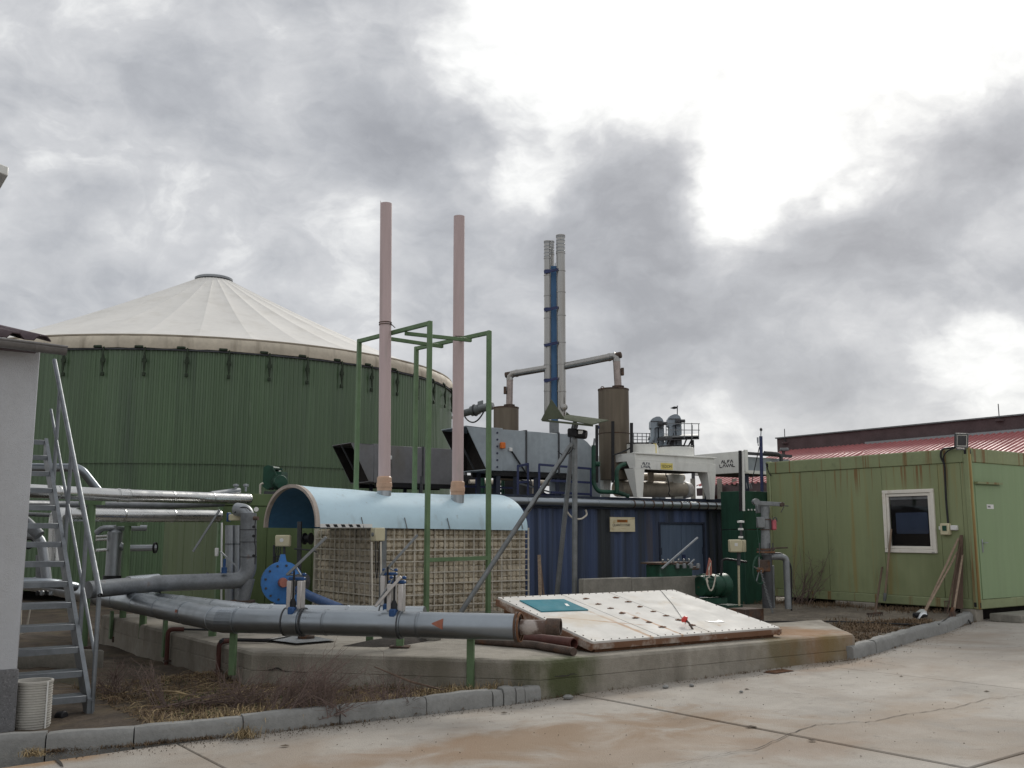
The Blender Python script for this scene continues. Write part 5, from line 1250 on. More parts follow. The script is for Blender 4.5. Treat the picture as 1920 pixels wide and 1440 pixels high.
# pump set glimpsed under the duct
t = thing('engine_pipework', 'beige pipes and pumps glimpsed below the near duct', 'pipes', at(960, 940, 21))
T([at(880, 905, 23), at(1060, 906, 24)], .07, 12).o('pipe_run', 'insul', t); T([at(930, 938, 22.5), at(930, 895, 22.5)], .05, 10).o('pipe_run', 'insul', t)
T([at(905, 940, 22.5), at(905, 896, 22.5)], .05, 8).o('pipe_run', 'pump_green', t); T([at(943, 940, 22), at(943, 896, 22)], .04, 8).o('pipe_run', 'pump_green', t)
MB().lathe(at(985, 940, 22.3), Z, [(0, 0), (.16, 0), (.16, .45), (.05, .52), (0, .52)], 16).o('vessel', 'steel_dark', t); MB().lathe(at(1004, 940, 22.0), Z, [(0, 0), (.07, 0), (.07, .4), (0, .42)], 12).o('vessel', 'insul', t)
B(at(960, 890, 21.5), at(1030, 930, 21.8), .03).o('brace', 'steel_dark', t); B(at(968, 905, 21.4), at(1040, 925, 21.8), .03).o('brace', 'galv', t)
MB().obox(at(1012, 938, 20.2), W * .6, U * .4, Z * .14).o('cable_tray', 'steel_blue', t); MB().lathe(at(1095, 938, 20.6), Z, [(0, 0), (.17, 0), (.17, .22), (0, .24)], 18).o('vessel', 'steel_dark', t)
MB().obox(at(945, 941, 23.2), W * .5, U * .1, Z * .62).o('sky_blocker', 'black', t); MB().obox(at(1048, 941, 22.8), W * .75, U * .1, Z * .62).o('sky_blocker', 'steel_dark', t); MB().obox(at(870, 941, 23.0), W * .55, U * .1, Z * .62).o('sky_blocker', 'black', t); MB().obox(at(870, 921, 23.6), W * 2.4, U * .05, Z * .07).o('crossbeam', 'black', t)  # dark panels added behind the pipes to block the bright sky under the duct
MB().obox(at(870, 941, 22.6), W * 1.0, U * .4, Z * .42).o('cabinet', 'black', t); B(at(1051, 940, 21.3), at(1051, 893, 21.3), .22, .3).o('column', 'black', t); B(at(1072, 940, 21.6), at(1072, 893, 21.6), .2, .3).o('column', 'steel_dark', t)

# ------------------------------------------------------------------ silencers, exhausts and chimneys
def silencer(px, pt_, pb_, Y, r, lab, cap_px):
    b = at(px, pb_, Y); t_ = at(px, pt_, Y); b = V((t_.x, t_.y, b.z)); root = thing('exhaust_silencer', lab, 'silencer', b, 'rusty exhaust silencers'); H = t_.z - b.z
    MB().lathe(b, Z, [(0, 0), (r, 0), (r, H - .03), (r - .02, H), (r * .3, H + .03), (0, H + .03)], 32).o('drum', 'silencer', root, ang=30)
    MB().lathe(b, Z, [(r + .004, H - .03), (r + .008, H - .025), (r + .008, H), (r + .004, H + .003)], 32).o('rim_band', 'dark_rust', root)
    MB().lathe(b, Z, [(r + .003, H * .5), (r + .008, H * .5 + .004), (r + .008, H * .5 + .018), (r + .003, H * .5 + .02)], 32).o('weld_band', 'dark_rust', root)
    return root, b, t_
e1, eb1, et1 = silencer(949, 764, 900, 21.5, .275, 'left rusty exhaust silencer drum behind near duct', 955)
e2, eb2, et2 = silencer(1150, 730, 900, 20.8, .325, 'right taller rusty exhaust silencer drum with dark struts', 1159)
for px, y0 in ((1149, 790), (1119, 797), (1184, 793)):
    B(at(px, y0, 20.4), at(px, 905, 20.4), .07, .06).o('strut', 'black', e2)
B(at(1121, 801, 20.6), at(1124, 801, 20.6), .05, .06).o('strut_lug', 'steel_blue', e2); T(fillet([at(1126, 733, 20.6), at(1127, 725, 20.6), at(1132, 725, 20.6), at(1133, 731, 20.6)], .03), .01, 6).o('lifting_eye', 'dark_rust', e2)
chY = 21.3
def exhaust(root, p0, p1, p2, r, mirror):
    # vertical leg, mitred bend, inclined run to the chimney
    ring(p0 + Z * .02, Z, r + .05, .035, 'dark_rust', 'flange', root); T([p0, p1 - Z * .12], r, 20).o('exhaust_leg', 'hot_pipe', root)
    d_ = (p2 - p1).normalized(); T([p1 - Z * .13, p1 - Z * .05, p1 + d_ * .06, p1 + d_ * .14], r + .005, 20).o('exhaust_bend', 'stainless', root, ang=12)
    T([p1 + d_ * .13, p2], r + .003, 20).o('exhaust_run', 'stainless', root); ring(p1 + d_ * .16, d_, r + .012, .05, 'stainless', 'pipe_band', root)
    MB().lathe(p1 - d_ * .02, -d_, [(r * .9, -.05), (r * .9, .08), (r * .7, .09), (0, .09)], 16).o('end_cap', 'dark_rust', root)
    MB().obox(p1.lerp(p0, .5) + V((mirror * (r + .0), -.05, -.08)), V((mirror * .06, 0, 0)), V((0, .1, 0)), V((0, 0, .16)), .005).o('probe_box', 'dark_rust', root)
exhaust(e1, at(955, 762, 21.5), at(956, 702, 21.5), at(1026, 690, chY), .072, -1)
exhaust(e2, at(1159, 727, 20.8), at(1156, 667, 20.8), at(1051, 688, chY), .078, 1)
ch = thing('chimney_pair', 'twin stainless chimneys strapped to a blue steel column', 'chimney', at(1040, 815, chY))
def chim(px_t, py_t, px_b, py_b, r, Y):
    b, t_ = at(px_b, py_b, Y), at(px_t, py_t, Y); d_ = (t_ - b); L_ = d_.length; ys = [0, .13, .28, .40, .55, .68, .80, .90, 1.0]
    for i, (a, c) in enumerate(zip(ys, ys[1:])):
        p = b + d_ * a; l_ = L_ * (c - a); prof = [(r, 0), (r, l_ - .03), (r + .008, l_ - .025), (r + .008, l_ - .003), (r, l_)]
        if i == 7: prof += [(r * .85, l_), (r * .85, l_ - .4), (0, l_ - .4)]
        MB().lathe(p, d_, prof, 24).o('flue_section', 'stainless', ch)
    for k in range(5): MB().lathe(b + d_ * (.905 + .02 * k), d_, [(r + .001, 0), (r + .005, .004), (r + .005, .016), (r + .001, .02)], 24).o('flue_ring', 'galv', ch)
    MB().lathe(b, -d_, [(r, 0), (r * 1.0, .05), (0, .06)], 20).o('flue_cap', 'stainless', ch)
chim(1026.5, 452, 1027, 775, .076, chY); chim(1051, 441, 1053, 778, .098, chY - .05); chim(1034, 452, 1034, 700, .06, chY + .35)
B(at(1040, 830, chY + .15), at(1039, 500, chY + .15), .15, .15, .006).o('column', 'chim_blue', ch)
for yy in (508, 579, 645, 712):
    c0_, c1_ = at(1020, yy + 3, chY - .1), at(1046, yy - 3, chY - .14)
    B(c0_, c1_, .02, .06).o('strap', 'steel_blue', ch); ring(at(1026.7, yy, chY), Z, .082, .03, 'steel_blue', 'strap_ring', ch)
T([at(1041, 500, chY + .1), at(1041, 493, chY + .1)], .01, 6).o('lightning_pin', 'galv', ch)
MB().lathe(at(1057, 764, chY - .2), V((.15, -1, 0)), [(0, 0), (.075, 0), (.075, .05), (.06, .06), (0, .065)], 22).o('inspection_cover', 'stainless', ch)
B(at(1039, 830, chY + .1), at(1039, 790, chY + .1), .20, .2).o('column_foot', 'steel_grey', ch)

# ------------------------------------------------------------------ tripod with vane and motor
tp = thing('tripod_mast', 'grey tube tripod carrying black motor and flat vane boards', 'tripod', at(1000, 1148, 15.4))
apx = at(1074, 828, 15.4); feet = (at(862, 1150, 15.1), V((0, 0, 0)), V((0, 0, 0)))
T([at(1072, 832, 15.35), at(864, 1148, 15.1)], .038, 14).o('leg', 'steel_grey', tp)
f2 = at(1077, 1110, 15.6); T([at(1078, 815, 15.5), f2 - Z * .35], .042, 14).o('leg', 'steel_grey', tp)
f3 = at(1040, 1110, 16.3); T([at(1073, 832, 15.6), f3 - Z * .35], .038, 14).o('leg', 'dark_pipe', tp)
T(wavy(at(1070, 838, 15.3), at(990, 960, 15.2), .03, 16, .012), .009, 6).o('cable', 'hose', tp); T(wavy(at(1046, 846, 15.3), at(1080, 830, 15.4), .12, 10), .009, 6).o('cable', 'hose', tp)
T([at(1076, 840, 15.4), at(1078, 790, 15.4)], .035, 10).o('head_tube', 'steel_grey', tp); MB().prism([at(1071, 803, 15.4), at(1083, 803, 15.4), at(1085, 794, 15.4), at(1074, 792, 15.4)], V((0, .12, 0))).o('head_bracket', 'steel_dark', tp)
mo0, mo1 = at(1065, 812, 15.3), at(1100, 815, 15.2)
MB().obox(mo0 + V((0, 0, -.05)), (mo1 - mo0) * .5, V((0, .16, 0)), Z * .13, .015).o('gearbox', 'black', tp); MB().lathe(mo0.lerp(mo1, .45) + V((0, .08, .01)), mo1 - mo0, [(0, 0), (.075, 0), (.075, .14), (.065, .17), (0, .17)], 18).o('motor_body', 'black', tp); MB().obox(mo0.lerp(mo1, .55) + V((0, -.02, .0)), V((.07, 0, 0)), V((0, .02, 0)), Z * .05).o('rating_plate', 'label_white', tp)
# vane: flat boards with upright fins
v0, v1 = at(1044, 787, 15.1), at(1140, 789, 15.3)
MB().prism([at(1046, 785, 15.0), at(1110, 797, 15.0), at(1141, 789, 15.5), at(1066, 779, 15.6)], Z * .014).o('vane_board', 'fin', tp)
MB().prism([at(1014, 788, 15.0), at(1020, 776, 15.0), at(1034, 749, 15.0), at(1058, 784, 15.0), at(1053, 785, 15.0)], V((.005, .012, 0))).o('fin', 'fin', tp)
MB().prism([at(1062, 772, 15.6), at(1070, 779, 15.6), at(1060, 784, 15.6)], V((.0, .012, 0))).o('fin', 'fin', tp)
B(at(1016, 788, 15.02), at(1112, 798, 15.02), .02, .03).o('edge_rail', 'fin', tp)

# ------------------------------------------------------------------ white dry cooler on the roof
w0 = at(1190, 850, 20.0); WP = Plane(w0, W); Lr = WP.sz(1342, 866)[0]; zT, zM, zB = WP.sz(1190, 848)[1], WP.sz(1190, 862)[1], WP.sz(1192, 879)[1]; dpt = 1.15; zF = ztop + .13
dc_ = thing('dry_cooler', 'white dry cooler table with tapered legs and two fans on the container roof', 'cooler', WP.pt(0, zF))
WP.rect(.03, Lr - .03, zM, zT - .03, -.06, -.02, .004).o('upper_panel', 'white_metal', dc_); WP.rect(0, Lr, zB, zM - .004, -.05, .0, .004).o('lower_panel', 'white_metal', dc_)
WP.rect(-.01, Lr + .01, zT - .028, zT, -.08, .015, .004).o('top_lip', 'white_metal', dc_)
MB().obox(WP.pt(0, zT - .03, -.08), W * Lr, U * (dpt - .1), Z * .022).o('top_sheet', 'white_metal', dc_)
MB().obox(WP.pt(0, zB + .02, -dpt + .05), W * Lr, CP.n * .04, Z * (zT - zB - .06)).o('rear_panel', 'white_metal', dc_)
MB().obox(WP.pt(.06, zB + .02, -.1), W * (Lr - .1), U * (dpt - .25), Z * .05).o('coil', 'black_in', dc_)
# left end: narrow top band with dark cutout, gusset
LS = Plane(WP.pt(0, 0, .0), U)
LS.rect(.0, dpt, zM - .02, zT - .03, -.03, .0, .004).o('end_panel', 'white_metal', dc_); MB().prism([LS.pt(0, zM - .02, .001), LS.pt(.25, zM - .02, .001), LS.pt(.16, zB + .02, .001), LS.pt(0, zB + .02, .001)], LS.n * -.03).o('end_gusset', 'white_metal', dc_)
def leg(c, wtop, wbot, d_, m_='white_metal'):
    n_ = U * .13
    t_, b_ = V((c.x, c.y, zB + .01)), V((c.x, c.y, zF))
    poly = [t_ - d_ * wtop / 2, t_ + d_ * wtop / 2, b_ + d_ * wbot / 2, b_ - d_ * wbot / 2]; MB().prism(poly, n_).o('leg', m_, dc_)
    MB().prism([t_ - d_ * wtop / 2 - W * .001, t_ - d_ * wtop / 2 + U * .30 - W * .001, b_ - d_ * wbot / 2 + U * .10 - W * .001, b_ - d_ * wbot / 2 - W * .001], -W * .012).o('leg_web', m_, dc_)
leg(WP.pt(.13, 0, -.0), .27, .14, W); leg(WP.pt(Lr - .13, 0, -.0), .24, .12, W); leg(WP.pt(.13, 0, -dpt + .15), .24, .13, W); leg(WP.pt(Lr - .13, 0, -dpt + .15), .34, .24, W)
for s_ in (.28, .73):
    c = WP.pt(Lr * s_, zT, -dpt * .5); MB().lathe(c, Z, [(.40, -.01), (.40, .20), (.385, .215), (.37, .20), (.37, .0)], 40).o('fan_ring', 'white_metal', dc_)
    for rr_ in (.405, .27, .14): MB().lathe(c + Z * .235, Z, [(rr_, -.008), (rr_ + .008, 0), (rr_, .008), (rr_ - .008, 0), (rr_, -.008)], 32).o('guard_ring', 'black', dc_)
    for k in range(4): a = k * pi / 4 + .3; B(c + V((cos(a), sin(a), 0)) * .43 + Z * .24, c - V((cos(a), sin(a), 0)) * .43 + Z * .24, .016).o('guard_bar', 'black', dc_)
    MB().lathe(c, Z, [(0, -.02), (.10, -.02), (.10, .08), (0, .09)], 16).o('fan_motor', 'black', dc_)
    for k in range(5):
        a = k * 2 * pi / 5; x_, y_ = V((cos(a), sin(a), 0)), V((-sin(a), cos(a), 0)); MB().prism([c + x_ * .1 - y_ * .04, c + x_ * .35 - y_ * .09, c + x_ * .35 + y_ * .09 + Z * .05, c + x_ * .1 + y_ * .04 + Z * .03], Z * .008).o('fan_blade', 'steel_dark', dc_)
T(wavy(at(1150, 853, 20.3), at(1185, 838, 20.4), .02, 8), .018, 6).o('cable', 'hose', dc_)
MB().obox(at(1226, 850, 20.6), V((.06, 0, 0)), V((0, .06, 0)), Z * .22, .01).o('beacon_post', 'yellow', dc_)
lb0, lb1 = WP.sz(1239, 880), WP.sz(1261, 869); WP.rect(lb0[0], lb1[0], lb0[1] - .0, lb1[1], .002, .006).o('maker_label', 'yellow', dc_)
text('label_lettering', 'TEDOM', (lb1[1] - lb0[1]) * .62, WP.pt(lb0[0] + .012, lb0[1] + (lb1[1] - lb0[1]) * .28, .0075), W, Z, 'ink', dc_, 1.02)
# wave lettering: ALFA over LAVAL drawn as open strokes
AL = {'A': [[(0, 0), (.5, 1), (1, 0)]], 'L': [[(0, 1), (.12, 0), (.8, 0)]], 'F': [[(0, 0), (.15, .9), (.9, .9)], [(.1, .5), (.6, .5)]], 'V': [[(0, 1), (.5, 0), (1, 1)]]}
def wave_logo(pl, x0, y0, x1, y1, th, m_, parent):
    a0, zb_ = pl.sz(x0, y1); a1, zt_ = pl.sz(x1, y0)
    if (pl.pt(1, 0) - pl.pt(0, 0)).x < 0: pass
    hh_ = (zt_ - zb_)
    for row, word, (f0, f1), (g0_, g1_) in ((0, 'ALFA', (.12, .86), (.56, .97)), (1, 'LAVAL', (0, 1), (.02, .42))):
        n = len(word)
        for i, chh_ in enumerate(word):
            for strk in AL[chh_]:
                pts = []
                for (sx, sy) in strk:
                    u_ = f0 + (f1 - f0) * (i + .06 + .86 * sx) / n; v_ = g0_ + (g1_ - g0_) * sy; pts.append(pl.pt(a0 + (a1 - a0) * u_, zb_ + hh_ * v_, .004))
                for p, q in zip(pts, pts[1:]): B(p, q, th, .004, up=pl.n).o('logo_stroke', m_, parent)
wave_logo(WP, 1202, 867, 1221, 877, .010, 'ink_blue', dc_)
# green cooling pipework at its left end
t = thing('green_pipework', 'green bent coolant pipes at left end of dry cooler', 'pipes', at(1140, 930, 19.8))
T(fillet([at(1113, 835, 19.6), at(1113, 908, 19.6), at(1122, 922, 19.6), at(1160, 923, 19.8), at(1180, 931, 19.8)], .14), .042, 12).o('pipe_run', 'pump_green', t)
T(fillet([at(1157, 925, 19.7), at(1156, 882, 19.7), at(1162, 873, 19.8), at(1172, 870, 19.9)], .12), .042, 12).o('pipe_run', 'pump_green', t)
MB().lathe(at(1121, 870, 19.6), V((1, -.3, 0)), [(0, -.04), (.05, -.04), (.05, .04), (0, .04)], 12).o('stub', 'pump_green', t); T([at(1113, 836, 19.6), at(1115, 822, 19.6)], .02, 8).o('vent_cock', 'steel_grey', t)
# insulated exhaust heat pipes beneath
t = thing('heat_pipe', 'fat beige insulated pipe lying under the dry cooler', 'pipe', at(1230, 930, 21.5))
hp0, hp1 = at(1158, 916, 20.9), at(1285, 919, 22.4); clad_run(t, [hp0, hp1], .175, 'insul', .7)
MB().lathe(hp1 - (hp1 - hp0).normalized() * .1, hp1 - hp0, [(.18, 0), (.20, .02), (.17, .22), (.1, .3)], 20).o('wrapped_end', 'wrap_white', t)
t2_ = at(1220, 905, 21.6); T([t2_, at(1220, 885, 21.6)], .07, 12).o('branch', 'insul', t)
t = thing('heat_pipe', 'slimmer beige pipe above the fat insulated pipe', 'pipe', at(1230, 900, 22)); clad_run(t, [at(1150, 893, 21.3), at(1280, 896, 22.6)], .085, 'insul', .9)
T(wavy(at(1249, 884, 20.6), at(1256, 930, 20.6), .0, 8, .02), .012, 6).o('hanging_cable', 'hose', dc_)

# ------------------------------------------------------------------ second cooler
k0 = at(1396, 845, 21.6); KP = Plane(k0, U); KR = Plane(k0, W); z1, z0_ = k0.z, KP.sz(1392, 886)[1]; Lk = KP.sz(1302, 853)[0]
c2_ = thing('cooler_box', 'second white cooler box with big wave logo beside the office', 'cooler', V((k0.x, k0.y, zF)))
KP.rect(0, Lk, z0_, z1, -.03, 0, .004).o('end_panel', 'white_metal', c2_); KR.rect(.05, 1.6, z0_ + .05, z1 - .12, -.12, -.08).o('recessed_panel', 'duct', c2_); KR.rect(.0, 1.6, z1 - .08, z1 - .02, -.08, .0).o('top_rail', 'steel_dark', c2_)
KR.rect(.0, 1.6, z0_ - .02, z0_ + .05, -.08, .0).o('bottom_rail', 'white_metal', c2_); KR.rect(.0, .09, z0_, z1 + .02, -.03, .012).o('corner_post', 'white_metal', c2_)
MB().obox(KR.pt(0.04, z0_, -.14), W * 1.5, U * (Lk - .1), Z * .06).o('coil', 'black_in', c2_)
for s_ in (.1, Lk - .2):
    for tt in (.15, 1.4): B(KP.pt(s_, ztop, 0) + W * tt, KP.pt(s_, z0_, 0) + W * tt, .08).o('leg', 'cont_frame', c2_)
T(fillet([KR.pt(.6, z1 - .02, .05), KR.pt(1.0, z1 - .02, .05), KR.pt(1.15, z1 - .06, .05), KR.pt(1.15, z1 - .35, .05)], .12), .04, 10).o('hose', 'steel_dark', c2_)
wave_logo(KP, 1349, 861, 1379, 877, .018, 'ink', c2_)
po = thing('tall_post', 'two tone black and white post between container and green cabinet', 'post', at(1391, 958, 19.6))
B(at(1388.8, 958, 19.6), at(1387.5, 845, 19.6), .07, .05).o('shaft', 'black', po); B(at(1394.2, 958, 19.62), at(1393, 847, 19.62), .035, .05).o('white_edge', 'white_metal', po)

# ------------------------------------------------------------------ dark green cabinet
gc0 = at(1397, 1060, 20.2); GP = Plane(gc0, W); gs1 = GP.sz(1450, 1000)[0]; gz = GP.sz(1410, 921)[1]
gc = thing('green_cabinet', 'tall dark green steel cabinet left of the office container', 'cabinet', V((gc0.x, gc0.y, 0)))
GP.rect(0, gs1, GP.sz(1400, 993)[1] + .006, gz, -.6, 0, .008).o('upper_panel', 'dark_green', gc); GP.rect(0, gs1, -.1, GP.sz(1400, 993)[1] - .006, -.6, 0.004, .008).o('lower_panel', 'dark_green', gc)
for px in (1403, 1409, 1415): c = GP.px(px, 956, .01); MB().lathe(c, GP.n, [(.02, 0), (.02, .012), (0, .016)], 8).o('bolt', 'label_white', gc)
T(wavy(at(1417, 958, 20.0), at(1424, 1035, 19.6), .02, 10), .008, 5).o('rope', 'dark_green', gc)
# blue mast with sensor
bm = thing('sensor_mast', 'dark blue mast with small sensors above green cabinet', 'mast', at(1427, 925, 20.6))
T([at(1429, 925, 20.6), at(1426.5, 818, 20.6)], .035, 10).o('pole', 'steel_blue', bm); T([at(1426.5, 818, 20.6), at(1427, 806, 20.6)], .012, 6).o('sensor_stem', 'galv', bm); MB().lathe(at(1427, 806, 20.6), Z, [(0, -.03), (.025, -.02), (.03, .02), (0, .05)], 10).o('sensor_head', 'steel_dark', bm)
B(at(1421, 830, 20.55), at(1420.5, 820, 20.55), .03).o('side_sensor', 'galv', bm); T([at(1422, 836, 20.55), at(1420, 824, 20.55)], .01, 6).o('side_stem', 'galv', bm)
T(wavy(at(1424, 838, 20.5), at(1408, 915, 20.4), -.03, 10), .01, 5).o('cable', 'hose', bm)
for px in (1401, 1406, 1410): T([at(px, 916, 20.2), at(px - 3 + (px % 5), 905, 20.2)], .012, 5).o('stay', 'steel_grey', bm)

# ------------------------------------------------------------------ low concrete wall, pump, gauge pole
lw0 = onz(1097, 1086, .95)
LW = Plane(at(1095, 1100, 15.3), W); a0, zt_ = LW.sz(1095, 1085); a1 = LW.sz(1311, 1083)[0]; zt_ = LW.sz(1200, 1083.5)[1]
lw = thing('low_wall', 'low grey concrete wall behind the white hatch', 'wall', LW.pt(0, 0)); 
for i, (f0, f1) in enumerate(((0, .395), (.398, 1))): MB().obox(LW.pt(a0 + (a1 - a0) * f0, -.1, 0), W * (a1 - a0) * (f1 - f0), U * .14, Z * (zt_ + .1 + (.012 if i == 0 else 0)), .012).o('wall_block', 'conc_dark', lw)
pm = thing('green_pump', 'dark green pump set with round motor behind low concrete wall', 'pump', at(1340, 1140, 17.0)); PYm = 16.6
pmd = V((W.x, W.y, 0))
m0 = at(1312, 1099, PYm); 
MB().lathe(m0, pmd, [(0, 0), (.16, 0), (.17, .03), (.17, .20), (.19, .21), (.19, .34), (.17, .36), (.17, .42), (.19, .44), (.20, .58), (.17, .62), (.12, .60), (0, .55)], 28).o('motor_body', 'pump_green', pm)
for i in range(10):
    a = pi * i / 9; c = m0 + (U * cos(a) + Z * sin(a)) * .18; MB().obox(c + pmd * .03, pmd * .17, (U * cos(a) + Z * sin(a)) * .02, (U * -sin(a) + Z * cos(a)) * .008).o('cooling_fin', 'dark_green', pm)
MB().obox(m0 + pmd * .05 - U * .1 - Z * .30, pmd * .5, U * .3, Z * .10, .01).o('motor_foot', 'pump_green', pm); MB().obox(m0 - pmd * .3 - U * .2 - Z * .42, pmd * 1.1, U * .5, Z * .1).o('base_frame', 'dark_green', pm)
p0 = at(1238, 1075, 16.3); MB().obox(p0 - Z * .6, W * .75, U * .35, Z * .74, .02).o('hopper', 'pump_green', pm); MB().obox(p0 - V((.03, .03, -.14)), W * .8, U * .42, Z * .03).o('hopper_rim', 'dark_rust', pm)
for i in range(6): MB().lathe(p0 + W * (.06 + i * .12) + Z * .17, Z, [(.018, 0), (.018, .05), (0, .055)], 6).o('bolt', 'steel_grey', pm)
MB().obox(at(1262, 1070, 16.5), W * .62, U * .3, Z * .06, .01).o('clamp_plate', 'dark_rust', pm)
for i in range(4): MB().lathe(at(1270 + i * 13, 1062, 16.5), Z, [(.035, -.03), (.035, .03), (.02, .05), (0, .05)], 10).o('cover_nut', 'steel_grey', pm)
MB().prism([at(1323, 1079, 16.2), at(1334, 1079, 16.2), at(1333, 1052, 16.2), at(1329, 1046, 16.2)], V((.02, .05, 0))).o('cloth_flag', 'hub_red', pm)
T(wavy(at(1332, 1055, 16.15), at(1326, 1095, 16.15), -.0, 8, .02), .01, 6).o('rope', 'grate', pm); T(wavy(at(1324, 1085, 16.1), at(1342, 1077, 16.1), .22, 12), .012, 6).o('rope', 'grate', pm)
B(at(1241, 1066, 15.9), at(1308, 1008, 16.4), .028, .022).o('lever', 'galv', pm); B(at(1290, 1060, 16.6), at(1302, 1049, 16.7), .02).o('short_lever', 'galv', pm)
T(fillet([at(1352, 1080, 16.8), at(1354, 1050, 16.9), at(1362, 1048, 16.9), at(1400, 1054, 17)], .08), .02, 8).o('hose', 'black', pm)
bp2 = thing('gauge_box_pole', 'beige box with white lamp rings on a slim pole', 'box', at(1388, 1138, 16.4))
c = at(1385, 1024, 16.4); MB().obox(c + V((-.14, 0, -.10)), (.20, .0, 0), (0, .16, 0), (0, 0, .205), .014).o('housing', 'beige_box', bp2); MB().obox(c + V((.0625, .005, -.095)), (.075, .04, 0), (-.03, .12, 0), (0, 0, .195), .01).o('side_cover', 'beige_side', bp2)
B(c + V((-.04, -.003, .0)), c + V((-.04, -.003, .05)), .05, .004, up=V((0, 1, 0))).o('sticker', 'label_white', bp2)
T([at(1386, 1136, 16.5), at(1385, 1058, 16.5)], .018, 10).o('pole', 'beige_side', bp2); T([at(1385, 1060, 16.5), at(1385, 1030, 16.5)], .03, 10).o('pole_top', 'steel_dark', bp2)
for yy, r_ in ((1009, .04), (994, .045), (980, .06)): MB().lathe(at(1389, yy, 16.5), Z, [(0, 0), (r_, 0), (r_, .03), (0, .035)], 14).o('lamp_ring', 'label_white', bp2)
MB().lathe(at(1390, 1009, 16.5), Z, [(.022, 0), (.022, .26), (0, .27)], 10).o('lamp_stem', 'steel_dark', bp2)

# ------------------------------------------------------------------ rusty mast pump
rp = thing('rusty_standpipe', 'rusty grey standpipe with arm, handwheel and chain before the office', 'standpipe', at(1435, 1150, 15.6)); RY = 15.6
T([at(1439, 1140, RY), at(1436, 1030, RY), at(1434, 950, RY)], [.075, .075, .06], 18).o('standpipe', 'steel_grey', rp)
T([at(1440, 1140, RY), at(1437, 1040, RY)], .085, 16).o('lower_sleeve', 'steel_dark', rp); ring(at(1436, 1030, RY), Z, .14, .03, 'dark_rust', 'flange', rp); ring(at(1436, 1035, RY), Z, .14, .025, 'rust', 'flange', rp)
for px in (1424, 1443, 1449): T([at(px, 1040, RY - .1), at(px, 1018, RY - .1)], .009, 6).o('stud_bolt', 'steel_dark', rp)
B(at(1418, 943, RY - .02), at(1470, 946, RY - .06), .05, .065, .006).o('arm', 'steel_grey', rp); MB().lathe(at(1417, 941, RY - .08), V((.1, -1, 0)), [(0, -.05), (.05, -.05), (.05, .05), (0, .05)], 16).o('pulley', 'steel_grey', rp); MB().lathe(at(1466, 946, RY - .08), V((.1, -1, 0)), [(0, -.03), (.035, -.03), (.035, .03), (0, .03)], 14).o('pulley', 'dark_rust', rp)
T([at(1470, 948, RY), at(1478, 949, RY)], .008, 6).o('hook_rod', 'steel_dark', rp); T([at(1470, 950, RY), at(1464, 961, RY)], .006, 6).o('hook_rod', 'steel_dark', rp)
MB().obox(at(1420, 962, RY + .05), V((.2, 0, 0)), V((0, .12, 0)), Z * .13, .01).o('head_block', 'steel_grey', rp); MB().obox(at(1421, 990, RY - .1), V((.12, 0, 0)), V((0, .1, 0)), Z * .17, .01).o('name_plate', 'steel_grey', rp); MB().obox(at(1440, 992, RY - .02), V((.06, 0, 0)), V((0, .08, 0)), Z * .17, .008).o('bracket', 'steel_dark', rp)
MB().obox(at(1448, 994, RY - .03), V((.075, 0, 0)), V((0, .12, 0)), Z * .165, .02).o('red_canister', 'faded_red', rp); T(fillet([at(1449, 976, RY - .03), at(1451, 970, RY - .03), at(1456, 971, RY - .03), at(1457, 978, RY - .03)], .02), .008, 6).o('canister_handle', 'steel_dark', rp)
for yy in (974, 993): ring(at(1435.5, yy, RY), Z, .085, .015, 'dark_rust', 'pipe_clamp', rp)
wc = at(1424, 1069, RY - .12); wn_ = V((.75, -.65, 0)).normalized()
MB().lathe(wc, wn_, [(.21, -.012), (.235, 0), (.21, .012), (.195, 0), (.21, -.012)], 36).o('handwheel_rim', 'dark_green', rp); wx = wn_.cross(Z).normalized()
for k in range(5): a = k * 2 * pi / 5 + .3; T([wc, wc + (wx * cos(a) + Z * sin(a)) * .21], .01, 6).o('wheel_spoke', 'steel_grey', rp)
MB().lathe(wc, wn_, [(0, -.03), (.04, -.03), (.04, .05), (0, .05)], 12).o('wheel_hub', 'rust', rp)
MB().obox(at(1426, 1072, RY - .1), V((.16, 0, 0)), V((0, .16, 0)), Z * .18, .015).o('gear_housing', 'dark_rust', rp)
T(fillet([at(1443, 1044, RY), at(1466, 1044, RY), at(1474, 1048, RY), at(1478, 1142, RY - .05)], .12), .05, 14).o('side_pipe', 'steel_grey', rp); T(fillet([at(1445, 1038, RY), at(1468, 1037, RY), at(1484, 1060, RY), at(1484, 1145, RY)], .1), .014, 8).o('hose', 'hose', rp)
T([at(1441, 1028, RY), at(1477, 1027, RY)], .012, 6).o('rod', 'dark_rust', rp); T([at(1450, 1140, RY + .1), at(1448, 1060, RY + .1)], .03, 8).o('stay_pipe', 'steel_grey', rp)
bb = at(1398, 1150, RY - .2); MB().obox(V((bb.x, bb.y, grav_z(bb.x, bb.y) - .05)), W * .42, U * .35, Z * .34, .008).o('base_box', 'dark_rust', rp); MB().obox(V((bb.x, bb.y, grav_z(bb.x, bb.y) - .02)) + W * .05 - U * .02, W * .33, U * .02, Z * .035).o('base_strip', 'pump_green', rp)
ca, cz = at(1427, 1072, RY - .2), at(1449, 1148, RY - .35); lk = MB().lathe((0, 0, 0), V((0, 1, 0)), [(.012, -.004), (.016, 0), (.012, .004), (.008, 0), (.012, -.004)], 8).mesh('chain_link', 'steel_grey')
for k in range(24): p = ca.lerp(cz, k / 23) + V((0, 0, -.03 * sin(pi * k / 23))); link('chain_link', lk, rp, p, (0, .3, (k % 2) * 1.5), (1, 1, 1.7))

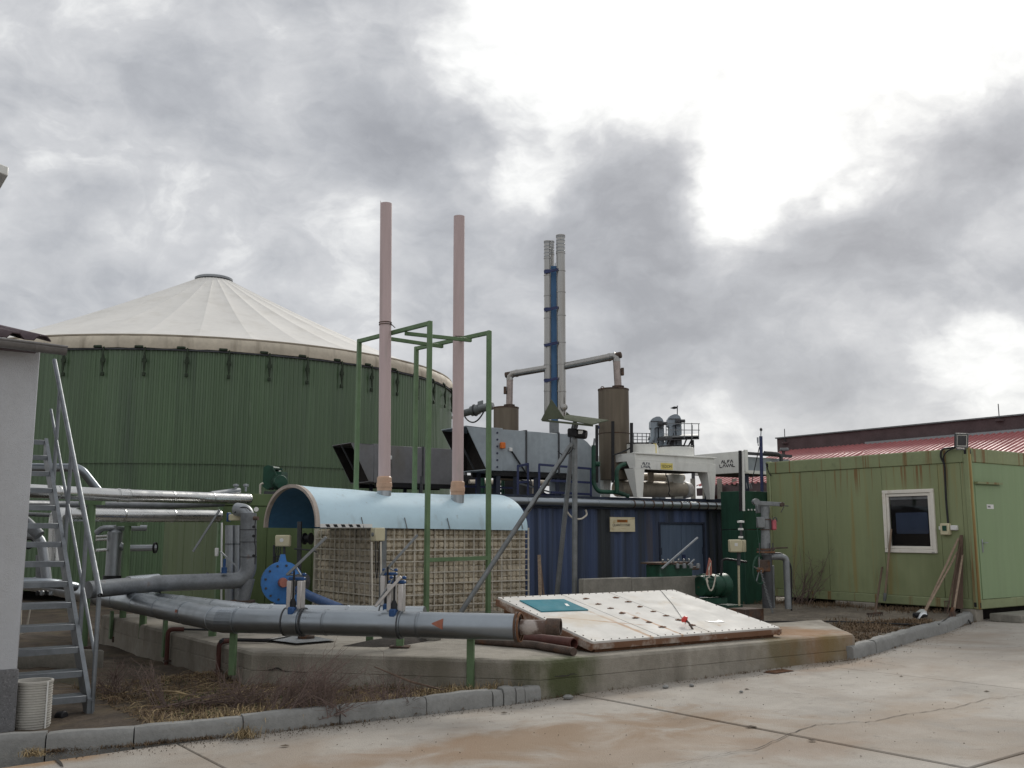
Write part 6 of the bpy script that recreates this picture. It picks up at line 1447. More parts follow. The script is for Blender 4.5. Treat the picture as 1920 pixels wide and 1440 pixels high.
# ------------------------------------------------------------------ green office container
oc = at(1826, 1000, 17.0); oc.z = 0; OF = Plane(oc, U); OS = Plane(oc, W)
oz1, oz0 = OF.sz(1815, 840)[1], OF.sz(1835, 1143)[1]; OL = OF.sz(1437, 900)[0]; OW = 2.5
of = thing('office_container', 'light green office container with white window and rust streaks', 'container', V((oc.x, oc.y, oz0)))
MB().obox(OF.pt(.05, oz0 + .05, -.06), U * (OL - .1), -OF.n * (OW - .12), Z * (oz1 - oz0 - .1)).o('core', 'office_green', of)
RT, RB = .24, .16
OF.rect(.10, OL, oz1 - RT, oz1, -.08, .0, .012).o('top_rail', 'office_frame', of); OS.rect(.10, OW, oz1 - RT, oz1, -.08, .0, .012).o('top_rail', 'office_frame', of)
OF.rect(.10, OL, oz0, oz0 + RB, -.08, -.01, .012).o('bottom_rail', 'office_frame', of); OS.rect(.10, OW, oz0, oz0 + RB, -.08, -.01, .012).o('bottom_rail', 'office_frame', of)
MB().obox(OF.pt(.06, oz1 - .02, -.06), U * (OL - .1), -OF.n * (OW - .1), Z * .03).o('roof_sheet', 'office_frame', of)
def cpost(a, dirs):
    OF.rect(a - .0, a + .105, oz0, oz1 + .02, -.11, .012, .02).o('corner_post', 'office_frame', of)
cpost(0, 1); cpost(OL - .1, 1)
OS.rect(.0, .06, oz0, oz1 + .018, -.02, .016, .012).o('corner_edge', 'post_rust', of)
for a, zz in ((.03, oz1 - .10), (.03, oz0 + .04), (OL - .07, oz1 - .1)): OF.rect(a, a + .045, zz, zz + .075, .0125, .015).o('casting_hole', 'black', of)
for a, zz in ((.02, oz1 - .10), (.02, oz0 + .03)): OS.rect(a, a + .028, zz, zz + .08, .0165, .018).o('casting_hole', 'black', of)
zl, zh = oz0 + RB + .004, oz1 - RT - .004
sx = sorted([OF.sz(x, 1000)[0] for x in (1807, 1764, 1657, 1551, 1504, 1448)])
wn0, wn1 = OF.sz(1757.5, 1037.5), OF.sz(1655, 919); w_a0, w_a1 = wn0[0], OF.sz(1657.5, 980)[0]; w_z0, w_z1 = wn0[1], OF.sz(1753, 916)[1]
for a, b in zip(sx, sx[1:]):
    a_, b_ = a + .003, b - .003
    if a_ < w_a0 + .2 < b_ or a_ < (w_a0 + w_a1) / 2 < b_ :
        a2, b2 = max(a_, w_a0), min(b_, w_a1)
        OF.rect(a_, b_, zl, w_z0, -.05, -.018, .003).o('wall_panel', 'office_green', of); OF.rect(a_, b_, w_z1, zh, -.05, -.018, .003).o('wall_panel', 'office_green', of)
        if a2 - a_ > .01: OF.rect(a_, a2, w_z0, w_z1, -.05, -.018).o('wall_panel', 'office_green', of)
        if b_ - b2 > .01: OF.rect(b2, b_, w_z0, w_z1, -.05, -.018).o('wall_panel', 'office_green', of)
    else: OF.rect(a_, b_, zl, zh, -.05, -.018, .003).o('wall_panel', 'office_green', of)
OF.rect(sx[-1] + .003, OL - .1, zl, zh, -.05, -.018, .003).o('wall_panel', 'office_green', of)
OF.rect(.106, sx[0] - .003, zl, zh, -.05, -.018, .003).o('wall_panel', 'office_green', of)
# window
win = thing('x', None, None, (0, 0, 0)); bpy.data.objects.remove(win)
wf = MB(); fw = .065
for (a, b, c, d) in ((w_a0, w_a1, w_z0, w_z0 + fw), (w_a0, w_a1, w_z1 - fw, w_z1), (w_a0, w_a0 + fw, w_z0 + fw, w_z1 - fw), (w_a1 - fw, w_a1, w_z0 + fw, w_z1 - fw)): OF.rect(a, b, c, d, -.05, .022, .006, wf)
wf = wf.o('window', 'white_frame', of)
sf2 = MB(); g = fw + .004; fw2 = .05
for (a, b, c, d) in ((w_a0 + g, w_a1 - g, w_z0 + g, w_z0 + g + fw2), (w_a0 + g, w_a1 - g, w_z1 - g - fw2, w_z1 - g), (w_a0 + g, w_a0 + g + fw2, w_z0 + g + fw2, w_z1 - g - fw2), (w_a1 - g - fw2, w_a1 - g, w_z0 + g + fw2, w_z1 - g - fw2)): OF.rect(a, b, c, d, -.045, .006, .005, sf2)
sf2.o('sash', 'white_frame', wf); g2 = g + fw2
pane = OF.rect(w_a0 + g2 - .01, w_a1 - g2 + .01, w_z0 + g2 - .01, w_z1 - g2 + .01, -.018, -.014).o('pane', None, wf)
gm_ = bpy.data.materials.new('clear_glass'); gm_.use_nodes = True; nt = gm_.node_tree; pb_ = nt.nodes['Principled BSDF']; pb_.inputs['Base Color'].default_value = (.01, .011, .013, 1); pb_.inputs['Roughness'].default_value = .03; pb_.inputs['Alpha'].default_value = .30; pb_.inputs['Specular IOR Level'].default_value = .9
pane.data.materials.append(gm_)
OF.rect(w_a0 + g2, w_a1 - g2, w_z0 + g2, w_z1 - g2, -.0585, -.056).o('dark_interior', 'black_in', wf)
OF.rect(w_a0 + g2 + .05, w_a1 - g2 - .10, w_z0 + g2 + .22, w_z0 + g2 + .60, -.0555, -.045, .02).o('monitor', 'inside_blue', wf)
OF.rect(w_a0 + g2 + .01, w_a1 - g2 - .01, w_z1 - g2 - .055, w_z1 - g2 - .01, -.05, -.03).o('blind_box', 'blind', wf)
OF.rect(w_a0 + .03, w_a0 + .09, w_z0 + .012, w_z0 + .02, .022, .024).o('drain_cap', 'steel_grey', wf)
# electric box, cable, floodlight
e0 = OF.sz(1784, 1003); eb = OF.rect(e0[0], e0[0] + .17, e0[1], e0[1] + .20, -.018, .07, .012).o('fuse_box', 'beige_box', of)
OF.rect(e0[0] - .13, e0[0] - .01, e0[1] + .08, e0[1] + .165, -.018, .05, .01).o('socket', 'label_white', eb); OF.rect(e0[0] + .04, e0[0] + .12, e0[1] + .07, e0[1] + .16, .0705, .075).o('window_flap', 'pump_green', eb); OF.rect(e0[0] + .17, e0[0] + .21, e0[1] + .09, e0[1] + .15, -.01, .04, .005).o('plug', 'label_white', eb)
T(fillet([OF.px(1778, 984, .02), OF.px(1774, 940, .02), OF.px(1771, 870, .03), OF.px(1763, 856, .05), OF.px(1765, 842, .05), OF.px(1795, 838, .04)], .12), .018, 8).o('cable', 'hose', of)
T(fillet([OF.px(1771, 872, .03), OF.px(1768, 855, .05), OF.px(1778, 844, .05), OF.px(1800, 837, .04)], .1), .012, 6).o('cable', 'hose', of)
OF_T = OF.px(1441, 900)
T(wavy(OF.px(1436, 868, .02), OF.px(1446, 892, .02), .05, 8), .01, 6).o('cable', 'hose', of)
fl0 = at(1803, 826, 16.95); fx, fz = V((.97, .25, 0)), V((-.02, -.25, .97)).normalized(); fn = fx.cross(fz).normalized()
hs = .125
flm = MB().obox(fl0 - fx * hs - fz * hs + fn * -.04, fx * 2 * hs, fz * 2 * hs, fn * .05, .012).o('floodlight', 'steel_dark', of)
for (a, b) in (((-1, 0), (1, 0)),):
    m = MB(); k = .098
    cs = [fl0 + fx * k * a + fz * k * b + fn * .012 for a, b in ((-1, -1), (1, -1), (1, 1), (-1, 1))]; ctr = fl0 - fn * .01
    m.add(cs + [ctr], [(0, 1, 4), (1, 2, 4), (2, 3, 4), (3, 0, 4)]); m.o('reflector', 'lamp_glass', flm, smooth=False)
MB().obox(fl0 - fx * .08 - fz * (hs + .04) - fn * .03, fx * .16, fz * .03, fn * .03).o('lamp_bracket', 'steel_grey', flm)
for sgn in (-1, 1): MB().obox(fl0 + fx * (sgn * .118 - .008) - fz * hs + fn * .0105, fx * .016, fz * 2 * hs, fn * .004).o('lamp_trim', 'steel_grey', flm)
for sgn in (-1, 1): MB().obox(fl0 - fx * .11 + fz * (sgn * .118 - .008) + fn * .0105, fx * .22, fz * .016, fn * .004).o('lamp_trim', 'steel_grey', flm)
# door side
d0, dzt = OS.sz(1829, 909); d1 = OS.sz(1889, 1000)[0]
OS.rect(.108, d0 - .004, zl, zh, -.05, -.018).o('wall_panel', 'door_green', of); OS.rect(d0, d1 - .004, dzt + .004, zh, -.05, -.018).o('wall_panel', 'door_green', of); OS.rect(d1, OW, zl, zh, -.05, -.018, .003).o('wall_panel', 'door_green', of)
dr2 = OS.rect(d0, d1 - .01, zl, dzt, -.05, -.006, .004).o('door', 'door_green', of)
hx, hz = OS.sz(1842, 1018); OS.rect(hx - .015, hx + .02, hz - .16, hz + .06, -.006, .003, .004).o('lock_plate', 'galv', dr2); B(OS.pt(hx, hz, .02), OS.pt(hx + .12, hz + .005, .03), .016, .014).o('door_handle', 'galv', dr2)
OS.rect(d0 - .01, d1 - .12, dzt + .02, dzt + .055, -.018, .05).o('drip_rail', 'office_frame', of)
sx0, sz0 = OS.sz(1851, 954); sx1, sz1 = OS.sz(1863, 946); OS.rect(sx0, sx1, sz0, sz1, -.005, -.002).o('door_sign', 'label_white', dr2)
text('sign_lettering', 'ŠATNA', (sz1 - sz0) * .62, OS.pt(sx0 + (sx1 - sx0) * .1, sz0 + (sz1 - sz0) * .28, -.001), W, Z, 'ink', dr2, .62)
# support blocks under it
for px0, px1 in ((1567, 1588), (1590, 1640), (1800, 1830)):
    a, b = sorted((OF.sz(px0, 1130)[0], OF.sz(px1, 1130)[0])); OF.rect(a, b, oz0 - .30, oz0 - .004, -.2, .02, .01).o('support_block', 'conc', of)
stp = thing('door_step', 'two concrete slab steps below the office container door', 'steps', OS.pt(.4, .1, .3))
q0 = OS.pt(.25, oz0 - .20, .03); MB().obox(q0, W * 3.2, -U * .55, Z * .13, .012).o('step_slab', 'conc_dark', stp); MB().obox(q0 - Z * .18 - U * .35, W * 3.4, -U * .40, Z * .13, .012).o('step_slab', 'conc', stp)

MB().obox(OF.pt(.25, -.1, -.28), U * (OL - .5), -OF.n * (OW - .5), Z * (oz0 + .09)).o('dark_gap_fill', 'black_in', of)  # black box added beneath the container to shut out the bright gap
pk = thing('leaning_plank', 'grey split plank leaning on the blue container wall', 'plank', at(1016, 1120, 17.6))
B(at(1013, 1118, 17.4), at(1011, 1041, 18.1), .06, .02).o('plank', 'wood', pk); B(at(1020, 1118, 17.4), at(1012, 1050, 18.05), .035, .02).o('splinter', 'wood_dark', pk)
# tools leaning on the office wall
def leanpt(px, py, off): return OF.px(px, py, off)
def tool(label, name, foot, top, r, m_):
    root = thing(name, label, 'tool', foot, 'garden tools leaning on the office wall'); T([foot, top], r, 8).o('handle', m_, root); return root, foot, top
def gpt(px, py): 
    p = onz(px, py, .22); z = grav_z(p.x, p.y) + .015; return onz(px, py, z)
r_, f_, t_ = tool('rake with dark handle, leftmost of the leaning tools', 'rake', gpt(1641, 1151), OF.px(1654, 1064, .02), .017, 'wood_dark'); B(f_ - W * .22 + Z * .01, f_ + W * .2 + Z * .01, .03, .03).o('rake_head', 'dark_rust', r_)
for k in range(9): B(f_ - W * (.2 - k * .048), f_ - W * (.2 - k * .048) - Z * .05 - U * .02, .01).o('tine', 'dark_rust', r_)
r_, f_, t_ = tool('long pale wooden pole leaning across the window', 'wooden_pole', OF.px(1659, 1122, .10), OF.px(1671, 992, .05), .02, 'wood'); MB().lathe(f_, (f_ - t_), [(.028, -.1), (.03, 0), (.02, .05), (0, .05)], 10).o('ferrule', 'steel_grey', r_)
r_, f_, t_ = tool('snow shovel with white metal blade lying at its foot', 'snow_shovel', gpt(1730, 1155), OF.px(1797, 1010, .03), .019, 'wood')
bd = (t_ - f_).normalized(); m = MB(); side = bd.cross(Z).normalized()
pts = []
bc_ = [onz(x, y, grav_z(onz(x, y, .2).x, 16) + .02) for x, y in ((1713, 1153), (1722, 1163), (1739, 1161), (1737, 1152))]
m = MB(); rows = 5
for i in range(rows):
    t = i / (rows - 1)
    for j in range(5):
        s__ = j / 4; p = bc_[0].lerp(bc_[1], s__).lerp(bc_[3].lerp(bc_[2], s__), t); m.v.append(p + Z * (.05 * sin(pi * t) + .07 * t + .015 * sin(pi * s__)))
for i in range(rows - 1):
    for j in range(4): k = i * 5 + j; m.f.append((k, k + 1, k + 6, k + 5))
bl_ = m.o('blade', 'blade_white', r_, ang=80); bl_.modifiers.new('thick', 'SOLIDIFY').thickness = .006
r_, f_, t_ = tool('broom handle with dark bristles behind the snow shovel', 'broom', gpt(1740, 1158) + U * .1, OF.px(1795, 1035, .04), .016, 'wood'); MB().obox(f_ - W * .24 - U * .05, W * .34, U * .08, Z * .08, .02).o('brush_head', 'black', r_)
r_, f_, t_ = tool('shovel with pale handle nearest the container corner post', 'shovel', gpt(1792, 1158) + U * .05, OF.px(1805, 1040, .03), .018, 'wood'); MB().prism([f_ + Z * .16 - W * .03, f_ + Z * .16 + W * .05, f_ + W * .09, f_ - W * .03 - Z * .02, f_ - W * .12 + Z * .02], -U * .01).o('blade', 'dark_rust', r_)
r_, f_, t_ = tool('thin dark handled fork between the broom and the shovel', 'fork', gpt(1776, 1150), OF.px(1800, 1020, .03), .015, 'wood_dark')
for k in range(4): T([f_ + W * (-.06 + k * .04) + Z * .2, f_ + W * (-.06 + k * .04)], .006, 6).o('tine', 'dark_rust', r_)
B(f_ + W * -.07 + Z * .2, f_ + W * .07 + Z * .2, .014).o('fork_head', 'dark_rust', r_)
brd = thing('leaning_board', 'weathered brown board propped behind the tools at corner post', 'board', OF.pt(.2, oz0, .1))
MB().prism([OF.px(1783, 1140, .12), OF.px(1806, 1142, .12), OF.px(1806, 1003, .015), OF.px(1800, 1003, .015)], OF.n * .012).o('plank', 'wood_dark', brd)
dbk = gpt(1785, 1163); mound([(1768, 1163), (1775, 1155), (1790, 1152), (1797, 1157), (1788, 1166), (1775, 1168)], 'soil_heap', 'dark heap of sweepings at the foot of the leaning tools', .10, 'soil', .17)
T([gpt(1400, 1166), gpt(1560, 1165), gpt(1690, 1170), gpt(1760, 1171), onroad(1805, 1160) + Z * .18, onroad(1820, 1172) + Z * .02], .012, 6).o('black_hose', 'hose', None, 'thin black hose snaking over the gravel to the kerb', 'hose')

# ------------------------------------------------------------------ warehouse with red roof
r0 = at(1700, 810, 38.0); RL0, RL1 = None, None
RP = Plane(r0, U); ra_, rz_ = RP.sz(1462, 828); rb_ = RP.sz(1920, 788)[0]; ridge_z = r0.z
def rpt(s_, z, t=0.0): return RP.pt(s_, z) - W * t      # t: towards the yard
wh = thing('warehouse', 'long low warehouse with red sheet roof and brown ridge fascia', 'warehouse', rpt(0, 0, 3))
SA, SB = RP.sz(1466, 830)[0], RP.sz(1920, 788)[0] - 14; run = 5.0; ez_ = 3.55; rzz = ridge_z - .35
m = MB(); m.corr(rpt(SB, ez_, run), U * (SA - SB), W * run + Z * (rzz - ez_), Z, .22, .05); m.o('roof_sheet', 'roof_red', wh, ang=20)
MB().obox(rpt(SB, rzz - .15, -.05), U * (SA - SB + .3), W * .3, Z * .72).o('ridge_fascia', 'fascia', wh); MB().obox(rpt(SB, rzz + .575, .03), U * (SA - SB + .34), W * .5, Z * .05).o('ridge_cap', 'steel_grey', wh)
MB().obox(rpt(SB, rzz - .03, .03), U * (SA - SB - 4.2), -W * .06, Z * .12).o('roof_flashing', 'galv', wh)
MB().obox(rpt(SB, -.2, run - .5), U * (SA - SB), W * (run + 4), Z * (ez_ - .1)).o('wall', 'brick_wall', wh)
MB().obox(rpt(SB, ez_ - .16, run + .02), U * (SA - SB), W * .06, Z * .14).o('eave_fascia', 'fascia', wh)
MB().obox(rpt(SB, ez_ - .7, run - .44), U * (SA - SB), -W * .05, Z * .12).o('eave_beam', 'steel_dark', wh); MB().obox(rpt(SB, ez_ - 1.15, run - .44), U * (SA - SB), -W * .08, Z * .14).o('eave_beam', 'galv', wh)
MB().obox(rpt(SB, 1.4, run - .44), U * (SA - SB), -W * .03, Z * .9).o('red_band', 'red_pipe', wh)
for x_, yt, yb, nm in ((1472, 804, 832, 'lightning_rod'), (1874, 757, 790, 'lightning_rod')):
    p = RP.px(x_, yb); T([p, V((p.x, p.y, RP.px(x_, yt).z))], .018, 6).o(nm, 'steel_dark', wh); MB().obox(p - V((.12, .1, .0)), (.24, 0, 0), (0, .2, 0), (0, 0, .08)).o('rod_foot', 'fascia', wh)
c = at(1469, 846, 36.5); T([c - Z * .9, c], .06, 8).o('vent_pipe', 'fascia', wh); MB().obox(c - V((.12, .1, 0)), (.3, 0, 0), (0, .2, 0), (0, 0, .12), .02).o('vent_cowl', 'steel_grey', wh)
# second, farther red roof left of it with posts
wf_ = thing('rear_shed', 'dim red roofed shed glimpsed beneath the coolers', 'shed', at(1330, 930, 36))
e_ = at(1310, 912, 34); RP2 = Plane(e_, U); s0, s1_ = RP2.sz(1305, 912)[0], RP2.sz(1440, 890)[0] - 1.5
m = MB(); m.corr(RP2.pt(s1_, e_.z), U * (s0 - s1_), W * 3 + Z * 1.0, Z, .22, .05); m.o('roof_sheet', 'roof_red', wf_, ang=20)
MB().obox(RP2.pt(s1_, -.1, -.4), U * (s0 - s1_), W * 2.5, Z * (e_.z - .1)).o('wall', 'red_pipe', wf_); MB().obox(RP2.pt(s1_, e_.z - .32, -.02), U * (s0 - s1_), W * .1, Z * .26).o('eave_fascia', 'fascia', wf_)
for px in (1300, 1322, 1350, 1378): p = at(px, 940, 33); B(p - Z * .8, p + Z * .75, .14, .14).o('post', 'conc_dark', wf_)
T([RP2.pt(s1_, e_.z - .75, .1), RP2.pt(s0, e_.z - .75, .1)], .13, 10).o('eave_pipe', 'steel_grey', wf_); T([RP2.pt(s1_, e_.z - 1.25, .1), RP2.pt(s0, e_.z - 1.25, .1)], .10, 10).o('eave_pipe', 'steel_blue', wf_)

# ------------------------------------------------------------------ grain elevators
EY = 46.0
def E(px, py, dy=0.0): return at(px, py, EY + dy)
def elevator(px, ytop, lab, flag):
    root = thing('grain_elevator', lab, 'elevator', V((E(px, 850).x, EY, 0)), 'grain elevator heads')
    d = (1, 0); k = px
    poly = [E(k - 14, ytop + 21), E(k - 14, ytop + 9), E(k - 10, ytop + 3), E(k - 3, ytop), E(k + 3, ytop), E(k + 8, ytop + 4), E(k + 11, ytop + 11), E(k + 11, ytop + 20), E(k + 2, ytop + 20), E(k - 4, ytop + 20), E(k - 10, ytop + 25)]
    MB().prism(poly, V((0, .6, 0))).o('head', 'elevator', root, ang=25); B(E(k - 14, ytop + 9, -.01), E(k + 8, ytop + 9, -.01), .03, .04).o('head_seam', 'steel_dark', root)
    for dx in (-3.5, 6.5): B(V((E(k + dx, 800).x, EY + .3, 0)), V((E(k + dx, ytop + 20).x, EY + .3, E(k, ytop + 20).z)), .13, .3).o('leg_casing', 'elevator', root)
    MB().lathe(E(k + 4, ytop + 14, -.02), V((0, -1, 0)), [(0, 0), (.14, 0), (.14, .1), (.06, .14), (.06, .25), (0, .25)], 14).o('drive', 'steel_dark', root); MB().lathe(E(k + 10, ytop + 13, -.1), V((1, -.2, 0)), [(0, 0), (.08, 0), (.08, .18), (0, .2)], 10).o('motor_body', 'steel_dark', root)
    T([E(k - 10, ytop + 24), E(k - 10, ytop + 42), E(k - 24, ytop + 68)], .12, 10).o('spout', 'elevator', root)
    if flag:
        T([E(k + 3, ytop + 1, .2), E(k + 3, ytop - 16, .2)], .025, 6).o('mast', 'steel_dark', root); MB().prism([E(k + 3, ytop - 14, .2), E(k - 3, ytop - 14.5, .2), E(k - 10, ytop - 11.5, .2), E(k - 3, ytop - 9.5, .2), E(k + 3, ytop - 11, .2)], V((0, .06, 0))).o('windsock', 'black', root)
    return root
elevator(1234, 781, 'left lower grey grain elevator head above the dry cooler', False); elevator(1267, 776.5, 'right taller grey grain elevator head with small windsock', True)
plt = thing('elevator_platform', 'railed steel service platform around the elevator heads', 'platform', V((E(1270, 850).x, EY, 0)))
MB().prism([E(1215, 826, .9), E(1260, 823, -.5), E(1311, 822, -.5), E(1311, 819, .9), E(1230, 821, 1.3)], Z * .14).o('deck', 'steel_grey', plt); MB().obox(E(1232, 826, -.5), V((1.95, 0, .06)), V((0, .06, 0)), Z * .12).o('deck_beam', 'steel_dark', plt)
for x_, y0 in ((1283, 792), (1297, 793), (1310, 795), (1298, 797), (1249, 796)): B(E(x_, 822, -.5), E(x_, y0, -.5), .035).o('rail_post', 'steel_grey', plt)
for y0 in (0, 12): B(E(1249, 794 + y0, -.5), E(1312, 794.5 + y0, -.5), .032).o('rail', 'steel_grey', plt)
for x0, x1 in ((1297, 1286), (1287, 1278), (1254, 1246)): B(E(x0, 824, -.4), E(x1, 846, .4), .05).o('brace', 'steel_dark', plt)
B(E(1259, 850, .2), E(1259, 812, .2), .16, .2).o('mast', 'steel_dark', plt)
for x_ in (1188, 1195, 1204, 1212, 1218, 1222): B(E(x_, 850, .5), E(x_, 812 + (x_ % 3), .5), .035).o('rail_post', 'steel_grey', plt)
for y0 in (812, 818, 824, 831): B(E(1184, y0, .5), E(1254, y0 + 2, .5), .03).o('rail', 'steel_grey', plt)
MB().obox(E(1232, 852, .8), V((.9, 0, 0)), V((0, .6, 0)), Z * .4).o('lower_roof', 'yellow', plt)
B(E(1247, 860, .3), E(1247, 862, .3), .1).o('foot', 'steel_dark', plt)
for x_ in (1225, 1300): B(V((E(x_, 820).x, EY + .3, 0)), V((E(x_, 820).x, EY + .3, E(x_, 824).z)), .14, .14).o('support_leg', 'steel_dark', plt)

# ------------------------------------------------------------------ vegetation
def blades(name, n, region, h, m_, lean=.5, seed=1, zf=soil_z, w0=.004, dens=None):
    r = random.Random(seed); mb = MB(); k = 0; tries = 0
    while k < n and tries < n * 30:
        tries += 1; p = region(r)
        if p is None: continue
        if dens and mnoise.noise(V((p.x * 1.7, p.y * 1.7, seed))) + r.uniform(-.35, .35) < dens: continue
        z0 = zf(p.x, p.y) - .01; a = r.uniform(0, 2 * pi); L_ = h * r.uniform(.35, 1.3); b = r.uniform(0, lean) * L_; dv = V((cos(a), sin(a), 0)); sv = V((-sin(a), cos(a), 0)) * w0 * r.uniform(.6, 1.5)
        p0 = V((p.x, p.y, z0)); p1 = p0 + dv * b * .35 + Z * L_ * .55; p2 = p0 + dv * b + Z * L_ * max(.1, 1 - .5 * (b / L_) ** 2) * .9
        i = len(mb.v); mb.v += [p0 - sv, p0 + sv, p1 + sv * .8, p1 - sv * .8, p2]; mb.f += [(i, i + 1, i + 2, i + 3), (i + 3, i + 2, i + 4)]; k += 1
    o = mb.o(name, m_, None, smooth=False); return o
def regL(r):
    a = r.uniform(-6.2, -.1); b = kb(a) + r.uniform(.17, 3.4); p = P(a, b)
    if inside(p, [V((q.x, q.y, 0)) for q in pp]): return None
    d = p - bc; 
    if d.dot(W) < .95 and d.dot(U) < 3: return None
    return p
def regLf(r):
    for _ in range(30):
        a = r.uniform(-5.6, -.1); p = P(a, kb(a) + .16 + .4 * r.random() ** 1.6); d = p - bc
        if not inside(p, [V((q.x, q.y, 0)) for q in pp]) and not (d.dot(W) < .95 and d.dot(U) < 3): return p
for nm, n, reg, h, mm, ln, sd, dn, lab in (('dry_grass', 3800, regL, .10, 'straw_dark', 2.2, 1, -.1, 'short dark withered grass over the left bed'), ('dry_grass', 1500, regLf, .14, 'straw', 1.8, 2, .0, 'straw coloured dead grass along the left kerb'), ('green_weeds', 700, regL, .09, 'weed_green', 1.5, 3, .25, 'sparse low green weeds in the left bed')):
    tag(blades(nm, n, reg, h, mm, ln, sd, dens=dn), lab, 'grass', kind='stuff')
def litter(n, reg, seed, zf, lab):
    r = random.Random(seed); mb = MB(); k = 0
    while k < n:
        p = reg(r)
        if p is None: continue
        k += 1; a = r.uniform(0, 6.28); s_ = r.uniform(.008, .024); d = V((cos(a), sin(a), r.uniform(-.5, .5))) * s_; e_ = V((-sin(a), cos(a), r.uniform(-.5, .5))) * s_ * .6; c = V((p.x, p.y, zf(p.x, p.y) + .012)); i = len(mb.v); mb.v += [c - d, c + e_, c + d, c - e_]; mb.f.append((i, i + 1, i + 2, i + 3))
    return tag(mb.o('leaf_litter', 'leaf_litter', None, smooth=False), lab, 'litter', kind='stuff')
LITTER = 1
litter(2600, regL, 41, soil_z, 'scattered dead brown leaves over the left bed')
def lying(n, reg, seed, zf, lab):
    r = random.Random(seed); mb = MB(); k = 0
    while k < n:
        p = reg(r)
        if p is None: continue
        k += 1; a = r.uniform(0, 6.28); L_ = r.uniform(.08, .35); d = V((cos(a), sin(a), 0)) * L_; c = V((p.x, p.y, zf(p.x, p.y) + .01)); q = c + d; q.z = zf(q.x, q.y) + r.uniform(.01, .07); mb.tube([c, c.lerp(q, .5) + Z * r.uniform(0, .03), q], [.003, .0025, .001], 3, False)
    return tag(mb.o('fallen_stems', 'straw', None), lab, 'stems', kind='stuff')
lying(420, regL, 43, soil_z, 'pale fallen stems lying across the left bed')
def regR(r):
    for _ in range(20):
        t = r.random(); q = kr[0].lerp(kr[3], t) + V((-.1, .14, 0)) + U * r.uniform(0, 1.6) * r.random() + W * r.uniform(-.4, .1)
        if inside(q, bedR) and not inside(q, [V((s.x, s.y, 0)) for s in pp]): return q
def regB(r):
    q = OF.pt(r.uniform(.6, OL), 0, r.uniform(.02, .9) * r.random() + .05); return V((q.x, q.y, 0))
litter(1500, regR, 45, grav_z, 'dead brown leaves strewn behind the right kerb')
tag(blades('dry_grass', 3600, regR, .09, 'straw_dark', 2.4, 5, grav_z, .006, dens=-.05), 'matted brown dead weeds behind the right kerb', 'grass', kind='stuff')
tag(blades('dry_grass', 1500, regB, .12, 'straw_dark', 2.0, 6, grav_z, dens=-.05), 'dead brown grass below the office container wall', 'grass', kind='stuff')
def regJ(r):
    e0_, e1_ = [(onroad(84, 1411), onroad(250, 1399)), (onroad(250, 1399), onroad(456, 1379)), (onroad(456, 1379), onroad(640, 1358)), (onroad(640, 1358), onroad(1016, 1313)), (onroad(1016, 1311), onroad(1600, 1237)), (onroad(1603, 1239), onroad(1838, 1163))][r.randrange(6)]
    q = e0_.lerp(e1_, r.random()) - U * r.uniform(0, .03); return q
tag(blades('joint_weeds', 1300, regJ, .045, 'straw_dark', 2.4, 8, lambda x, y: road_z(x) + .01, .003, dens=.05), 'tiny dead weeds growing along the kerb and wall foot joint', 'weeds', kind='stuff')
def regG(r):
    q = regJ(r); return q - U * abs(r.gauss(0, .16)) if r.random() < .8 else P(r.uniform(-6, 12), -r.random() * 3.5)
def grit(n, seed):
    r = random.Random(seed); mb = MB()
    for _ in range(n):
        p = regG(r); s_ = r.uniform(.002, .007); c = V((p.x, p.y, road_z(p.x) + .004)); i = len(mb.v); a = r.uniform(0, 6)
        mb.v += [c + V((cos(a + k * 1.57) * s_ * r.uniform(.6, 1.3), sin(a + k * 1.57) * s_, 0)) for k in range(4)] + [c + Z * s_ * 1.1]; mb.f += [(i + k, i + (k + 1) % 4, i + 4) for k in range(4)]
    return tag(mb.o('grit', 'soil', None, smooth=False), 'fine grit and crumbs scattered on the concrete yard', 'grit', kind='stuff')
grit(2600, 51)
def tuft(px, py, n, h, seed):
    c = onroad(px, py)
    def rg(r): return V((c.x + r.gauss(0, .05), c.y + r.gauss(0, .025), 0))
    return blades('grass_tuft', n, rg, h, 'straw', 1.6, seed, lambda x, y: road_z(x) + .01, .003)
tag(tuft(459, 1384, 110, .12, 11), 'straw tuft growing in the kerb joint beneath the bed', 'grass tuft'); tag(tuft(60, 1418, 120, .08, 12), 'low brown tuft at the building plinth foot', 'grass tuft')
def brush(label, base, tips, n, seed, m_='twig', r0=.006, sub=5):
    r = random.Random(seed); root = thing('dead_brush', label, 'plant', base, 'withered brush in the left bed'); mb = MB(); mb2 = MB()
    for k in range(n):
        t = V(tips[r.randrange(len(tips))]) + V((r.gauss(0, .12), r.gauss(0, .12), r.gauss(0, .06))); b = V(base) + V((r.gauss(0, .07), r.gauss(0, .05), 0))
        mid = b.lerp(t, .5) + V((r.gauss(0, .04), r.gauss(0, .04), r.gauss(0, .03))); pts = [b, mid, t]; mb.tube(pts, [r0 * r.uniform(.4, 1), r0 * .5, r0 * .2], 4)
        for _ in range(sub):
            f = r.uniform(.25, 1); q = b.lerp(mid, f * 2) if f < .5 else mid.lerp(t, f * 2 - 1); e_ = q + (t - b).normalized() * r.uniform(.04, .16) + V((r.gauss(0, .07), r.gauss(0, .07), r.gauss(0, .06))); mb2.tube([q, q.lerp(e_, .5) + V((r.gauss(0, .012),) * 3), e_], [r0 * .3, r0 * .25, r0 * .12], 3)
    mb.o('stems', m_, root); mb2.o('twigs', m_, root, kind='stuff'); return root
def gL(px, py): p = onz(px, py, .08); return V((p.x, p.y, soil_z(p.x, p.y)))
def aL(px, py, Y): return at(px, py, Y)
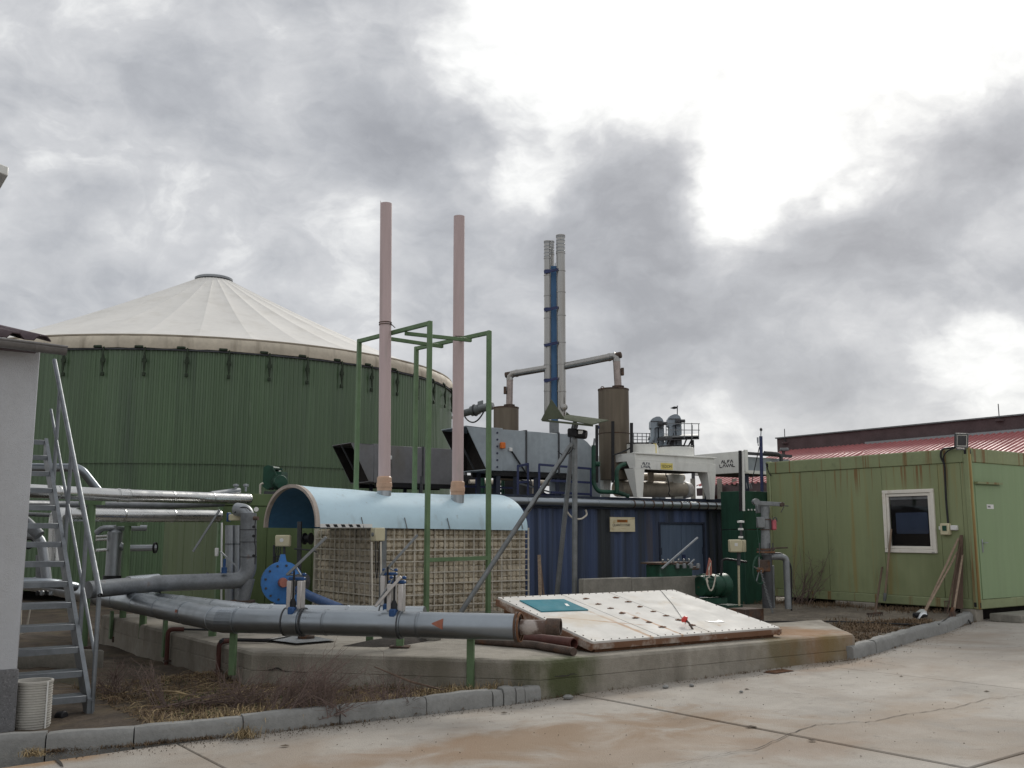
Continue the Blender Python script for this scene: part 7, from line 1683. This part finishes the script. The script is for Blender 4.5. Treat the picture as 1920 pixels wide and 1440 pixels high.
b = gL(512, 1335); brush('large purple brown dead brush leaning right against the platform wall', b, [aL(640, 1240, b.y + .25), aL(600, 1262, b.y + .25), aL(560, 1270, b.y + .2), aL(650, 1275, b.y + .3)], 46, 21, sub=11)
b = gL(610, 1335); brush('dense dark bush tangle at the platform wall middle', b, [aL(640, 1262, b.y + .1), aL(600, 1275, b.y + .1), aL(660, 1290, b.y + .1), aL(580, 1290, b.y + .1)], 40, 22, sub=11)
b = gL(455, 1318); brush('thin dead brush near the platform left corner', b, [aL(490, 1265, b.y + .1), aL(430, 1275, b.y + .1), aL(505, 1295, b.y)], 26, 23, sub=8)
b = gL(735, 1318); brush('low dry stalks right of the bush tangle', b, [aL(735, 1275, b.y), aL(770, 1285, b.y), aL(700, 1290, b.y)], 26, 24, sub=8)
b = gL(310, 1310); brush('flattened dead branches lying left in the bed', b, [aL(420, 1305, b.y - .2), aL(270, 1265, b.y + .3), aL(500, 1315, b.y - .35)], 30, 25, r0=.008, sub=8)
b = gL(215, 1290); brush('short withered brush beside the stair foot', b, [aL(240, 1255, b.y), aL(195, 1262, b.y), aL(265, 1270, b.y)], 24, 26, sub=8)
T([gL(840, 1300) + Z * .02, aL(770, 1278, 9.3), aL(702, 1250, 9.5)], [.009, .008, .005], 6).o('dead_branch', 'wood_dark', None, 'single bare stick leaning on the platform wall', 'branch')
T([gL(270, 1287) + Z * .04, aL(330, 1297, 9.7), gL(420, 1312) + Z * .03], [.012, .01, .005], 6).o('dead_branch', 'straw', None, 'long pale bare branch lying across the bed', 'branch')
b = OF.px(1490, 1125, .12); root = thing('bare_shrub', 'leafless dark climbing twigs on office wall left side', 'plant', V((b.x, b.y, .15))); r = random.Random(31); mb = MB()
for k in range(26):
    q0 = OF.px(r.uniform(1478, 1515), 1138, r.uniform(.05, .3)); q1 = OF.px(q0.x * 0 + r.uniform(1470, 1570), r.uniform(1015, 1110), r.uniform(.02, .15)); mid = q0.lerp(q1, .5) + V((r.gauss(0, .08), 0, r.gauss(0, .08))); mb.tube([V((q0.x, q0.y, .16)), mid, q1], [.008, .005, .002], 4)
    for _ in range(4): c = mid.lerp(q1, r.random()); mb.tube([c, c + V((r.gauss(0, .1), r.gauss(0, .03), r.gauss(.03, .1)))], [.003, .001], 3)
mb.o('stems', 'twig', root)
b = OF.px(1375, 1130, .4); 
def stonepts():
    r = random.Random(77)
    for k in range(26):
        px, py = r.uniform(1540, 1830), r.uniform(1165, 1195); yield px, py, r
st_me = MB().lathe((0, 0, 0), Z, [(0, -.01), (.022, -.004), (.026, .008), (.014, .02), (0, .022)], 7).mesh('pebble', 'kerb')
for i, (px, py) in enumerate(((1065, 1311), (1248, 1291), (1297, 1288), (1390, 1300), (1780, 1215), (1765, 1210), (1500, 1212))[:4]):
    p = onroad(px, py); link('pebble', st_me, pav, V((p.x, p.y, road_z(p.x) + .012)), (0, 0, i), (2.2 - i * .45, 1.6 - i * .3, 1.5 - i * .25))
